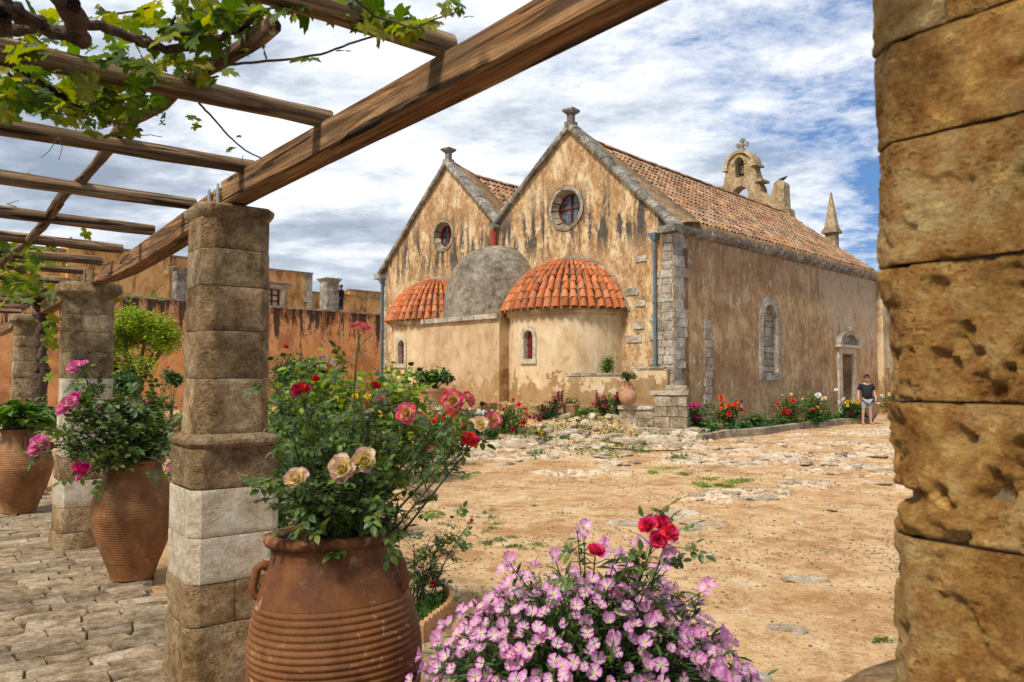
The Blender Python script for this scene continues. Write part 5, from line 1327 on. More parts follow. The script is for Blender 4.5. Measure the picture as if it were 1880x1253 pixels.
# ------------------------------------------------------------------ stone columns of the pergola
def oct_poly(hw, ch):
    return [(hw, -(hw - ch)), (hw, hw - ch), (hw - ch, hw), (-(hw - ch), hw), (-hw, hw - ch), (-hw, -(hw - ch)), (-(hw - ch), -hw), (hw - ch, -hw)]
def block_mesh(poly, z0, z1, mat, disp, seed, res=.04, u0=0.0, u1=1.0, gap=.004, chip=None, name='stone', freq=5.0, pits=0.0, xform=None, cham=.004):
    """a course of stone following the outline between perimeter fractions u0..u1 (closed when 0..1)"""
    pts = []; n = len(poly); cum = [0]
    for i in range(n):
        a_, b_ = poly[i], poly[(i + 1) % n]; cum.append(cum[-1] + math.hypot(b_[0] - a_[0], b_[1] - a_[1]))
    L = cum[-1]
    def at(t_):
        t_ = (t_ % 1.0) * L
        for i in range(n):
            if t_ <= cum[i + 1] + 1e-9:
                k = (t_ - cum[i]) / (cum[i + 1] - cum[i]); a_, b_ = poly[i], poly[(i + 1) % n]; return (a_[0] + (b_[0] - a_[0]) * k, a_[1] + (b_[1] - a_[1]) * k)
        return poly[0]
    closed = u1 - u0 > .999
    g_ = gap / L; ts = set()
    lo, hi = (u0, u1) if closed else (u0 + g_ * .5, u1 - g_ * .5)
    m_ = max(3, int((hi - lo) * L / res))
    for i in range(m_ + 1): ts.add(lo + (hi - lo) * i / m_)
    for c_ in cum[:-1]:
        for q in (c_ / L, c_ / L + 1):
            if lo < q < hi: ts.add(q)
    ts = sorted(ts); 
    out = []
    for t_ in ts:
        if not out or t_ - out[-1] > .0015: out.append(t_)
    ts = out
    if closed: ts = ts[:-1]
    nz = max(3, int((z1 - z0) / res)); zs = [z0 + gap / 2] + [z0 + gap / 2 + cham + (z1 - z0 - gap - 2 * cham) * k / nz for k in range(nz + 1)] + [z1 - gap / 2]
    P2 = np.array([at(t_) for t_ in ts]); k_ = len(ts)
    V = []
    for j, z in enumerate(zs):
        ins = .996 if j in (0, len(zs) - 1) else 1.0
        for i in range(k_):
            ii = ins * (1 if closed or 0 < i < k_ - 1 else .985)
            V.append((P2[i][0] * ii, P2[i][1] * ii, z))
    V = np.array(V); W = V.copy()
    if xform is not None: W[:, :2] += xform
    nz_ = fbm(W * freq + seed * (.0 if disp < .03 else 0), 6, .66); big = fbm(W * freq * .35, 3)
    d = disp * (nz_ + .6 * big)
    if pits: pn = fbm(W * freq * 2.6 + 9 + seed, 3, .6); d -= pits * np.clip(pn - .12, 0, 1) * 2.2
    edge = np.zeros(len(V)); zz = V[:, 2]; edge = np.minimum(np.minimum(zz - z0, z1 - zz), .007) / .007
    d = d - (1 - edge) * (.001 + np.clip(fbm(W * 22 + seed, 3) - .05, 0, 1) * min(disp, .010) * 1.3)
    if chip is not None: d = d - chip(V)
    rr_ = np.linalg.norm(V[:, :2], axis=1)[:, None]; V[:, :2] *= (1 + d[:, None] / rr_)
    Fc = []; nr = len(zs)
    for j in range(nr - 1):
        for i in range(k_ if closed else k_ - 1):
            i2 = (i + 1) % k_; Fc.append([j * k_ + i, j * k_ + i2, (j + 1) * k_ + i2, (j + 1) * k_ + i])
    VV = V.tolist()
    # inner returns for the joints
    for row, up in ((0, False), (nr - 1, True)):
        b = len(VV)
        for i in range(k_): q = VV[row * k_ + i]; VV.append([q[0] * .965, q[1] * .965, q[2]])
        for i in range(k_ if closed else k_ - 1):
            i2 = (i + 1) % k_; a4 = [row * k_ + i, row * k_ + i2, b + i2, b + i]; Fc.append(a4 if up else a4[::-1])
    if not closed:
        for col in (0, k_ - 1):
            b = len(VV)
            for j in range(nr): q = VV[j * k_ + col]; VV.append([q[0] * .86, q[1] * .86, q[2]])
            for j in range(nr - 1): a4 = [j * k_ + col, (j + 1) * k_ + col, b + j + 1, b + j]; Fc.append(a4)
    me = bpy.data.meshes.new(name); me.from_pydata(VV, [], Fc); me.materials.append(mat)
    me.polygons.foreach_set('use_smooth', np.ones(len(me.polygons), dtype=bool)); me.set_sharp_from_angle(angle=R(28 if disp < .006 else 55)); return me
PA = math.atan2(PD[1], PD[0])          # local x of a column runs along the pergola
def column(name, loc, label, courses, group, hw=.235, disp=.008, res=.04, cap=True, sink=.0):
    """courses: list of (z0, z1, material, half-width, chamfer, [split fractions], disp)"""
    root = tag(empty(name, loc, PA), label, 'column', group)
    core = MB(); core.prism(oct_poly(hw * .94, .055), 0, courses[-1][1]); core.build('mortar_core', M['core'], root)
    for ci, (z0, z1, mat, h, ch, splits, dp) in enumerate(courses):
        if not splits: mobj('stone', block_mesh(oct_poly(h, ch), z0, z1, mat, dp, ci * 3.3 + loc[0], res), root)
        else:
            sp = list(splits) + [splits[0] + 1.0]
            for a_, b_ in zip(sp[:-1], sp[1:]): mobj('stone', block_mesh(oct_poly(h, ch), z0, z1, mat, dp, ci * 3.3 + a_ * 9 + loc[0], res, a_, b_), root)
    return root
def ring_part(root, name, prof, ch, mat, disp=.006, seed=1, seg=12):
    """moulded ring (slab or torus) on the chamfered outline: prof = [(half-width, z)]"""
    V = []; rows = len(prof); k_ = None
    for h, z in prof:
        poly = oct_poly(h, ch * h / .235); pp = []
        for i in range(8):
            a_, b_ = poly[i], poly[(i + 1) % 8]
            for q in range(4): pp.append((a_[0] + (b_[0] - a_[0]) * q / 4, a_[1] + (b_[1] - a_[1]) * q / 4))
        k_ = len(pp); V += [(x, y, z) for x, y in pp]
    V = np.array(V); d = disp * fbm(V * 9 + seed, 4); rr_ = np.maximum(np.linalg.norm(V[:, :2], axis=1)[:, None], .01); V[:, :2] *= 1 + d[:, None] / rr_; V[:, 2] += .5 * disp * fbm(V * 7 + seed * 2, 3)
    Fc = [[j * k_ + i, j * k_ + (i + 1) % k_, (j + 1) * k_ + (i + 1) % k_, (j + 1) * k_ + i] for j in range(rows - 1) for i in range(k_)]
    Fc += [[i for i in range(k_)][::-1], [(rows - 1) * k_ + i for i in range(k_)]]
    me = bpy.data.meshes.new(name); me.from_pydata(V.tolist(), [], Fc); me.materials.append(mat); me.polygons.foreach_set('use_smooth', np.ones(len(me.polygons), dtype=bool)); me.set_sharp_from_angle(angle=R(40))
    return mobj(name, me, root)
C1 = Vector((-1.655, 4.42, 0))
cm, cd, lo, ns = M['column'], M['column_dark'], M['column_low'], M['newstone']
HW1 = .185
col1 = column('stone_column', C1, 'nearest free-standing stone column with four pale new blocks and rose pots beside it', [
    (-.05, .38, lo, .262, .06, (), .034), (.38, .60, lo, .254, .055, (.07, .60), .020), (.60, .845, ns, .250, .055, (.03, .30, .74, .90), .002), (.845, 1.10, ns, .248, .055, (.14, .42, .80, .93), .002),
    (1.10, 1.32, M['column_low'], .236, .05, (), .022), (1.385, 1.70, cm, .197, .058, (), .014), (1.70, 1.965, cm, .194, .058, (), .013), (1.965, 2.215, cm, .193, .058, (.88, .38), .008),
    (2.215, 2.425, cd, .192, .058, (.35,), .006), (2.425, 2.62, cm, .190, .058, (.72,), .006)], 'stone columns carrying the pergola', HW1, res=.03)
ring_part(col1, 'torus', [(.228, 1.315), (.246, 1.325), (.258, 1.345), (.255, 1.365), (.228, 1.385), (.196, 1.395)], .07, cm, .006, 3)
ring_part(col1, 'cap_slab', [(.188, 2.605), (.20, 2.622), (.211, 2.640), (.213, 2.664), (.204, 2.675), (.0, 2.676)], .06, cm, .008, 5)
# the new pale block let into the rough foot of the column
mobj('stone', block_mesh(oct_poly(.256, .05), .365, .602, ns, .002, 4.0, .04, .73, .99), col1)
def ordinary(loc, label, seed, s_=1.0, dark=False):
    random.seed(seed); cs = [(-.05, .20, lo, .26, .05, (), .03), (.20, .44, lo, .25, .05, (), .022), (.44, .70, ns, .246, .05, (.1, .34, .8), .004), (.70, .93, lo, .24, .05, (), .012), (.93, 1.16, ns, .225, .05, (.05, .6), .004), (1.16, 1.42, ns, .222, .05, (.30, .82), .005), (1.42, 1.70, ns if seed != 3 else cm, .218, .05, (), .006),
          (1.70, 1.96, cd, .216, .05, (.4,), .010), (1.96, 2.16, cd, .214, .05, (), .008), (2.16, 2.34, cd, .212, .05, (.55, .9), .008), (2.34, 2.50, cd, .212, .05, (.3,), .008)]
    if seed == 3: cs = [(a_, b_, cm if (m_ is ns or m_ is lo) else m_, h, c_, sp, dd) for a_, b_, m_, h, c_, sp, dd in cs]
    c = column('stone_column', loc, label, cs, 'stone columns carrying the pergola', .21, res=.06)
    ring_part(c, 'capital', [(.205, 2.49), (.225, 2.52), (.272, 2.56), (.275, 2.63), (.262, 2.655), (0, 2.656)], .05, cd, .012, seed)
    return c
ordinary(Vector((-4.33, 7.76, 0)), 'second stone column along the pergola, with pale middle blocks and dark top', 2)
ordinary(Vector((-7.30, 11.55, 0)), 'third and farthest stone column at left edge with a vine trunk beside it', 3)
# the near pier on the right
C0 = Vector((.962, 1.27, 0)); pr = M['pier']
def chip(V):
    """missing corner low on the fourth block, facing the yard"""
    a_ = np.arctan2(V[:, 1], V[:, 0]); g = np.exp(-((V[:, 2] - 1.502) / .013) ** 4)
    near = np.exp(-((a_ - R(40)) / R(13)) ** 2)
    return .05 * g * near
def wob(V): return np.zeros(len(V))
root = tag(empty('stone_pier', C0, PA), 'close-up golden weathered stone pier with chipped edge at the right of the view', 'column', 'stone columns carrying the pergola')
MB().prism(oct_poly(.215, .045), 0, 2.7).build('mortar_core', M['core'], root)
zz = [(-.05, .38, .30), (.38, .62, .30), (.62, .90, .30), (.90, 1.125, .295), (1.168, 1.437, .240), (1.437, 1.662, .243), (1.662, 1.890, .242), (1.890, 2.100, .245), (2.100, 2.272, .247), (2.272, 2.50, .249), (2.50, 2.66, .25)]
for i, (z0, z1, h) in enumerate(zz):
    dp = (.012, .012, .012, .012, .006, .024, .022, .011, .006, .006, .006)[i]; pt = .030 if i in (5, 6) else (.016 if i in (4, 7) else .008)
    P_ = oct_poly(h, .045); res = .0055 if 4 <= i <= 9 else .03
    sp = {4: (.02, .365, .75), 8: (.12, .62), 7: (.03, .4), 9: (.3, .8)}.get(i)
    if sp:
        q = list(sp) + [sp[0] + 1]
        for a_, b_ in zip(q[:-1], q[1:]): mobj('stone', block_mesh(P_, z0, z1, pr, dp, i * 2.1 + a_ * 5, res if (b_ - a_) > .1 else .02, a_, b_, freq=9, pits=pt), root)
    else: mobj('stone', block_mesh(P_, z0, z1, pr, dp, i * 2.1, res, chip=chip if i == 5 else None, freq=9, pits=pt), root)
ring_part(root, 'torus', [(.27, 1.110), (.33, 1.12), (.34, 1.138), (.33, 1.155), (.28, 1.168), (.23, 1.170)], .07, M['column'], .012, 8)

# ------------------------------------------------------------------ pergola timber
def line(s_, off=0.0, z=0.0):
    """point on the colonnade line: s_ depth units towards the camera from the first column, off metres to the inner side"""
    return Vector((-1.655 + (.805 if s_ > 0 else .78) * s_ + QD[0] * off, 4.4 - s_ + QD[1] * off, z))
perg = tag(empty('pergola', Vector((-1.69, 4.4, 0))), 'weathered timber pergola of heavy beams and round cross poles on stone columns', 'pergola')
PO = Vector((-1.69, 4.4, 0))
def beam(s0, s1, zc, hw, hh, bow, side_bow=0.0, seed=0):
    n_ = 26; mb = MB(); vs = []
    for i in range(n_ + 1):
        t_ = i / n_; s_ = s0 + (s1 - s0) * t_; c_ = line(s_, side_bow * math.sin(math.pi * t_)) - PO
        zz_ = zc + bow * math.sin(math.pi * t_) + .006 * math.sin(7 * t_ + seed)
        w1 = .006 * math.sin(9 * t_ + seed); w2 = .007 * math.sin(5 * t_ + 2 * seed)
        a_ = Vector((QD[0], QD[1], 0)); e = .008
        for (u, v) in ((-hw + e, -hh), (hw - e, -hh), (hw, -hh + e), (hw + w1, hh - e), (hw - e, hh + w2), (-hw + e, hh + w2), (-hw, hh - e), (-hw + w1, -hh + e)):
            vs.append(c_ + a_ * u + Vector((0, 0, zz_ + v + random.uniform(-.0015, .0015))))
    fs = [[i * 8 + k, i * 8 + (k + 1) % 8, i * 8 + 8 + (k + 1) % 8, i * 8 + 8 + k] for i in range(n_) for k in range(8)] + [list(range(8)), [n_ * 8 + k for k in range(8)][::-1]]
    return mb.add(vs, fs).build('beam', M['beam'], perg)
BZ = 2.755
beam(.06, 4.6, BZ - .005, .062, .068, .0, .0, 1)
beam(-3.38, -.01, BZ - .03, .064, .074, -.075, .03, 2)
beam(-7.2, -3.44, BZ - .03, .07, .08, -.05, .02, 3)
beam(-13, -7.25, BZ - .03, .07, .08, -.03, .0, 4)
# metal straps joining the beams
for s_ in (.055, -.075, -3.40):
    c_ = line(s_, .081) - PO; mb = MB(); m_ = Matrix.Translation(c_ + Vector((0, 0, 2.69))) @ Matrix.Rotation(PA, 4, 'Z')
    mb.box((-.018, -.003, 0), (.018, .003, .115), m_); mb.lathe([(0, .012), (.007, .010), (.008, 0)], 6, m_ @ Matrix.Translation((0, -.004, .09)) @ Matrix.Rotation(R(90), 4, 'X'))
    mb.build('strap', M['zinc'], perg)
POLE_S = [2.75, 1.80, 1.06, .33, -.50, -1.36, -2.25, -3.0, -3.7, -4.5, -5.3, -6.1, -6.9, -7.8, -8.7]
pole_top = {}
for i, s_ in enumerate(POLE_S + [3.6]):
    r0 = random.uniform(.036, .043); pts = []; n_ = 20; rd = []
    zt = BZ + .078 + (r0 if i else .045) - .035
    dz = (-.0, .0, .01, .035, .01, .0)[i % 6]; dl = random.uniform(-.012, .012); bx = random.uniform(-.05, .05)
    for k in range(n_ + 1):
        t_ = k / n_; off = -.01 + 4.6 * t_ + (.16 if False else 0)
        p = line(s_ + dl * t_ * 4, off + .02, 0) - PO
        pts.append(p + Vector((PD[0] * bx * math.sin(math.pi * t_), PD[1] * bx * math.sin(math.pi * t_), zt - .004 + dz * t_ + .012 * math.sin(6 * t_ + i))))
        rd.append(r0 * (1 + .22 * t_) * (1 + .05 * math.sin(k * 2.3 + i)))
    mb = MB(); mb.tube(pts, rd, 12, True, .03)
    for kk in range(3):
        p = pts[random.randint(2, n_ - 2)]; a_ = random.uniform(0, 6.28); d = Vector((PD[0] * math.cos(a_), PD[1] * math.cos(a_), math.sin(a_))); mb.tube([p + d * r0 * .8, p + d * (r0 + .012)], [.016, .008], 6)
    mb.build('cross_pole', M['pole'], perg, True, 60)
# long crooked poles lying along the pergola
def crooked(pxs, Ds, r, parent, nm='lengthwise_pole', mat='pole', z=None):
    pts = []
    for (px, py), D in zip(pxs, Ds): pts.append(P(px, py, D) - (PO if parent is perg else Vector(parent.location)))
    return pts
pl_ = [P(500, 48, 2.35), P(455, 83, 2.55), P(395, 118, 2.80), P(332, 157, 3.05), P(300, 190, 3.25), P(262, 212, 3.45), P(218, 232, 3.70)]
pl2 = [P(222, 235, 3.6), P(200, 272, 3.9), P(178, 300, 4.15), P(152, 330, 4.45), P(122, 352, 4.75), P(98, 382, 5.15)]
pl3 = [P(108, 372, 5.0), P(78, 415, 5.6), P(52, 442, 6.2), P(20, 468, 6.9), P(-20, 500, 7.8)]
for pl__, r_ in ((pl_, .028), (pl2, .030), (pl3, .032)):
    rd = [r_ * (1 + .10 * math.sin(k * 1.9)) for k in range(len(pl__))]
    fine = []; fr_ = []
    for k in range(len(pl__) - 1):
        for q in range(3): fine.append(pl__[k].lerp(pl__[k + 1], q / 3) - PO); fr_.append(rd[k] + (rd[k + 1] - rd[k]) * q / 3 + random.uniform(-.002, .002))
    fine.append(pl__[-1] - PO); fr_.append(rd[-1] * .9)
    MB().tube(fine, fr_, 10, True, .04).build('lengthwise_pole', M['pole_long'], perg, True, 60)

# ------------------------------------------------------------------ grapevine over the pergola
VO = Vector((-7.0, 10.9, 0))
vine = tag(empty('grapevine', VO), 'old grapevine with gnarled trunk and backlit green leaves spread over the pergola poles', 'vine')
def vtube(nm, pts, r0, r1, n=8, wob=.12, mat='bark'):
    fine = []; 
    for k in range(len(pts) - 1):
        for q in range(4):
            p = Vector(pts[k]).lerp(Vector(pts[k + 1]), q / 4); j = r0 * .35
            fine.append(p - VO + Vector((random.uniform(-j, j), random.uniform(-j, j), random.uniform(-j, j))))
    fine.append(Vector(pts[-1]) - VO); m_ = len(fine)
    return MB().tube(fine, [r0 + (r1 - r0) * k / (m_ - 1) for k in range(m_)], n, True, wob).build(nm, M[mat], vine, True)
vtube('trunk', [(-6.95, 10.9, 0), P(78, 700, 10.9), P(72, 640, 10.9), P(80, 600, 10.8), P(74, 560, 10.6), P(60, 530, 10.3)], .10, .07, 9, .2)
vtube('trunk', [(-6.8, 10.9, 0), P(68, 690, 10.9), P(84, 630, 10.8), P(72, 585, 10.8)], .06, .05, 7, .2)
D0 = 2.15
vtube('branch', [P(150, 70, 2.2), P(140, 40, 2.1), P(118, 5, 2.0), P(95, -40, 1.95)], .026, .034, 10, .2)
vtube('branch', [P(-60, 65, 2.3), P(10, 55, 2.3), P(60, 52, 2.25), P(125, 62, 2.2), P(150, 75, 2.2)], .020, .020, 9, .2)
vtube('branch', [P(-30, 10, 2.0), P(28, 22, 2.1), P(70, 45, 2.2), P(95, 58, 2.25)], .028, .015, 9, .2)
vtube('branch', [P(-30, -10, 1.9), P(10, 10, 1.9), P(0, 60, 2.0)], .035, .022, 9, .2)
vtube('branch', [P(155, 43, 2.3), P(200, 50, 2.35), P(240, 70, 2.4), P(275, 82, 2.45), P(300, 90, 2.5), P(350, 84, 2.5), P(400, 72, 2.5), P(440, 55, 2.5), P(475, 25, 2.45)], .017, .011)
vtube('branch', [P(285, 78, 2.5), P(310, 60, 2.5), P(322, 30, 2.5)], .008, .005)
vtube('branch', [P(300, 72, 2.5), P(345, 62, 2.5), P(372, 48, 2.5)], .009, .005)
vtube('branch', [P(-10, 105, 2.6), P(40, 130, 2.7), P(95, 165, 2.8), P(130, 190, 2.9), P(165, 210, 3.0)], .014, .009)
vtube('branch', [P(0, 125, 2.8), P(40, 155, 2.9), P(90, 185, 3.0), P(140, 200, 3.1)], .007, .005)
vtube('branch', [P(40, 190, 3.0), P(100, 215, 3.1)], .006, .004)
vtube('shoot', [P(365, 190, 2.9), P(390, 215, 2.95), P(420, 250, 3.0), P(450, 277, 3.05), P(482, 292, 3.1)], .005, .003, 5, .05, 'twig')
vtube('shoot', [P(405, 120, 2.5), P(460, 116, 2.5), P(520, 110, 2.5), P(590, 100, 2.5), P(640, 82, 2.5), P(700, 62, 2.5), P(770, 50, 2.5)], .005, .0035, 5, .05, 'twig')
vtube('shoot', [P(215, 25, 2.6), P(250, 20, 2.6), P(290, 12, 2.6)], .004, .003, 5, .05, 'twig')
vtube('shoot', [P(640, -10, 2.1), P(690, 30, 2.2), P(760, 52, 2.2), P(800, 35, 2.2), P(850, 20, 2.2)], .005, .002, 5, .05, 'twig')
for a_, b_, c_ in (((107, 252), (90, 278), (75, 290)), ((107, 252), (115, 270), (108, 294)), ((30, 380), (12, 375), (35, 368)), ((250, 250), (275, 248), (298, 252))):
    vtube('tendril', [P(*a_, 3.4), P(*b_, 3.4), P(*c_, 3.4)], .0022, .0015, 4, 0, 'twig')
vtube('branch', [P(60, 530, 10.2), P(40, 500, 9.0), P(20, 480, 8.2), P(-40, 460, 7.2)], .05, .03)
vtube('shoot', [P(185, 520, 8.0), P(220, 535, 8.0), P(270, 550, 8.0), P(300, 520, 8.0)], .004, .003, 5, .05, 'twig')
# leaves: (centre px, spread px, depth, depth spread, count, size)
def leaf_cloud(specs):
    pos = []; sc = []
    for (cx, cy, sx, sy, D, dD, n_, sz) in specs:
        for i in range(n_):
            d = D + random.uniform(-dD, dD); p = P(cx + random.gauss(0, sx), cy + random.gauss(0, sy), d); pos.append(p - VO); sc.append(sz * random.uniform(.6, 1.25))
    return np.array(pos), np.array(sc)
specs = [(190, 125, 36, 28, 2.9, .25, 24, .085), (120, 165, 50, 30, 3.0, .3, 38, .085), (225, 175, 38, 28, 3.0, .25, 30, .085), (175, 200, 45, 18, 3.05, .2, 26, .075), (30, 150, 25, 28, 2.8, .3, 20, .09), (60, 95, 35, 18, 2.6, .3, 12, .09),
         (12, 190, 18, 14, 2.8, .2, 10, .09), (335, 50, 38, 20, 2.55, .2, 26, .075), (400, 40, 32, 26, 2.55, .2, 30, .085), (440, 20, 30, 18, 2.5, .2, 14, .09), (300, 120, 40, 12, 2.7, .2, 20, .075), (370, 130, 25, 12, 2.7, .2, 9, .07),
         (275, 30, 18, 12, 2.55, .1, 8, .07), (95, 60, 30, 18, 2.5, .2, 12, .08), (600, 8, 30, 8, 2.4, .2, 12, .09), (690, 25, 25, 10, 2.3, .1, 9, .07), (735, 45, 25, 12, 2.3, .1, 9, .085), (760, 55, 10, 8, 2.3, .05, 5, .085),
         (830, 15, 16, 8, 2.3, .05, 4, .045), (655, 5, 20, 8, 2.4, .1, 8, .07), (535, 8, 18, 8, 2.4, .1, 6, .08), (250, 40, 60, 25, 2.8, .2, 8, .06), (220, 205, 25, 14, 3.0, .1, 12, .07),
         (20, 505, 26, 20, 7.5, .8, 40, .13), (60, 530, 26, 15, 9, .8, 26, .13), (30, 455, 40, 14, 7, .8, 30, .11), (90, 470, 26, 10, 8, .6, 14, .11), (95, 600, 8, 35, 10.4, .3, 14, .14), (115, 450, 30, 12, 9, 1, 12, .12), (85, 660, 6, 30, 10.4, .3, 8, .10), (250, 545, 25, 6, 8, .1, 7, .09)]
pos, sc = leaf_cloud(specs)
# single leaves that stand out against the sky
sg_ = [((570, 108), 2.5, .085), ((700, 60), 2.4, .06), ((633, 93), 2.5, .04), ((420, 275), 3.0, .035), ((445, 290), 3.0, .025), ((440, 250), 3.0, .02), ((350, 215), 2.9, .05), ((357, 232), 2.9, .035), ((185, 30), 2.5, .05), ((180, 12), 2.5, .02), ((455, 90), 2.5, .03), ((485, 92), 2.5, .05), ((480, 80), 2.5, .04), ((790, 35), 2.2, .04), ((820, 16), 2.2, .05), ((805, 42), 2.2, .04), ((845, 18), 2.2, .03), ((125, 218), 3.0, .06)]
pos = np.vstack([pos, np.array([P(*q, d) - VO for q, d, s_ in sg_])]); sc = np.r_[sc, [s_ for _, _, s_ in sg_]]
Rm = rand_rots(len(pos), .15)
# leaves hang facing the light: tilt so that they are seen from below with the tip down
for i in range(len(pos)):
    if random.random() < .65:
        nrm = Vector((random.gauss(0, .5), random.gauss(-.45, .4), random.gauss(.9, .3))).normalized(); tip = Vector((random.gauss(0, .8), random.gauss(0, .6), -.8)); tip = (tip - nrm * tip.dot(nrm)).normalized(); yv = nrm.cross(tip)
        Rm[i] = np.array([[tip[k], yv[k], nrm[k]] for k in range(3)])
pieces('leaf', T_VINE, Rm, pos, sc, M['vine_leaf'], vine, 290, 'leaves', smooth=True)
# canopy of leaves over the arcade behind and above the viewer
pc = []; 
for i in range(1500):
    s_ = random.uniform(2.6, 7.5); off = random.uniform(.6, 4.6); p = line(s_, off, 2.95 + random.uniform(-.08, .3))
    v = p - Vector((0, 0, CAMZ))
    if v.y > .25 and (CYP - ((v.z / v.y) * F - 68)) > -70: continue
    if fbm(np.array([[p.x * 1.2, p.y * 1.2, 0]]), 2)[0] < -.12: continue
    pc.append(p - VO)
pc = np.array(pc); scatter('canopy_leaves', T_VINE[1], rand_rots(len(pc), 1.0), pc, rng.uniform(.08, .13, len(pc)), M['vine_leaf'], vine, 'stuff')
for (cx, cy, D, n_) in ((83, 142, 2.9, 60), (155, 150, 2.95, 50), (185, 165, 3.0, 40), (285, 135, 2.8, 26), (300, 200, 2.95, 22), (250, 110, 2.9, 20)):
    q = []
    for i in range(n_):
        t_ = random.random(); p = P(cx + random.gauss(0, 7 * (1 - t_ * .6)), cy + 30 * t_, D + random.gauss(0, .02)); q.append(p - VO)
    scatter('grape_cluster', oct_t, rand_rots(n_), np.array(q), .012, M['grape'], vine, 'stuff', smooth=True)
# ------------------------------------------------------------------ terracotta jars
def jar(loc, label, mat, H, prof, ridges, group, rz=0, tilt=(0, 0), seg=96, feet=True, handles=True, hz=(.80, .97)):
    root = tag(empty('storage_jar', loc, rz), label, 'jar', group); root.rotation_euler = (tilt[0], tilt[1], rz)
    zs = [p[1] for p in prof]; rs = [p[0] for p in prof]
    n_ = 420 if ridges[2] > 30 else 190; out = []
    z0r, z1r, nr, am = ridges
    for i in range(n_ + 1):
        z = H * i / n_; t_ = i / n_
        # smooth interpolation of the profile
        k = np.interp(t_, zs, rs); k = (k + np.interp(min(1, t_ + .02), zs, rs) + np.interp(max(0, t_ - .02), zs, rs)) / 3
        if z0r < t_ < z1r:
            ph = (t_ - z0r) / (z1r - z0r) * nr; w_ = (.5 + .5 * math.sin(2 * math.pi * ph)) ** .6; k += am * (w_ - .35)
        out.append((k, z))
    rt = rs[-1]
    out += [(rt + .004, H + .006), (rt + .018, H + .012), (rt + .026, H + .028), (rt + .020, H + .044), (rt + .002, H + .050), (rt - .022, H + .044), (rt - .030, H + .02), (rt - .034, H - .06), (rt - .02, H - .14)]
    body = MB().lathe(out, seg).build('jar_body', mat, root, True, 60)
    # slightly uneven, thrown by hand
    co = np.zeros(len(body.data.vertices) * 3, dtype=np.float32); body.data.vertices.foreach_get('co', co); co = co.reshape(-1, 3)
    co[:, :2] *= (1 + .010 * fbm(co * 2.2 + 5, 2))[:, None]; co[:, 2] += .004 * fbm(co * 3.0, 2); body.data.vertices.foreach_set('co', co.ravel())
    MB().lathe([(0, H - .115), (rt - .02, H - .12)], 32).build('potting_soil', M['soil'], root)
    if handles:
        for a_ in handles:
            m_ = Matrix.Rotation(a_, 4, 'Z'); ra = np.interp(hz[1], zs, rs); rb = np.interp(hz[0], zs, rs); za, zb = hz[1] * H, hz[0] * H
            pts = [(ra - .01, 0, za - .01), (ra + .022, 0, za + .004), (ra + .040, 0, za - .012), (ra + .046, 0, (za + zb) / 2 + .010), (rb + .018, 0, zb + .025), (rb + .008, 0, zb), (rb - .01, 0, zb - .02)]
            MB().tube([m_ @ Vector(p) for p in pts], [.021, .019, .017, .016, .016, .016, .011], 10).build('handle', mat, root, True)
    if feet:
        for k in range(4): MB().box((-.04, -.03, -.055), (.06, .05, .0), Matrix.Rotation(k * 1.57 + .3, 4, 'Z') @ Matrix.Translation((rs[0] - .06, 0, 0))).build('foot_brick', mat, root)
    return root
PR = [(.178, 0), (.208, .10), (.258, .24), (.318, .42), (.352, .56), (.345, .66), (.315, .76), (.27, .86), (.235, .92), (.222, .965), (.226, 1.0)]
J1 = Vector((-.632, 2.90, 0)); J2 = P(243, 1064, 6.45); J2.z = .05; J3 = P(36, 946, 9.55); J3.z = .05
jar(Vector((J1.x, J1.y, .0)), 'large brown ribbed terracotta jar in the foreground holding pink and yellow roses', M['pithos'], 1.08, [(.15, 0), (.19, .10), (.25, .26), (.298, .44), (.318, .58), (.316, .68), (.295, .78), (.268, .87), (.244, .93), (.226, .965), (.228, 1.0)], (.10, .83, 34, .0055), 'tall terracotta storage jars', R(0), (R(-1.5), R(-2.5)), handles=(R(198), R(-14)), hz=(.85, .945))
jar(J2, 'middle banded terracotta jar standing on paving between the first two columns', M['pithos2'], .93, [(a_ * .94, b_) for a_, b_ in PR], (.16, .80, 30, .0055), 'tall terracotta storage jars', R(30), handles=(R(215), R(35)), hz=(.82, .95))
jar(J3, 'farthest ribbed terracotta jar at the left edge holding a leafy hydrangea', M['pithos2'], .98, PR, (.16, .80, 25, .0055), 'tall terracotta storage jars', R(80), handles=(R(230), R(50)))
J4 = Vector((.26, 2.66, 0))
jar(J4, 'low terracotta jar hidden under the mass of pink evening primrose', M['pithos'], .52, PR, (.12, .75, 14, .006), 'tall terracotta storage jars', handles=())

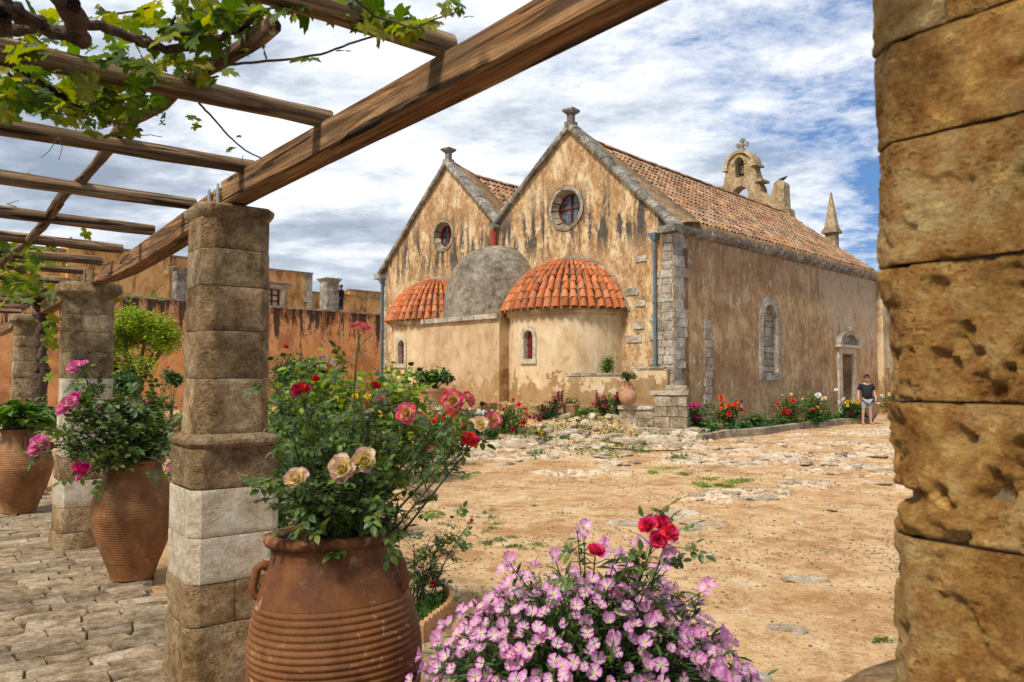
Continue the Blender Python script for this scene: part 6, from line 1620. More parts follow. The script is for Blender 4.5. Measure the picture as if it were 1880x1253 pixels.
# ------------------------------------------------------------------ roses
def orient(nrm, r_=None):
    nrm = Vector(nrm).normalized(); t_ = nrm.orthogonal().normalized(); a_ = random.uniform(0, 6.28); x = t_ * math.cos(a_) + nrm.cross(t_) * math.sin(a_); y = nrm.cross(x)
    return np.array([[x[k], y[k], nrm[k]] for k in range(3)])
def bezier(p0, p1, p2, n): return [(p0 * (1 - t_) ** 2 + p1 * 2 * t_ * (1 - t_) + p2 * t_ * t_) for t_ in [i / n for i in range(n + 1)]]
def rose_bush(label, base, canes, flowers, leaf_n, leaf_s, root_pos, name='rose_bush', cat='rose bush', group='potted roses', leaf_mat='rose_leaf', cane_r=.006, density=None, limit=300, twig_n=5, zmin=None):
    """canes: list of tip points (world); flowers: (point, size, material, normal, template)"""
    root = tag(empty(name, root_pos), label, cat, group); O = Vector(root_pos)
    mb = MB(); nodes = []
    for (b0, tip, bend) in canes:
        b0 = Vector(b0); tip = Vector(tip); mid = b0.lerp(tip, .5) + Vector(bend)
        pts = bezier(b0 - O, mid - O, tip - O, 12); mb.tube(pts, [cane_r * (1 - .6 * k / 12) for k in range(13)], 5)
        for k in range(2, 12):
            for _ in range(twig_n if k > 3 else max(1, twig_n // 2)):
                if random.random() < .45: nodes.append((pts[k], (pts[k] - pts[k - 1]).normalized()))
    lp = []; ln = []; ld = []
    for p, d in nodes:
        out = Vector((random.gauss(0, 1), random.gauss(0, 1), random.gauss(.35, .5))).normalized(); L = random.uniform(.4, 2.2) * leaf_s * 1.0
        e = p + out * L; mb.tube([p, p.lerp(e, .5) + Vector((0, 0, .1 * L)), e], [cane_r * .35, cane_r * .28, cane_r * .2], 3, False)
        for q in range(random.choice((1, 2, 2, 3))):
            pp = p.lerp(e, random.uniform(.3, 1)); dr = (out + Vector((random.gauss(0, .7), random.gauss(0, .7), random.gauss(0, .4)))).normalized()
            lp.append(pp); ld.append(dr)
    idx = [i for i in range(len(lp)) if zmin is None or lp[i].z + O.z > zmin]; random.shuffle(idx); idx = idx[:leaf_n]
    mb.build('canes', M['stem'], root, True)
    Rm = []; 
    for i in idx:
        x = ld[i]; up = Vector((random.gauss(0, .35), random.gauss(-.15, .35), 1)).normalized(); y = up.cross(x).normalized(); z = x.cross(y)
        Rm.append(np.array([[x[k], y[k], z[k]] for k in range(3)]))
    if idx: pieces('leaf', T_RLEAF, np.array(Rm), np.array([lp[i] for i in idx]), np.array([leaf_s * random.uniform(.7, 1.2) for _ in idx]), M[leaf_mat], root, limit, 'leaves')
    for (p, sz, mt, nr, tp) in flowers:
        t_ = {'rose': random.choice(T_ROSE), 'small': random.choice(T_SROSE), 'bud': T_BUD}[tp]
        mobj('flower' if tp != 'bud' else 'bud', tmesh('flower', t_, M[mt]), root, mat4(orient(nr), Vector(p) - O, sz))
    return root
RB = Vector((J1.x, J1.y, .98))
FL = [((660, 608), 2.95, .062, 'p_pinkyel', (.1, -.15, 1)), ((552, 722), 2.85, .058, 'p_redyel', (-.1, -.5, .8)), ((748, 760), 2.85, .058, 'p_pinkyel', (-.2, -1, .3)), ((832, 737), 2.9, .062, 'p_pinkyel', (-.1, -1, .25)), ((857, 735), 2.96, .046, 'p_pinkyel', (.6, -.5, .6)),
      ((903, 773), 2.95, .054, 'p_pinkyel', (.4, -.8, .5)), ((882, 780), 2.9, .045, 'p_cream', (.2, -.8, .5)), ((862, 812), 2.85, .054, 'p_redyel', (.1, -.6, .8)), ((629, 861), 2.62, .066, 'p_cream', (0, -1, .25)), ((669, 847), 2.66, .066, 'p_cream', (.1, -1, .3)), ((545, 882), 2.6, .060, 'p_cream', (-.1, -.8, .7)),
      ((689, 711), 3.1, .034, 'p_redyel', (.2, -.6, .8)), ((697, 736), 3.1, .032, 'p_pinkyel', (.1, -.7, .7)), ((676, 748), 3.1, .026, 'p_orange', (.1, -.7, .7)), ((580, 697), 3.1, .025, 'p_red', (.1, -.7, .7)), ((788, 828), 3.1, .032, 'p_red', (.1, -.5, .8)), ((705, 722), 3.15, .026, 'p_red', (.2, -.6, .8))]
canes = []; fl = []
for (q, D, sz, mt, nr) in FL:
    t_ = P(*q, D); a_ = random.uniform(0, 6.28); b0 = RB + Vector((.10 * math.cos(a_), .08 * math.sin(a_), -.02)); canes.append((b0, t_ - Vector(nr).normalized() * .012, (random.uniform(-.06, .06), random.uniform(-.05, .05), .08))); fl.append((t_, sz * 1.4, mt, nr, 'rose'))
for (px, py, D) in ((490, 690, 2.9), (525, 650, 2.95), (510, 730, 2.8), (500, 830, 2.7), (560, 780, 2.75), (600, 770, 2.9), (660, 720, 2.95), (755, 715, 3.0), (520, 900, 2.65), (560, 930, 2.6), (610, 930, 2.6), (680, 920, 2.62), (730, 920, 2.7), (650, 790, 2.9), (600, 830, 2.9), (700, 800, 2.95),
                    (480, 880, 2.75), (530, 800, 2.9), (560, 860, 2.9), (700, 870, 2.9), (640, 890, 2.9), (580, 900, 3.0), (740, 780, 3.05), (520, 860, 3.0), (590, 770, 3.0)):
    a_ = random.uniform(0, 6.28); b0 = RB + Vector((.12 * math.cos(a_), .10 * math.sin(a_), -.02)); canes.append((b0, P(px, py, D), (random.uniform(-.10, .10), random.uniform(-.06, .06), .06)))
for (q, D) in (((525, 640), 2.95), ((497, 662), 2.95), ((520, 655), 2.95), ((755, 672), 3.0), ((770, 682), 3.0), ((885, 745), 2.9)):
    fl.append((P(*q, D), .030, 'p_red' if q[0] == 525 else 'stem', (0, -.1, 1), 'bud'))
rose_bush('tall rose bush with large pink and yellow blooms in the nearest jar', None, canes, fl, 640, .068, RB, twig_n=4, zmin=RB.z + .045)
RB2 = Vector((J2.x, J2.y, .93)); canes = []; fl = []
for (q, sz, mt, D) in (((140, 676), .10, 'p_pinkwhite', 6.2), ((152, 672), .075, 'p_pinkwhite', 6.3), ((128, 742), .10, 'p_pinkwhite', 6.0), ((120, 752), .10, 'p_pinkwhite', 6.0), ((138, 733), .08, 'p_magenta', 6.1), ((74, 815), .11, 'p_pinkwhite', 5.9), ((68, 828), .10, 'p_pinkwhite', 5.9), ((88, 822), .07, 'p_magenta', 5.95),
                       ((148, 860), .09, 'p_magenta', 5.9), ((158, 866), .10, 'p_magenta', 5.9), ((152, 875), .08, 'p_pinkwhite', 5.9), ((192, 750), .09, 'p_pinkwhite', 6.4), ((208, 744), .08, 'p_crimson', 6.4), ((275, 745), .08, 'p_pinkwhite', 6.7), ((290, 741), .06, 'p_magenta', 6.7), ((282, 755), .06, 'p_pinkwhite', 6.7), ((280, 737), .05, 'p_magenta', 6.7), ((315, 861), .05, 'p_pinkwhite', 6.0)):
    t_ = P(*q, D); a_ = random.uniform(0, 6.28); canes.append((RB2 + Vector((.12 * math.cos(a_), .1 * math.sin(a_), 0)), t_, (random.uniform(-.1, .1), random.uniform(-.1, .1), .18))); fl.append((t_, sz * 1.3, mt, (random.gauss(-.1, .3), -.7, .6), 'rose'))
for (px, py, D) in ((170, 790, 6.2), (200, 770, 6.3), (230, 750, 6.4), (260, 770, 6.4), (300, 790, 6.4), (325, 780, 6.3), (180, 830, 6.1), (150, 830, 6.0), (210, 820, 6.1), (250, 820, 6.2), (290, 830, 6.3), (320, 820, 6.3), (130, 790, 6.1), (240, 790, 6.6), (270, 740, 6.5), (205, 850, 6.0), (110, 800, 6.0), (300, 760, 6.7), (170, 760, 6.4)):
    a_ = random.uniform(0, 6.28); canes.append((RB2 + Vector((.13 * math.cos(a_), .12 * math.sin(a_), 0)), P(px, py, D), (random.uniform(-.1, .1), random.uniform(-.1, .1), .15)))
rose_bush('sprawling pink striped rose in the middle jar', None, canes, fl, 520, .115, RB2, leaf_mat='rose_leaf', cane_r=.008)
# hydrangea in the far jar
def bushy(name, label, cat, c, rad, n_, size, mat, tmpl=T_LEAF, group=None, trunk=None, trunk_mat='trunk', up=.6, clumps=14, leaf_obj=0, root_z=None, shell=.55, flowers=(), fsize=.05):
    c = Vector(c); root = tag(empty(name, (c.x, c.y, root_z if root_z is not None else max(0, c.z - rad[2]))), label, cat, group); O = Vector(root.location)
    cc = []
    for i in range(clumps):
        v = rng.normal(size=3); v /= np.linalg.norm(v); v[2] = abs(v[2]) if (i % 4) else v[2]; cc.append(v * rng.uniform(.45, .80))
    cc = np.array(cc); k = rng.integers(0, clumps, n_); off = rng.normal(size=(n_, 3)); off /= np.linalg.norm(off, axis=1)[:, None]; off *= rng.uniform(.5, 1, n_)[:, None] ** .5 * (1.0 - shell) * (.75 + .5 * rng.random(n_))[:, None]
    pos = (cc[k] + off) * np.array(rad) + np.array(c - O)
    Rm = rand_rots(n_, up); sc = rng.uniform(.65, 1.25, n_) * size
    if leaf_obj: pieces('leaf', [tmpl], Rm, pos, sc, M[mat], root, leaf_obj, 'leaves')
    else:
        o = scatter('foliage', tmpl, Rm, pos, sc, M[mat], root, 'stuff')
    mb = MB()
    base = Vector((0, 0, 0)) if trunk is None else Vector(trunk) - O
    top = c - O
    tr_ = rad[0] * (.045 if trunk is None else .07)
    fork = base if trunk is None else base.lerp(top, .42)
    if trunk is not None: mb.tube([base, base.lerp(fork, .5) + Vector((.03, 0, 0)), fork], [tr_ * 1.1, tr_, tr_ * .9], 8, True, .1)
    base = fork
    for i in range(min(clumps, 12)):
        e = Vector(cc[i] * np.array(rad)) + top; m_ = base.lerp(e, .45) + Vector((0, 0, .12 * rad[2]))
        mb.tube([base + Vector((random.uniform(-tr_, tr_), random.uniform(-tr_, tr_), 0)), base.lerp(m_, .5), m_, e], [tr_, tr_ * .8, tr_ * .5, tr_ * .15], 5, True, .1)
    mb.build('trunk' if trunk is not None else 'stems', M[trunk_mat], root, True)
    for (p, mt, s_) in flowers: mobj('flower', tmesh('flower', random.choice(T_SROSE), M[mt]), root, mat4(orient((random.gauss(0, .3), -.7, .7)), Vector(p) - O, s_))
    return root
T_BROAD = combine([leaflet(1.0, .68, .2, .3)])
bushy('hydrangea', 'dense broad-leaved green plant filling the jar at the left edge', 'shrub', P(36, 768, 9.5), (.42, .40, .26), 420, .13, 'mid_leaf', T_BROAD, None, None, 'stem', .9, 16, 200, 1.0)
# ------------------------------------------------------------------ evening primrose
PRC = Vector((.26, 2.66, .60)); prim = tag(empty('evening_primrose', PRC), 'big mounded clump of pale pink evening primrose flowers at the bottom of the view', 'flowers')
mb = MB(); fp = []; fn = []; lp = []; ld = []
for i in range(1100):
    # direction over a wide dome
    a_ = random.uniform(0, 2 * math.pi); e = math.asin(random.uniform(-.05, 1)); d = Vector((math.cos(a_) * math.cos(e), math.sin(a_) * math.cos(e) * .8, math.sin(e)))
    r_ = 1.0 + .12 * vnoise(np.array([[d.x * 3, d.y * 3, d.z * 3 + 7]]))[0] + random.gauss(0, .05); tip = Vector((d.x * .56, d.y * .50, d.z * .43 - .03 + .04 * math.sin(a_ * 3))) * r_
    if i % 3 == 0: mb.tube([Vector((d.x * .12, d.y * .1, 0)), tip * .55 + Vector((0, 0, .05)), tip], [.0035, .0028, .0018], 3, False)
    if i < 820:
        fp.append(tip + d * .01); nr = (d + Vector((random.gauss(0, .35), random.gauss(-.35, .35), random.gauss(.25, .3)))).normalized(); fn.append(nr)
    for q in range(7):
        t_ = random.uniform(.45, 1.0); p = tip * t_; lp.append(p + Vector((random.gauss(0, .02),) * 3)); ld.append((d + Vector((random.gauss(0, .8), random.gauss(0, .8), random.gauss(.2, .6)))).normalized())
for (px, py, D, n_) in ((1060, 975, 2.55, 3), (1072, 990, 2.55, 3), (935, 1035, 2.5, 3), (1225, 1018, 2.5, 3), (1020, 1030, 2.5, 2), (1300, 1080, 2.5, 3), (1130, 1020, 2.6, 2), (1165, 1000, 2.6, 2)):
    t_ = P(px, py, D) - PRC; mb.tube([Vector((t_.x * .3, t_.y * .3, .1)), t_ * .6 + Vector((0, 0, .05)), t_], [.003, .0025, .0018], 4, False)
    for k in range(n_): fp.append(t_ + Vector((random.gauss(0, .02), random.gauss(0, .02), random.gauss(0, .012)))); fn.append(Vector((random.gauss(0, .5), -.5, .7)).normalized())
    for k in range(14): q_ = t_ * random.uniform(.7, .98) + Vector((random.gauss(0, .012),) * 3); lp.append(q_); ld.append(Vector((random.gauss(0, 1), random.gauss(0, 1), random.gauss(.5, .5))).normalized())
mb.build('stems', M['prim_leaf'], prim)
Rm = np.array([orient(n_) for n_ in fn]); pieces('flower', T_PRIM, Rm, np.array(fp), rng.uniform(.032, .052, len(fp)), M['p_prim'], prim, 300, 'flowers')
Rl = []
for d in ld:
    x = d; up = Vector((random.gauss(0, .5), random.gauss(0, .5), 1)).normalized(); y = up.cross(x).normalized(); z = x.cross(y); Rl.append([[x[k], y[k], z[k]] for k in range(3)])
scatter('foliage', combine([leaflet(1, .24, .25, .3)]), np.array(Rl), np.array(lp), rng.uniform(.030, .060, len(lp)), M['prim_leaf'], prim, 'stuff')
# small buds among the flowers
bp = []; br = []
for i in range(260):
    j = random.randrange(len(lp)); 
    if Vector(lp[j]).length > .40: bp.append(lp[j]); br.append(orient((random.gauss(0, .6), random.gauss(0, .6), 1)))
scatter('buds', T_BUD, np.array(br), np.array(bp), .016, M['p_magenta'], prim, 'stuff')
# crimson roses growing through it
RR = PRC + Vector((.05, .1, -.02)); canes = [(RR, P(1205, 985, 2.5), (.03, 0, .1)), (RR, P(1222, 992, 2.52), (.06, 0, .05)), (RR, P(1093, 1018, 2.5), (-.03, 0, .05)), (RR, P(1185, 1080, 2.4), (.03, 0, .05)), (RR, P(1110, 1080, 2.4), (-.03, 0, .05))]
fl = [(P(1190, 968, 2.5), .066, 'p_crimson', (-.4, -.7, .7), 'rose'), (P(1215, 966, 2.5), .072, 'p_crimson', (.1, -.7, .8), 'rose'), (P(1228, 980, 2.47), .062, 'p_crimson', (.5, -.7, .4), 'rose'), (P(1207, 990, 2.48), .058, 'p_crimson', (0, -.9, .1), 'rose'), (P(1093, 1016, 2.5), .066, 'p_crimson', (.1, -.4, .9), 'rose')]
rose_bush('slender crimson rose rising out of the pink primrose', None, canes, fl, 70, .075, RR, twig_n=3, group='roses')
# rose sprouting low behind the near jar
RL = Vector((-.60, 5.35, 0)); RL = G(775, 1105); canes = []
for (px, py) in ((862, 962), (845, 975), (820, 975), (800, 1010), (785, 1030), (770, 1060), (800, 1050), (760, 1000), (828, 1010), (790, 985), (760, 1040)): canes.append((RL + Vector((random.uniform(-.08, .08), 0, 0)), P(px, py, RL.y - random.uniform(0, .2)), (random.uniform(-.06, .02), 0, .04)))
rose_bush('low dark rose shoots with closed buds behind the near jar', None, canes, [(P(866, 958, RL.y), .045, 'p_red', (0, 0, 1), 'bud'), (P(795, 1072, RL.y - .2), .055, 'p_red', (0, -.5, .8), 'small'), (P(830, 952, RL.y), .04, 'stem', (0, 0, 1), 'bud')], 75, .10, RL, twig_n=4, group='roses', leaf_mat='rose_leaf')
# scalloped terracotta edging round its bed
ed = tag(empty('bed_edging', G(770, 1140)), 'scalloped ochre terracotta edging round the small bed behind the jar', 'garden edging'); O = Vector(ed.location)
path = [G(815, 1102), G(828, 1112), G(830, 1124), G(822, 1140), G(808, 1152), G(795, 1162), G(780, 1176), G(765, 1190)]
path = [p for p in path]
tot = 0; pts = []
for a_, b_ in zip(path[:-1], path[1:]):
    L = (b_ - a_).length; k = max(1, int(L / .055)); pts += [a_.lerp(b_, i / k) for i in range(k)]
for a_, b_ in zip(pts[:-1], pts[1:]):
    d = (b_ - a_); L = d.length * .96; an = math.atan2(d.y, d.x); m_ = Matrix.Translation(a_ - O) @ Matrix.Rotation(an, 4, 'Z'); sc_ = [(L * i / 6, .115 + .022 * math.sin(math.pi * i / 6)) for i in range(7)]
    lp_ = [(0, -.02)] + sc_ + [(L, -.02)]; n = len(lp_)
    MB().add([m_ @ Vector((x, -.015, z)) for x, z in lp_] + [m_ @ Vector((x, .018, z)) for x, z in lp_], [list(range(n)), [n + i for i in range(n)][::-1]] + [[i, n + i, n + (i + 1) % n, (i + 1) % n] for i in range(n)]).build('tile', M['edging'], ed)
mb = MB(); cpt = G(775, 1130); bedp = path + [G(740, 1190), G(740, 1095), G(790, 1088)]
mb.add([Vector((p.x, p.y, .05)) for p in bedp], [list(range(len(bedp)))]).build('soil', M['soil'], ed)
gp = []
for i in range(900):
    k = random.randrange(len(path)); p = path[k].lerp(cpt, random.uniform(.12, 1)); gp.append((p.x - O.x + random.gauss(0, .03), p.y - O.y + random.gauss(0, .03), .06))
scatter('grass', T_LEAF, rand_rots(len(gp), .2), np.array(gp), .05, M['mid_leaf'], ed, 'stuff')

# ------------------------------------------------------------------ garden bed between pergola and church
def far_rose(label, px, D, py_top, wpx, flowers, leaf_mat='rose_leaf2', leaf=.10, n_=420, z0=None, fs=.11, name='rose_bush', group='roses in the courtyard beds', dens=1.0, cat='rose bush'):
    """flowers: list of (px, py, material, scale)"""
    b = P(px, 700, D); z0 = gh(b.x, D) if z0 is None else z0; top = P(px, py_top, D).z; W = wpx * D / F / 2; H = top - z0
    root = tag(empty(name, (b.x, D, z0)), label, cat, group); O = Vector(root.location); mb = MB(); pos = []
    ns_ = 9 if wpx < 150 else 18
    for i in range(ns_):
        a_ = random.uniform(0, 6.28); r_ = random.uniform(.2, 1) * W; e = Vector((r_ * math.cos(a_), r_ * math.sin(a_) * .7, H * random.uniform(.62, 1.0)))
        pts = bezier(Vector((random.uniform(-.05, .05), 0, 0)), Vector((e.x * .3, e.y * .3, e.z * .6)), e, 8); mb.tube(pts, [.012 * (1 - .07 * k) for k in range(9)], 4, False)
        for k in range(int(n_ / ns_)):
            t_ = random.uniform(.22, 1); p = pts[min(8, int(t_ * 8))]; s_ = .16 * max(W, .3) + .04; pos.append(p + Vector((random.gauss(0, s_), random.gauss(0, s_), random.gauss(0, s_ * .8))))
    fl_ = []
    for (fx, fy, mt, s_) in flowers:
        p = P(fx, fy, D - random.uniform(0, W * .6)) - O; fl_.append((p, mt, s_)); mb.tube([Vector((p.x * .3, p.y * .3, p.z * .4)), p * .8 + Vector((0, 0, .03)), p], .006, 3, False)
        for k in range(8): pos.append(p * random.uniform(.7, .97) + Vector((random.gauss(0, .05), random.gauss(0, .05), random.gauss(0, .05))))
    mb.build('canes', M['twig'], root)
    pos = np.array(pos); pos = pos[pos[:, 2] > .02]
    scatter('foliage', combine([leaflet(1, .5, .2, .3)]), rand_rots(len(pos), .4), pos, rng.uniform(.5, 1.1, len(pos)) * leaf, M[leaf_mat], root, 'stuff')
    for p, mt, s_ in fl_: mobj('flower', tmesh('flower', random.choice(T_SROSE), M[mt]), root, mat4(orient((random.gauss(0, .3), -.75, .6)), p, fs * s_))
    return root
def scat_fl(cx, cy, sx, sy, n_, mats, s_=.8): return [(cx + random.gauss(0, sx), cy + random.gauss(0, sy), random.choice(mats), s_ * random.uniform(.7, 1.2)) for _ in range(n_)]
# along the side wall (bed behind the kerb)
bed = [
    ('magenta rose bush at the corner end of the kerb, by the stone steps', 1283, 23.2, 742, 60, [(1265, 746, 'p_magenta', 1.4), (1274, 746, 'p_magenta', 1.4), (1281, 746, 'p_magenta', 1.2), (1278, 769, 'p_magenta', 1.3), (1286, 770, 'p_magenta', 1.3)], 'rose_leaf'),
    ('orange-red rose bush against the bare masonry strip of the side wall', 1335, 23.8, 735, 74, [(1323, 732, 'p_orange', 1.5), (1326, 740, 'p_orange', 1), (1338, 746, 'p_orange', 1.5), (1350, 742, 'p_orange', 1.2), (1351, 750, 'p_orange', 1.3), (1360, 753, 'p_orange', 1.4), (1338, 758, 'p_red', 1.2), (1338, 762, 'p_red', 1.3), (1358, 747, 'p_mauve', 1.1), (1329, 749, 'p_cream', 1), (1324, 751, 'p_orange', 1), (1361, 738, 'p_maroon', .8)], 'rose_leaf'),
    ('leafy flowerless shrub with pale fronds under the wall left of the arched recess', 1385, 24.5, 762, 50, [], 'mid_leaf'),
    ('tall red rose bush below the arched recess', 1445, 25.6, 722, 78, [(1455, 737, 'p_red', 1.6), (1427, 743, 'p_red', 1.2), (1441, 749, 'p_red', 1), (1440, 757, 'p_red', 1.5), (1446, 760, 'p_red', 1), (1450, 755, 'p_red', .9), (1452, 725, 'p_cream', .9), (1436, 757, 'p_orange', 1)], 'rose_leaf'),
    ('white rose bush in the middle of the wall bed', 1500, 27.0, 718, 60, [(1502, 727, 'p_white', 1.6), (1513, 733, 'p_cream', 1.4), (1535, 717, 'p_white', 1.1)], 'mid_leaf'),
    ('low orange and brown flowers below the white rose bush', 1498, 26.3, 745, 40, scat_fl(1500, 752, 8, 3.5, 12, ['p_orange', 'p_yellow', 'p_maroon'], .8), 'dark_leaf'),
    ('yellow and dark red flower clump left of the church door', 1560, 28.8, 737, 46, scat_fl(1564, 741, 8, 3, 14, ['p_yellow'], .8) + scat_fl(1561, 753, 6, 5, 14, ['p_maroon'], .8) + scat_fl(1545, 739, 5, 3, 5, ['p_cream', 'p_white'], .8), 'dark_leaf'),
    ('small red roses beside the standing man', 1577, 29.4, 742, 16, scat_fl(1579, 747, 4, 4, 8, ['p_red', 'p_orange'], .9), 'rose_leaf'),
    ('dense green bush right of the standing man with a few white blooms', 1640, 30.6, 722, 70, [(1632, 725, 'p_cream', 1.3), (1618, 727, 'p_white', 1), (1612, 742, 'p_white', .8)], 'dark_leaf'),
    ('yellow pansies at the kerb end beside the stone steps', 1300, 22.6, 776, 24, scat_fl(1302, 780, 6, 1.5, 9, ['p_yellow'], .75), 'dark_leaf'),
]
for lb, px, D, pt, w_, fl_, lm in bed: far_rose(lb, px, D, pt, w_, fl_, lm, .105, 950, fs=.135, z0=.12)
far_rose('thin rose with pink-white buds between red and white bushes', 1478, 26.4, 735, 30, [(1473, 733, 'p_cream', .8)], 'rose_leaf', .1, 200, z0=.12)
# around the foot of the apses
apf = [
    ('white flower clump near the central block of the church', 880, 21.5, 752, 60, scat_fl(882, 762, 16, 6, 26, ['p_white'], .7), 'mid_leaf'),
    ('bushy red-flowered plant before the plinth of the central block', 893, 22.4, 735, 36, scat_fl(888, 745, 8, 4, 8, ['p_red'], .6), 'mid_leaf'),
    ('dark-leaved rose with coral bloom left of the right-hand apse', 948, 22.0, 733, 62, [(953, 744, 'p_crimson', 1.3), (942, 735, 'p_red', .8), (962, 778, 'p_red', 1.5), (969, 764, 'p_red', 1.2), (942, 790, 'p_maroon', 1.1), (964, 752, 'p_orange', .9), (920, 760, 'p_cream', 1.1), (972, 767, 'p_red', .9)], 'rose_leaf'),
    ('low dark shrub right of the white flowers', 901, 21.0, 778, 34, [], 'dark_leaf'),
    ('crimson snapdragons left of the terracotta pot on the rockery', 1005, 23.0, 740, 70, [(996, 745 + 3 * i, 'p_maroon', .7) for i in range(4)] + [(1001, 747 + 3 * i, 'p_maroon', .6) for i in range(3)] + scat_fl(1018, 742, 6, 7, 20, ['p_maroon', 'p_crimson'], .65) + scat_fl(992, 768, 8, 4, 16, ['p_magenta', 'p_maroon'], .7) + [(1025, 720 + 3 * i, 'p_maroon', .6) for i in range(6)] + [(1032, 720 + 4 * i, 'p_maroon', .55) for i in range(6)], 'dark_leaf'),
    ('tall pink snapdragons before the low plastered wall', 1108, 23.3, 720, 52, [(1095, 718 + 4 * i, 'p_crimson', .6) for i in range(7)] + [(1106, 727 + 4 * i, 'p_crimson', .6) for i in range(6)] + [(1112, 731 + 4 * i, 'p_magenta', .6) for i in range(6)] + [(1088, 742, 'p_crimson', .8), (1103, 741, 'p_crimson', .7)], 'dark_leaf'),
    ('dark pink snapdragons beside the clay amphora', 1134, 23.0, 722, 26, [(1133, 722 + 4 * i, 'p_maroon', .65) for i in range(8)] + [(1129, 728 + 4 * i, 'p_crimson', .6) for i in range(6)], 'dark_leaf'),
    ('yellow marigolds among rocks left of the rockery', 989, 20.6, 793, 22, scat_fl(989, 796, 6, 3, 10, ['p_yellow'], .8), 'mid_leaf'),
    ('orange and red rose between the white flowers and the right-hand apse', 925, 22.3, 742, 44, [(938, 748, 'p_orange', 1), (925, 752, 'p_red', 1), (912, 757, 'p_cream', .9), (918, 745, 'p_crimson', .8)], 'mid_leaf'),
    ('red rose bush at the foot of the central block, behind the near roses', 850, 21.0, 748, 60, [(846, 762, 'p_red', 1.1), (858, 756, 'p_red', .9), (838, 770, 'p_orange', 1), (866, 772, 'p_cream', .9), (851, 780, 'p_red', 1)], 'mid_leaf'),
    ('green tufted plant between snapdragons on the rockery', 1075, 22.9, 752, 40, scat_fl(1078, 760, 8, 4, 6, ['p_magenta'], .6), 'mid_leaf'),
    ('upright lavender-like plant on top of the low wall', 1115, 24.4, 655, 22, [], 'mid_leaf'),
]
for lb, px, D, pt, w_, fl_, lm in apf: far_rose(lb, px, D, pt, w_, fl_, lm, .085, 800, fs=.135, z0=1.86 if 'on top' in lb else None)
# middle distance bed
mid = [
    ('tall pale green bush with drooping narrow leaves behind the near roses', 575, 11.5, 648, 210, scat_fl(640, 745, 40, 10, 5, ['p_yellow'], .8), 'lime_leaf', .15, 3400),
    ('bright green long-leaved shrub left of the planter', 715, 12.5, 662, 160, [], 'lime_leaf', .15, 2600),
    ('dark green bush beside the first column', 520, 9.0, 690, 110, [], 'mid_leaf', .13, 900),
    ('yellow-flowered rose in the middle of the garden bed', 640, 14.0, 700, 110, scat_fl(600, 738, 22, 8, 16, ['p_yellow', 'p_cream'], .9), 'mid_leaf', .12, 900),
    ('pink-mauve flowered bush near the archway', 610, 17.0, 715, 60, scat_fl(606, 727, 9, 3, 14, ['p_mauve', 'p_pinkwhite'], .9), 'mid_leaf', .12, 500),
    ('orange rose bush at the right end of the garden bed', 815, 15.0, 745, 110, [(768, 785, 'p_orange', .9), (780, 777, 'p_white', .8), (785, 773, 'p_orange', 1.1), (797, 776, 'p_red', 1.1), (802, 768, 'p_orange', .8), (815, 764, 'p_orange', 1), (813, 777, 'p_orange', .8), (761, 797, 'p_orange', 1), (764, 788, 'p_cream', .8), (829, 763, 'p_orange', .9), (772, 760, 'p_orange', .8)], 'mid_leaf', .11, 700),
    ('white-flowered bush behind the orange roses', 740, 16.0, 745, 110, scat_fl(735, 775, 22, 10, 22, ['p_white'], .75), 'mid_leaf', .11, 700),
    ('scarlet rose bush in the garden bed behind the near roses', 690, 13.0, 700, 90, scat_fl(690, 742, 26, 12, 12, ['p_red', 'p_orange', 'p_redyel'], 1.0), 'mid_leaf', .12, 700),
    ('twiggy low rose at the front edge of the garden bed', 780, 12.5, 790, 80, [(786, 826, 'p_crimson', 1.2)], 'rose_leaf', .10, 420),
    ('leafy bush close behind the near jar', 600, 8.0, 745, 210, [], 'mid_leaf', .11, 2400),
    ('mixed yellow and white flowering bush right of the drooping green bush', 790, 17.5, 735, 120, scat_fl(800, 752, 26, 8, 16, ['p_yellow', 'p_white', 'p_red'], .9), 'mid_leaf', .12, 800),
    ('green shrub left of the first jar in the garden bed', 500, 6.8, 800, 60, [], 'dark_leaf', .11, 500),
    ('thin pink rose between first column and middle jar', 345, 9.5, 760, 60, [], 'mid_leaf', .11, 400),
]
for lb, px, D, pt, w_, fl_, lm, ls, n_ in mid: far_rose(lb, px, D, pt, w_, fl_, lm, ls, n_, fs=.12, z0=0.0)
bushy('round_shrub', 'large rounded dark green shrub before the orange wall, left of the archway', 'shrub', P(540, 712, 30), (1.25, 1.2, 1.35), 3200, .16, 'dark_leaf', T_LEAF, 'clipped shrubs before the orange wall', None, 'trunk', .5, 26, shell=.6, root_z=0)
bushy('round_shrub', 'low clipped dark green shrub under the yellow-green tree', 'shrub', P(224, 716, 23), (.62, .6, .62), 1700, .12, 'dark_leaf', T_LEAF, 'clipped shrubs before the orange wall', None, 'trunk', .5, 22, shell=.65, root_z=0)
tr = bushy('citrus_tree', 'bright yellow-green tree standing before the orange wall between the columns', 'tree', P(256, 634, 26), (1.45, 1.3, 1.40), 7500, .15, 'citrus', T_LEAF, None, P(245, 790, 26).xy.to_3d(), 'trunk', .7, 34, shell=.72, root_z=0)
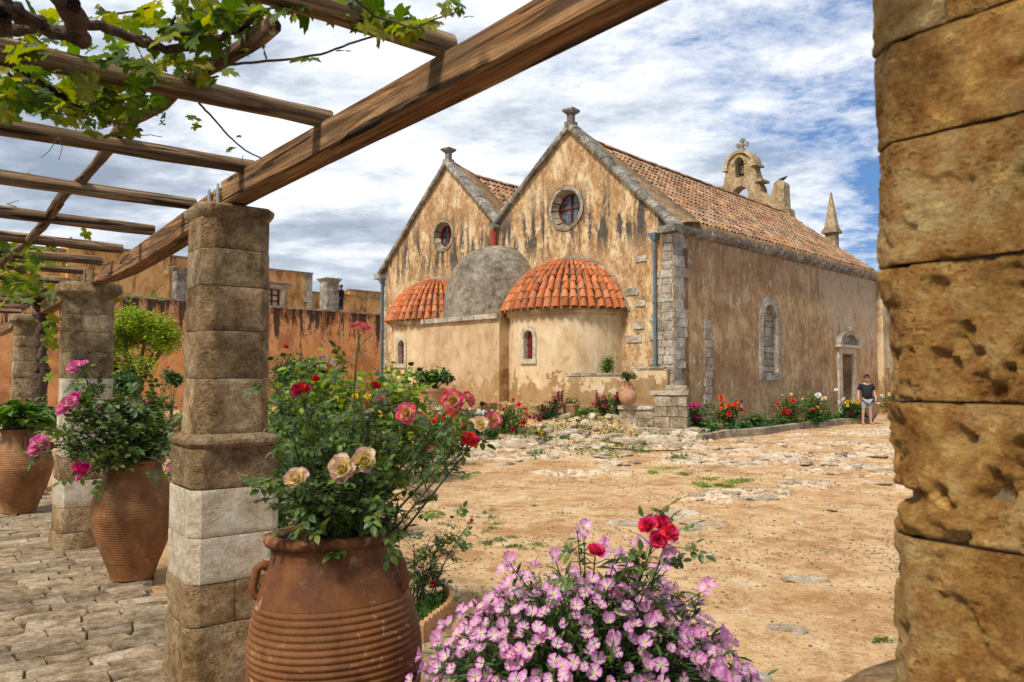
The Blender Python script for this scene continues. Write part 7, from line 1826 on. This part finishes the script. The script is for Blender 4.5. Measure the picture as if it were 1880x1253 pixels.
# low walls and pots left of the first column
def low_wall(name, label, cat, pts, h, th, mat):
    root = None; a_, b_ = Vector(pts[0]), Vector(pts[1]); d = b_ - a_; an = math.atan2(d.y, d.x); L = d.length
    root = tag(empty(name, (a_.x, a_.y, 0), an), label, cat)
    MB().box((0, 0, -.1), (L, th, h)).build('wall', mat, root)
    x = 0
    while x < L:
        w_ = min(random.uniform(.5, .9), L - x); MB().box((x + .006, -.04, h + .002), (x + w_ - .006, th + .04, h + .07)).build('stone', M['quoin'], root); x += w_
    return root
low_wall('planter_wall', 'low plastered planter wall in front of the clipped shrub', 'wall', (P(168, 700, 21), P(262, 700, 22.5)), .95, .4, M['patch'])
low_wall('bench_wall', 'low pale ledge behind the middle jar', 'wall', (P(150, 700, 15), P(345, 700, 16.5)), .45, .5, M['frame_stone'])
def wide_pot(loc, r, h, label, group='wide terracotta pots', mat='pot', nm='plant_pot'):
    root = tag(empty(nm, loc), label, 'plant pot', group)
    prof = [(r * .78, 0), (r * .86, h * .3), (r * .95, h * .75), (r * .97, h * .80), (r * 1.02, h * .82), (r * 1.04, h * .92), (r * 1.05, h), (r * .97, h), (r * .93, h * .8)]
    MB().lathe([(0, 0.001)] + prof, 40).build('pot_body', M[mat], root, True, 35); MB().lathe([(0, h * .85), (r * .95, h * .84)], 20).build('potting_soil', M['soil'], root); 
    return root
pp = P(790, 750, 24.4); wide_pot(Vector((pp.x, 24.4, .86)), .50, .52, 'wide pale terracotta pot with a leafy shrub on the church plinth')
bushy('potted_shrub', 'leafy dark green shrub in the wide pot on the church plinth', 'shrub', P(799, 697, 24.4), (.66, .5, .36), 1500, .13, 'dark_leaf', combine([leaflet(1, .5, .2, .3)]), None, None, 'stem', .8, 18, shell=.6, root_z=1.30)
MB
pp = P(1048, 760, 23.2); wide_pot(Vector((pp.x, 23.2, .58)), .27, .36, 'small terracotta pot with orange flowers on the rockery')
far_rose('orange flowers in the small pot on the rockery', 1048, 23.2, 736, 30, scat_fl(1050, 740, 7, 2, 10, ['p_orange', 'p_cream'], .6), 'mid_leaf', .08, 260, z0=.88, group='flowers in the small pots')
pp = P(318, 765, 19); wide_pot(Vector((pp.x, 19, .05)), .42, .68, 'square-shouldered terracotta pot behind the first column')
bushy('potted_shrub', 'dark shrub with a red bloom in the pot behind the first column', 'shrub', P(316, 703, 19), (.26, .26, .30), 420, .12, 'dark_leaf', T_LEAF, None, None, 'stem', .6, 10, root_z=.7, flowers=[(P(310, 675, 18.8), 'p_red', .10)])
# ------------------------------------------------------------------ low wall, steps, amphora and rockery at the church corner
lw = tag(empty('corner_wall', (1.48, 24.25, 0), math.atan2(23.2 - 24.25, 4.72 - 1.48)), 'low brown plastered wall with stepped top at the church corner', 'wall')
L = 3.40; mb = MB(); pf = [(0, -.1), (0, 1.55), (.12, 1.72), (.28, 1.78), (2.15, 1.80), (2.4, 1.92), (2.6, 1.98), (L, 1.99), (L, -.1)]; n = len(pf)
mb.add([(x, 0, z) for x, z in pf] + [(x, .8, z) for x, z in pf], [list(range(n)), [n + i for i in range(n)][::-1]] + [[i, n + i, n + (i + 1) % n, (i + 1) % n] for i in range(n)]); mb.build('wall', M['apse'], lw)
x = .2
for k in range(6):
    w_ = .52; z_ = 1.81 if x < 2.1 else 2.0; MB().box((x + .01, -.05, z_), (x + w_ - .01, .8, z_ + .055)).build('stone', M['quoin'], lw); x += w_
stp = tag(empty('stone_steps', (4.55, 22.1, 0), R(-16)), 'worn limestone block steps at the corner of the church', 'steps')
def stone_block(x0, x1, y0, y1, z0, z1, parent, mat='masonry', disp=.03, nm='stone'):
    bm = bmesh.new(); bmesh.ops.create_cube(bm, size=1); bmesh.ops.bevel(bm, geom=bm.edges[:], offset=.035, segments=1, affect='EDGES'); bmesh.ops.subdivide_edges(bm, edges=[e for e in bm.edges if e.calc_length() > .4], cuts=3, use_grid_fill=True)
    V = np.array([v.co for v in bm.verts]); V = V * np.array([x1 - x0 - .006, y1 - y0 - .006, z1 - z0 - .006]) + np.array([(x0 + x1) / 2, (y0 + y1) / 2, (z0 + z1) / 2]); N_ = np.array([v.co.normalized() for v in bm.verts]); d = fbm(V * 3.1, 4)[:, None] * disp
    for v, q in zip(bm.verts, V + N_ * d): v.co = q
    me = bpy.data.meshes.new(nm); bm.to_mesh(me); bm.free(); me.materials.append(M[mat]); me.polygons.foreach_set('use_smooth', np.ones(len(me.polygons), dtype=bool)); me.set_sharp_from_angle(angle=R(45)); return mobj(nm, me, parent)
for z0, z1, cut in ((.28, .60, (-.42, .02, .52)), (.60, .90, (-.42, -.05, .27, .52)), (.90, 1.22, (-.42, .1, .52))):
    for a_, b_ in zip(cut[:-1], cut[1:]): stone_block(a_, b_, -.3, .5, z0, z1, stp)
MB().box((-.40, -.27, .1), (.50, .47, 1.25)).build('mortar_core', M['core'], stp); MB().box((-1.39, -.22, .1), (-.41, .32, .82)).build('mortar_core', M['core'], stp)
stone_block(-.55, .55, -.34, .55, 1.22, 1.34, stp, 'quoin', .02)
for z0, z1, cut in ((.22, .55, (-1.42, -.9, -.42)), (.55, .80, (-1.42, -1.0, -.42))):
    for a_, b_ in zip(cut[:-1], cut[1:]): stone_block(a_, b_, -.25, .35, z0, z1, stp)
stone_block(-1.46, -.43, -.30, .4, .80, .90, stp, 'quoin', .02)
for a_, b_ in ((-.95, -.2), (-.2, .45), (.45, 1.15)): stone_block(a_, b_, -.75, .1, -.02, .30, stp, 'rock', .07)
stone_block(-.1, .5, 0, .5, 1.35, 1.5, stp, 'rock', .07)
am = P(1153, 750, 22.05); am = Vector((am.x, am.y + .05, .92)); amp = tag(empty('amphora', am), 'rounded clay amphora standing on the ledge of the stone steps', 'amphora')
MB().lathe([(0, 0), (.12, 0), (.20, .07), (.255, .19), (.26, .28), (.215, .40), (.13, .47), (.088, .52), (.085, .60), (.115, .67), (.10, .67), (.07, .60)], 32).build('body', M['pot'], amp, True, 50)
for a_ in (R(200), R(20)):
    m_ = Matrix.Rotation(a_, 4, 'Z'); MB().tube([m_ @ Vector(p) for p in ((.09, 0, .61), (.15, 0, .60), (.19, 0, .52), (.195, 0, .44), (.19, 0, .40))], .018, 8).build('handle', M['pot'], amp, True)
bushy('potted_succulent', 'small rounded red and green plant in the neck of the amphora', 'plant', am + Vector((0, 0, .80)), (.23, .23, .18), 620, .07, 'dark_leaf', T_LEAF, None, None, 'stem', .8, 12, shell=.6, root_z=am.z + .68, flowers=[(am + Vector((random.uniform(-.15, .15), -.14, .80 + random.uniform(-.05, .1))), 'p_maroon', .045) for _ in range(8)])
rk = tag(empty('rockery', (2.3, 22.8, 0)), 'bank of pale and yellow rocks below the church corner', None, None, 'structure'); O = Vector(rk.location)
cnt = 0
for i in range(1500):
    px = random.uniform(870, 1292); py = random.uniform(757, 832)
    g = G(px, py, .15); 
    if g.y > 23.6 or g.y < 18.3: continue
    if px < 990 and py < 795: continue
    dens = .95 if py > 775 and px > 985 else .5
    if px < 985: dens = .6 if 800 < py < 830 else .12
    if random.random() > dens: continue
    s_ = random.choice((.10, .14, .18, .26)) * random.uniform(.8, 1.3)
    if px > 1220 and py < 795: continue
    me = random.choice(YROCKS) if random.random() < .07 else random.choice(ROCKS + FLATS[:2]); put_stone(me, Vector((g.x, g.y, gh(g.x, g.y) + s_ * .05)) - O, s_ * 1.5, s_, s_ * .95, rk, None, .3); cnt += 1
    if cnt > 190: break
k_ = 0
for i in range(900):
    x = random.uniform(-1.2, 5.0); y = random.uniform(20.0, 23.7)
    if x > 3.0 and y > 21.6 or fbm(np.array([[x * .9, y * .9, 3]]), 2)[0] < -.12 or (x < .3 and y > 21.2): continue
    s_ = random.choice((.07, .10, .13, .20)) * random.uniform(.8, 1.4); me = random.choice(YROCKS) if random.random() < .12 else random.choice(ROCKS)
    put_stone(me, Vector((x, y, gh(x, y) + s_ * .08)) - O, s_ * 1.4, s_, s_ * 1.0, rk, None, .35); k_ += 1
    if k_ > 80: break
gp = []
for i in range(5200):
    x = random.uniform(-2.6, 5.0); y = random.uniform(20.3, 24.0); c_ = fbm(np.array([[x * 1.3, y * 1.3, 9]]), 2)[0]
    if c_ < (.0 if x > 0 else .12): continue
    gp.append((x - O.x, y - O.y, gh(x, y) + .02 + random.random() * (.05 + .28 * c_)))
scatter('low_plants', combine([leaflet(1, .5, .2, .3)]), rand_rots(len(gp), .4), np.array(gp), rng.uniform(.05, .11, len(gp)), M['mid_leaf'], rk, 'stuff')
for (px, py, w_, h_) in ((925, 812, 64, 30), (990, 800, 40, 24), (1000, 770, 40, 26), (1075, 772, 50, 34), (960, 803, 40, 20), (1165, 805, 60, 22), (1040, 795, 40, 20), (1085, 783, 44, 26), (1262, 800, 56, 34), (1205, 805, 60, 34), (1240, 812, 46, 18), (880, 826, 50, 14), (1130, 800, 40, 18)):
    g = G(px, py + 8, .05); sx = w_ * g.y / F; put_stone(random.choice(ROCKS), Vector((g.x, g.y, gh(g.x, g.y) + .03)) - O, sx * 1.1, sx * .8, h_ * g.y / F * 1.3, rk, random.uniform(-.3, .3), .1)
cl = [(random.uniform(1000, 1200), random.uniform(760, 812), 12, 3) for _ in range(16)] + [(1065, 806, 16, 5), (1110, 812, 14, 4), (1040, 765, 20, 5), (1130, 765, 12, 4), (1180, 800, 12, 3), (1245, 822, 10, 3), (985, 815, 8, 3)]
weeds('rockery_weeds', 0, 0, 0, 0, 4200, .085, M['mid_leaf'], cl, ground, .25)
hose_pts = [G(1020, 820), G(1060, 823), G(1120, 826), G(1180, 830), G(1240, 830), G(1280, 822), G(1296, 808), G(1292, 795)]
hz = []
for a_, b_ in zip(hose_pts[:-1], hose_pts[1:]):
    for k in range(5): p = a_.lerp(b_, k / 5); hz.append((p.x, p.y, gh(p.x, p.y) + .03))
tag(MB().tube(hz, .014, 6).build('irrigation_hose', M['hose'], None, True), 'thin black irrigation hose curving round the rockery', 'hose')
# kerb of the wall bed
kb = tag(empty('kerb', G(1292, 812)), 'curved low stone kerb along the flower bed by the side wall', 'kerb'); O = Vector(kb.location)
kp = [(1290, 814), (1312, 808), (1345, 803), (1375, 801), (1405, 798), (1440, 793), (1475, 788), (1510, 784), (1545, 780), (1580, 778), (1600, 777.5)]
kw = [G(*q) for q in kp]
for a_, b_ in zip(kw[:-1], kw[1:]):
    d = b_ - a_; L = d.length; an = math.atan2(d.y, d.x); m_ = Matrix.Translation(a_ - O) @ Matrix.Rotation(an, 4, 'Z'); k = max(1, int(L / .9))
    for i in range(k):
        x0, x1 = L * i / k + .008, L * (i + 1) / k - .008; j = random.uniform(-.012, .012)
        b = MB(); b.add([m_ @ Vector(q) for q in [(x0, 0 + j, -.05), (x1, 0, -.05), (x1, .01, .19 + j), (x0, .01, .19), (x0, .04, .215), (x1, .04, .215 + j), (x0, .18, .215), (x1, .18, .215 + j), (x0, .19, -.05), (x1, .19, -.05)]], [[0, 1, 2, 3], [3, 2, 5, 4], [4, 5, 7, 6], [6, 7, 9, 8], [0, 3, 4, 6, 8], [1, 9, 7, 5, 2]]); b.build('stone', M['masonry'], kb)
g0 = G(1290, 812); ins = MB().add([Vector((p.x + .1, p.y + .15, .12)) for p in kw] + [church_M @ Vector((17.5, -.02, .12)), church_M @ Vector((.1, -.02, .12))], [list(range(len(kw) + 2))]); tag(ins.build('bed_soil', M['soil']), 'dark soil of the flower bed along the side wall', None, None, 'structure')
pos = []
for i in range(6500):
    t_ = random.random() ** .9; k = t_ * (len(kw) - 1); a_ = kw[int(k)].lerp(kw[min(int(k) + 1, len(kw) - 1)], k % 1); w_ = random.random() ** 1.5 * 1.2; c_ = fbm(np.array([[a_.x * 1.5, a_.y * 1.5, 0]]), 2)[0]
    if c_ < -.15: continue
    pos.append((a_.x - .2 * 0 + w_ * .35, a_.y + .28 + w_, .13 + random.random() * (.16 + .45 * max(c_, 0))))
scatter('bed_ground_cover', combine([leaflet(1, .5, .2, .3)]), rand_rots(len(pos), .4), np.array(pos), rng.uniform(.06, .13, len(pos)), M['dark_leaf'], None, 'stuff')
bpy.data.objects['bed_ground_cover']['label'] = 'low green ground cover in the bed along the side wall'
# dark green strip of moss at the kerb foot
mg = MB()
# ------------------------------------------------------------------ people
M['skin'] = m_simple('skin', (.55, .28, .18), .6, .1, 10, .1); M['black'] = m_simple('black_cloth', (.018, .019, .022), .85, .3, 10, .3); M['greyc'] = m_simple('grey_cloth', (.33, .34, .36), .85, .2, 14, .3)
M['hair'] = m_simple('brown_hair', (.07, .035, .02), .7, .3, 40, .4); M['hair2'] = m_simple('dark_hair', (.015, .012, .01), .6, .3, 40, .4); M['shoe'] = m_simple('red_orange_shoe', (.75, .13, .07), .6, .1); M['navy'] = m_simple('navy_bag', (.02, .035, .08), .8, .2)
def person(loc, rz, label, H, shirt, legs, hair, shorts=True, head_down=.05, group=None, bag=True, shoes='shoe'):
    k = H / 1.75; root = tag(empty('person', loc, rz), label, 'person', group); root.scale = (k, k, k)
    # facing -y. joints
    hd = head_down
    nodes = [((0, 0, .95), (.155, .115)), ((0, -.02, 1.10), (.15, .125)), ((0, -.02, 1.27), (.165, .12)), ((0, 0, 1.42), (.12, .085)), ((0, -.005, 1.50), .058), ((0, -.02 - hd, 1.565), .070), ((0, -.025 - hd, 1.64), (.078, .092)), ((0, -.02 - hd, 1.70), (.068, .078))]
    edges = [(i, i + 1) for i in range(7)]
    for s_ in (-1, 1):
        b = len(nodes)
        nodes += [((s_ * .18, 0, 1.415), .068), ((s_ * .275, .015, 1.16), .053), ((s_ * .300, -.07, .93), .040), ((s_ * .285, -.095, .86), (.038, .02))]
        edges += [(3, b), (b, b + 1), (b + 1, b + 2), (b + 2, b + 3)]
        # four fingers and a thumb
        for j in range(4):
            q = len(nodes); x = s_ * .272; y = -.125 + .022 * j
            nodes += [((x, y + .004, .815), .0085), ((x - s_ * .010, y - .004, .785 - .005 * (j in (1, 2))), .0075), ((x - s_ * .022, y - .008, .762 - .006 * (j in (1, 2))), .006)]
            edges += [(b + 3, q), (q, q + 1), (q + 1, q + 2)]
        q = len(nodes); nodes += [((s_ * .255, -.135, .85), .010), ((s_ * .246, -.15, .82), .008)]; edges += [(b + 3, q), (q, q + 1)]
        b = len(nodes); st = s_ * (.12)
        nodes += [((s_ * .09, 0, .88), .095), ((st, -.01, .50), .060), ((st + s_ * .01, .01, .36), .058), ((st + s_ * .015, .02, .09), .038), ((st + s_ * .02, .0, .045), .040), ((st + s_ * .035, -.13, .035), (.042, .028)), ((st + s_ * .038, -.18, .03), (.034, .02))]
        edges += [(0, b), (b, b + 1), (b + 1, b + 2), (b + 2, b + 3), (b + 3, b + 4), (b + 4, b + 5), (b + 5, b + 6)]
    body = skin_obj('body', nodes, edges, M['skin'], root, 2)
    # face
    fy = -.02 - hd - .088; mb = MB()
    mb.lathe([(0, .02), (.016, .0), (.014, -.02), (0, -.028)], 6, Matrix.Translation((0, fy - .004, 1.628)))
    mb.build('nose', M['skin'], root, True)
    for s_ in (-1, 1):
        MB().lathe([(0, .008), (.010, 0), (0, -.008)], 6, Matrix.Translation((s_ * .03, fy + .012, 1.655))).build('eye', M['hair2'], root)
        MB().lathe([(0, .03), (.016, .012), (.014, -.015), (0, -.03)], 6, Matrix.Translation((s_ * .080, -.015 - hd, 1.64))).build('ear', M['skin'], root, True)
    MB().box((-.025, fy + .006, 1.588), (.025, fy + .014, 1.596)).build('mouth', M['redwood'], root)
    hr = skin_obj('hair', [((0, .0 - hd, 1.70), (.082, .085)), ((0, -.035 - hd, 1.725), (.07, .06)), ((0, .045 - hd, 1.66), (.075, .05))], [(0, 1), (0, 2)], M[hair], root, 2)
    # shirt with short sleeves
    sn = [((0, 0, .875), (.180, .145)), ((0, -.04, 1.10), (.195, .175)), ((0, -.03, 1.27), (.210, .155)), ((0, 0, 1.42), (.150, .105)), ((0, 0, 1.475), .064)]; se = [(0, 1), (1, 2), (2, 3), (3, 4)]
    for s_ in (-1, 1): b = len(sn); sn += [((s_ * .19, 0, 1.40), .085), ((s_ * .262, .012, 1.22 if shorts else 1.0), .075)]; se += [(3, b), (b, b + 1)]
    if not shorts:
        pass
    skin_obj('shirt', sn, se, M[shirt], root, 2)
    on = [((0, 0, .93), (.165, .122))]; oe = []
    for s_ in (-1, 1): b = len(on); on += [((s_ * .095, 0, .84), .108), ((s_ * .118, -.005, .52 if shorts else .12), .085 if shorts else .06)]; oe += [(0, b), (b, b + 1)]
    skin_obj('shorts' if shorts else 'trousers', on, oe, M[legs], root, 2)
    for s_ in (-1, 1):
        x = s_ * .14; skin_obj('shoe', [((x, .03, .04), (.046, .036)), ((x + s_ * .012, -.09, .035), (.050, .030)), ((x + s_ * .018, -.19, .03), (.040, .022))], [(0, 1), (1, 2)], M[shoes], root, 2)
    if bag:
        mb = MB(); mb.tube([(-.10, -.06, 1.45), (-.02, -.165, 1.32), (.12, -.165, 1.12), (.20, -.09, .98)], .012, 5); mb.tube([(-.10, -.06, 1.45), (-.04, .10, 1.40), (.12, .13, 1.15), (.20, .02, .98)], .012, 5); mb.box((.16, -.13, .80), (.24, .07, .99)); mb.build('shoulder_bag', M['navy'], root)
    return root
mp = G(1592, 779); person(Vector((mp.x, mp.y, gh(mp.x, mp.y))), R(-8), 'man in black T-shirt and grey shorts looking down on the yard near the church door', 1.80, 'black', 'greyc', 'hair', True, .06)
tp = WO + Vector((math.cos(R(45)) * .0, 0, 0)); tq = P(626, 560, 48.9); person(Vector((tq.x, tq.y, TZ + .12)), R(60), 'person in dark clothes standing on the upper terrace beside the stone chimney', 1.70, 'black', 'navy', 'hair2', False, .0, None, False, 'hose')

bpy.data.scenes.remove(TMP)
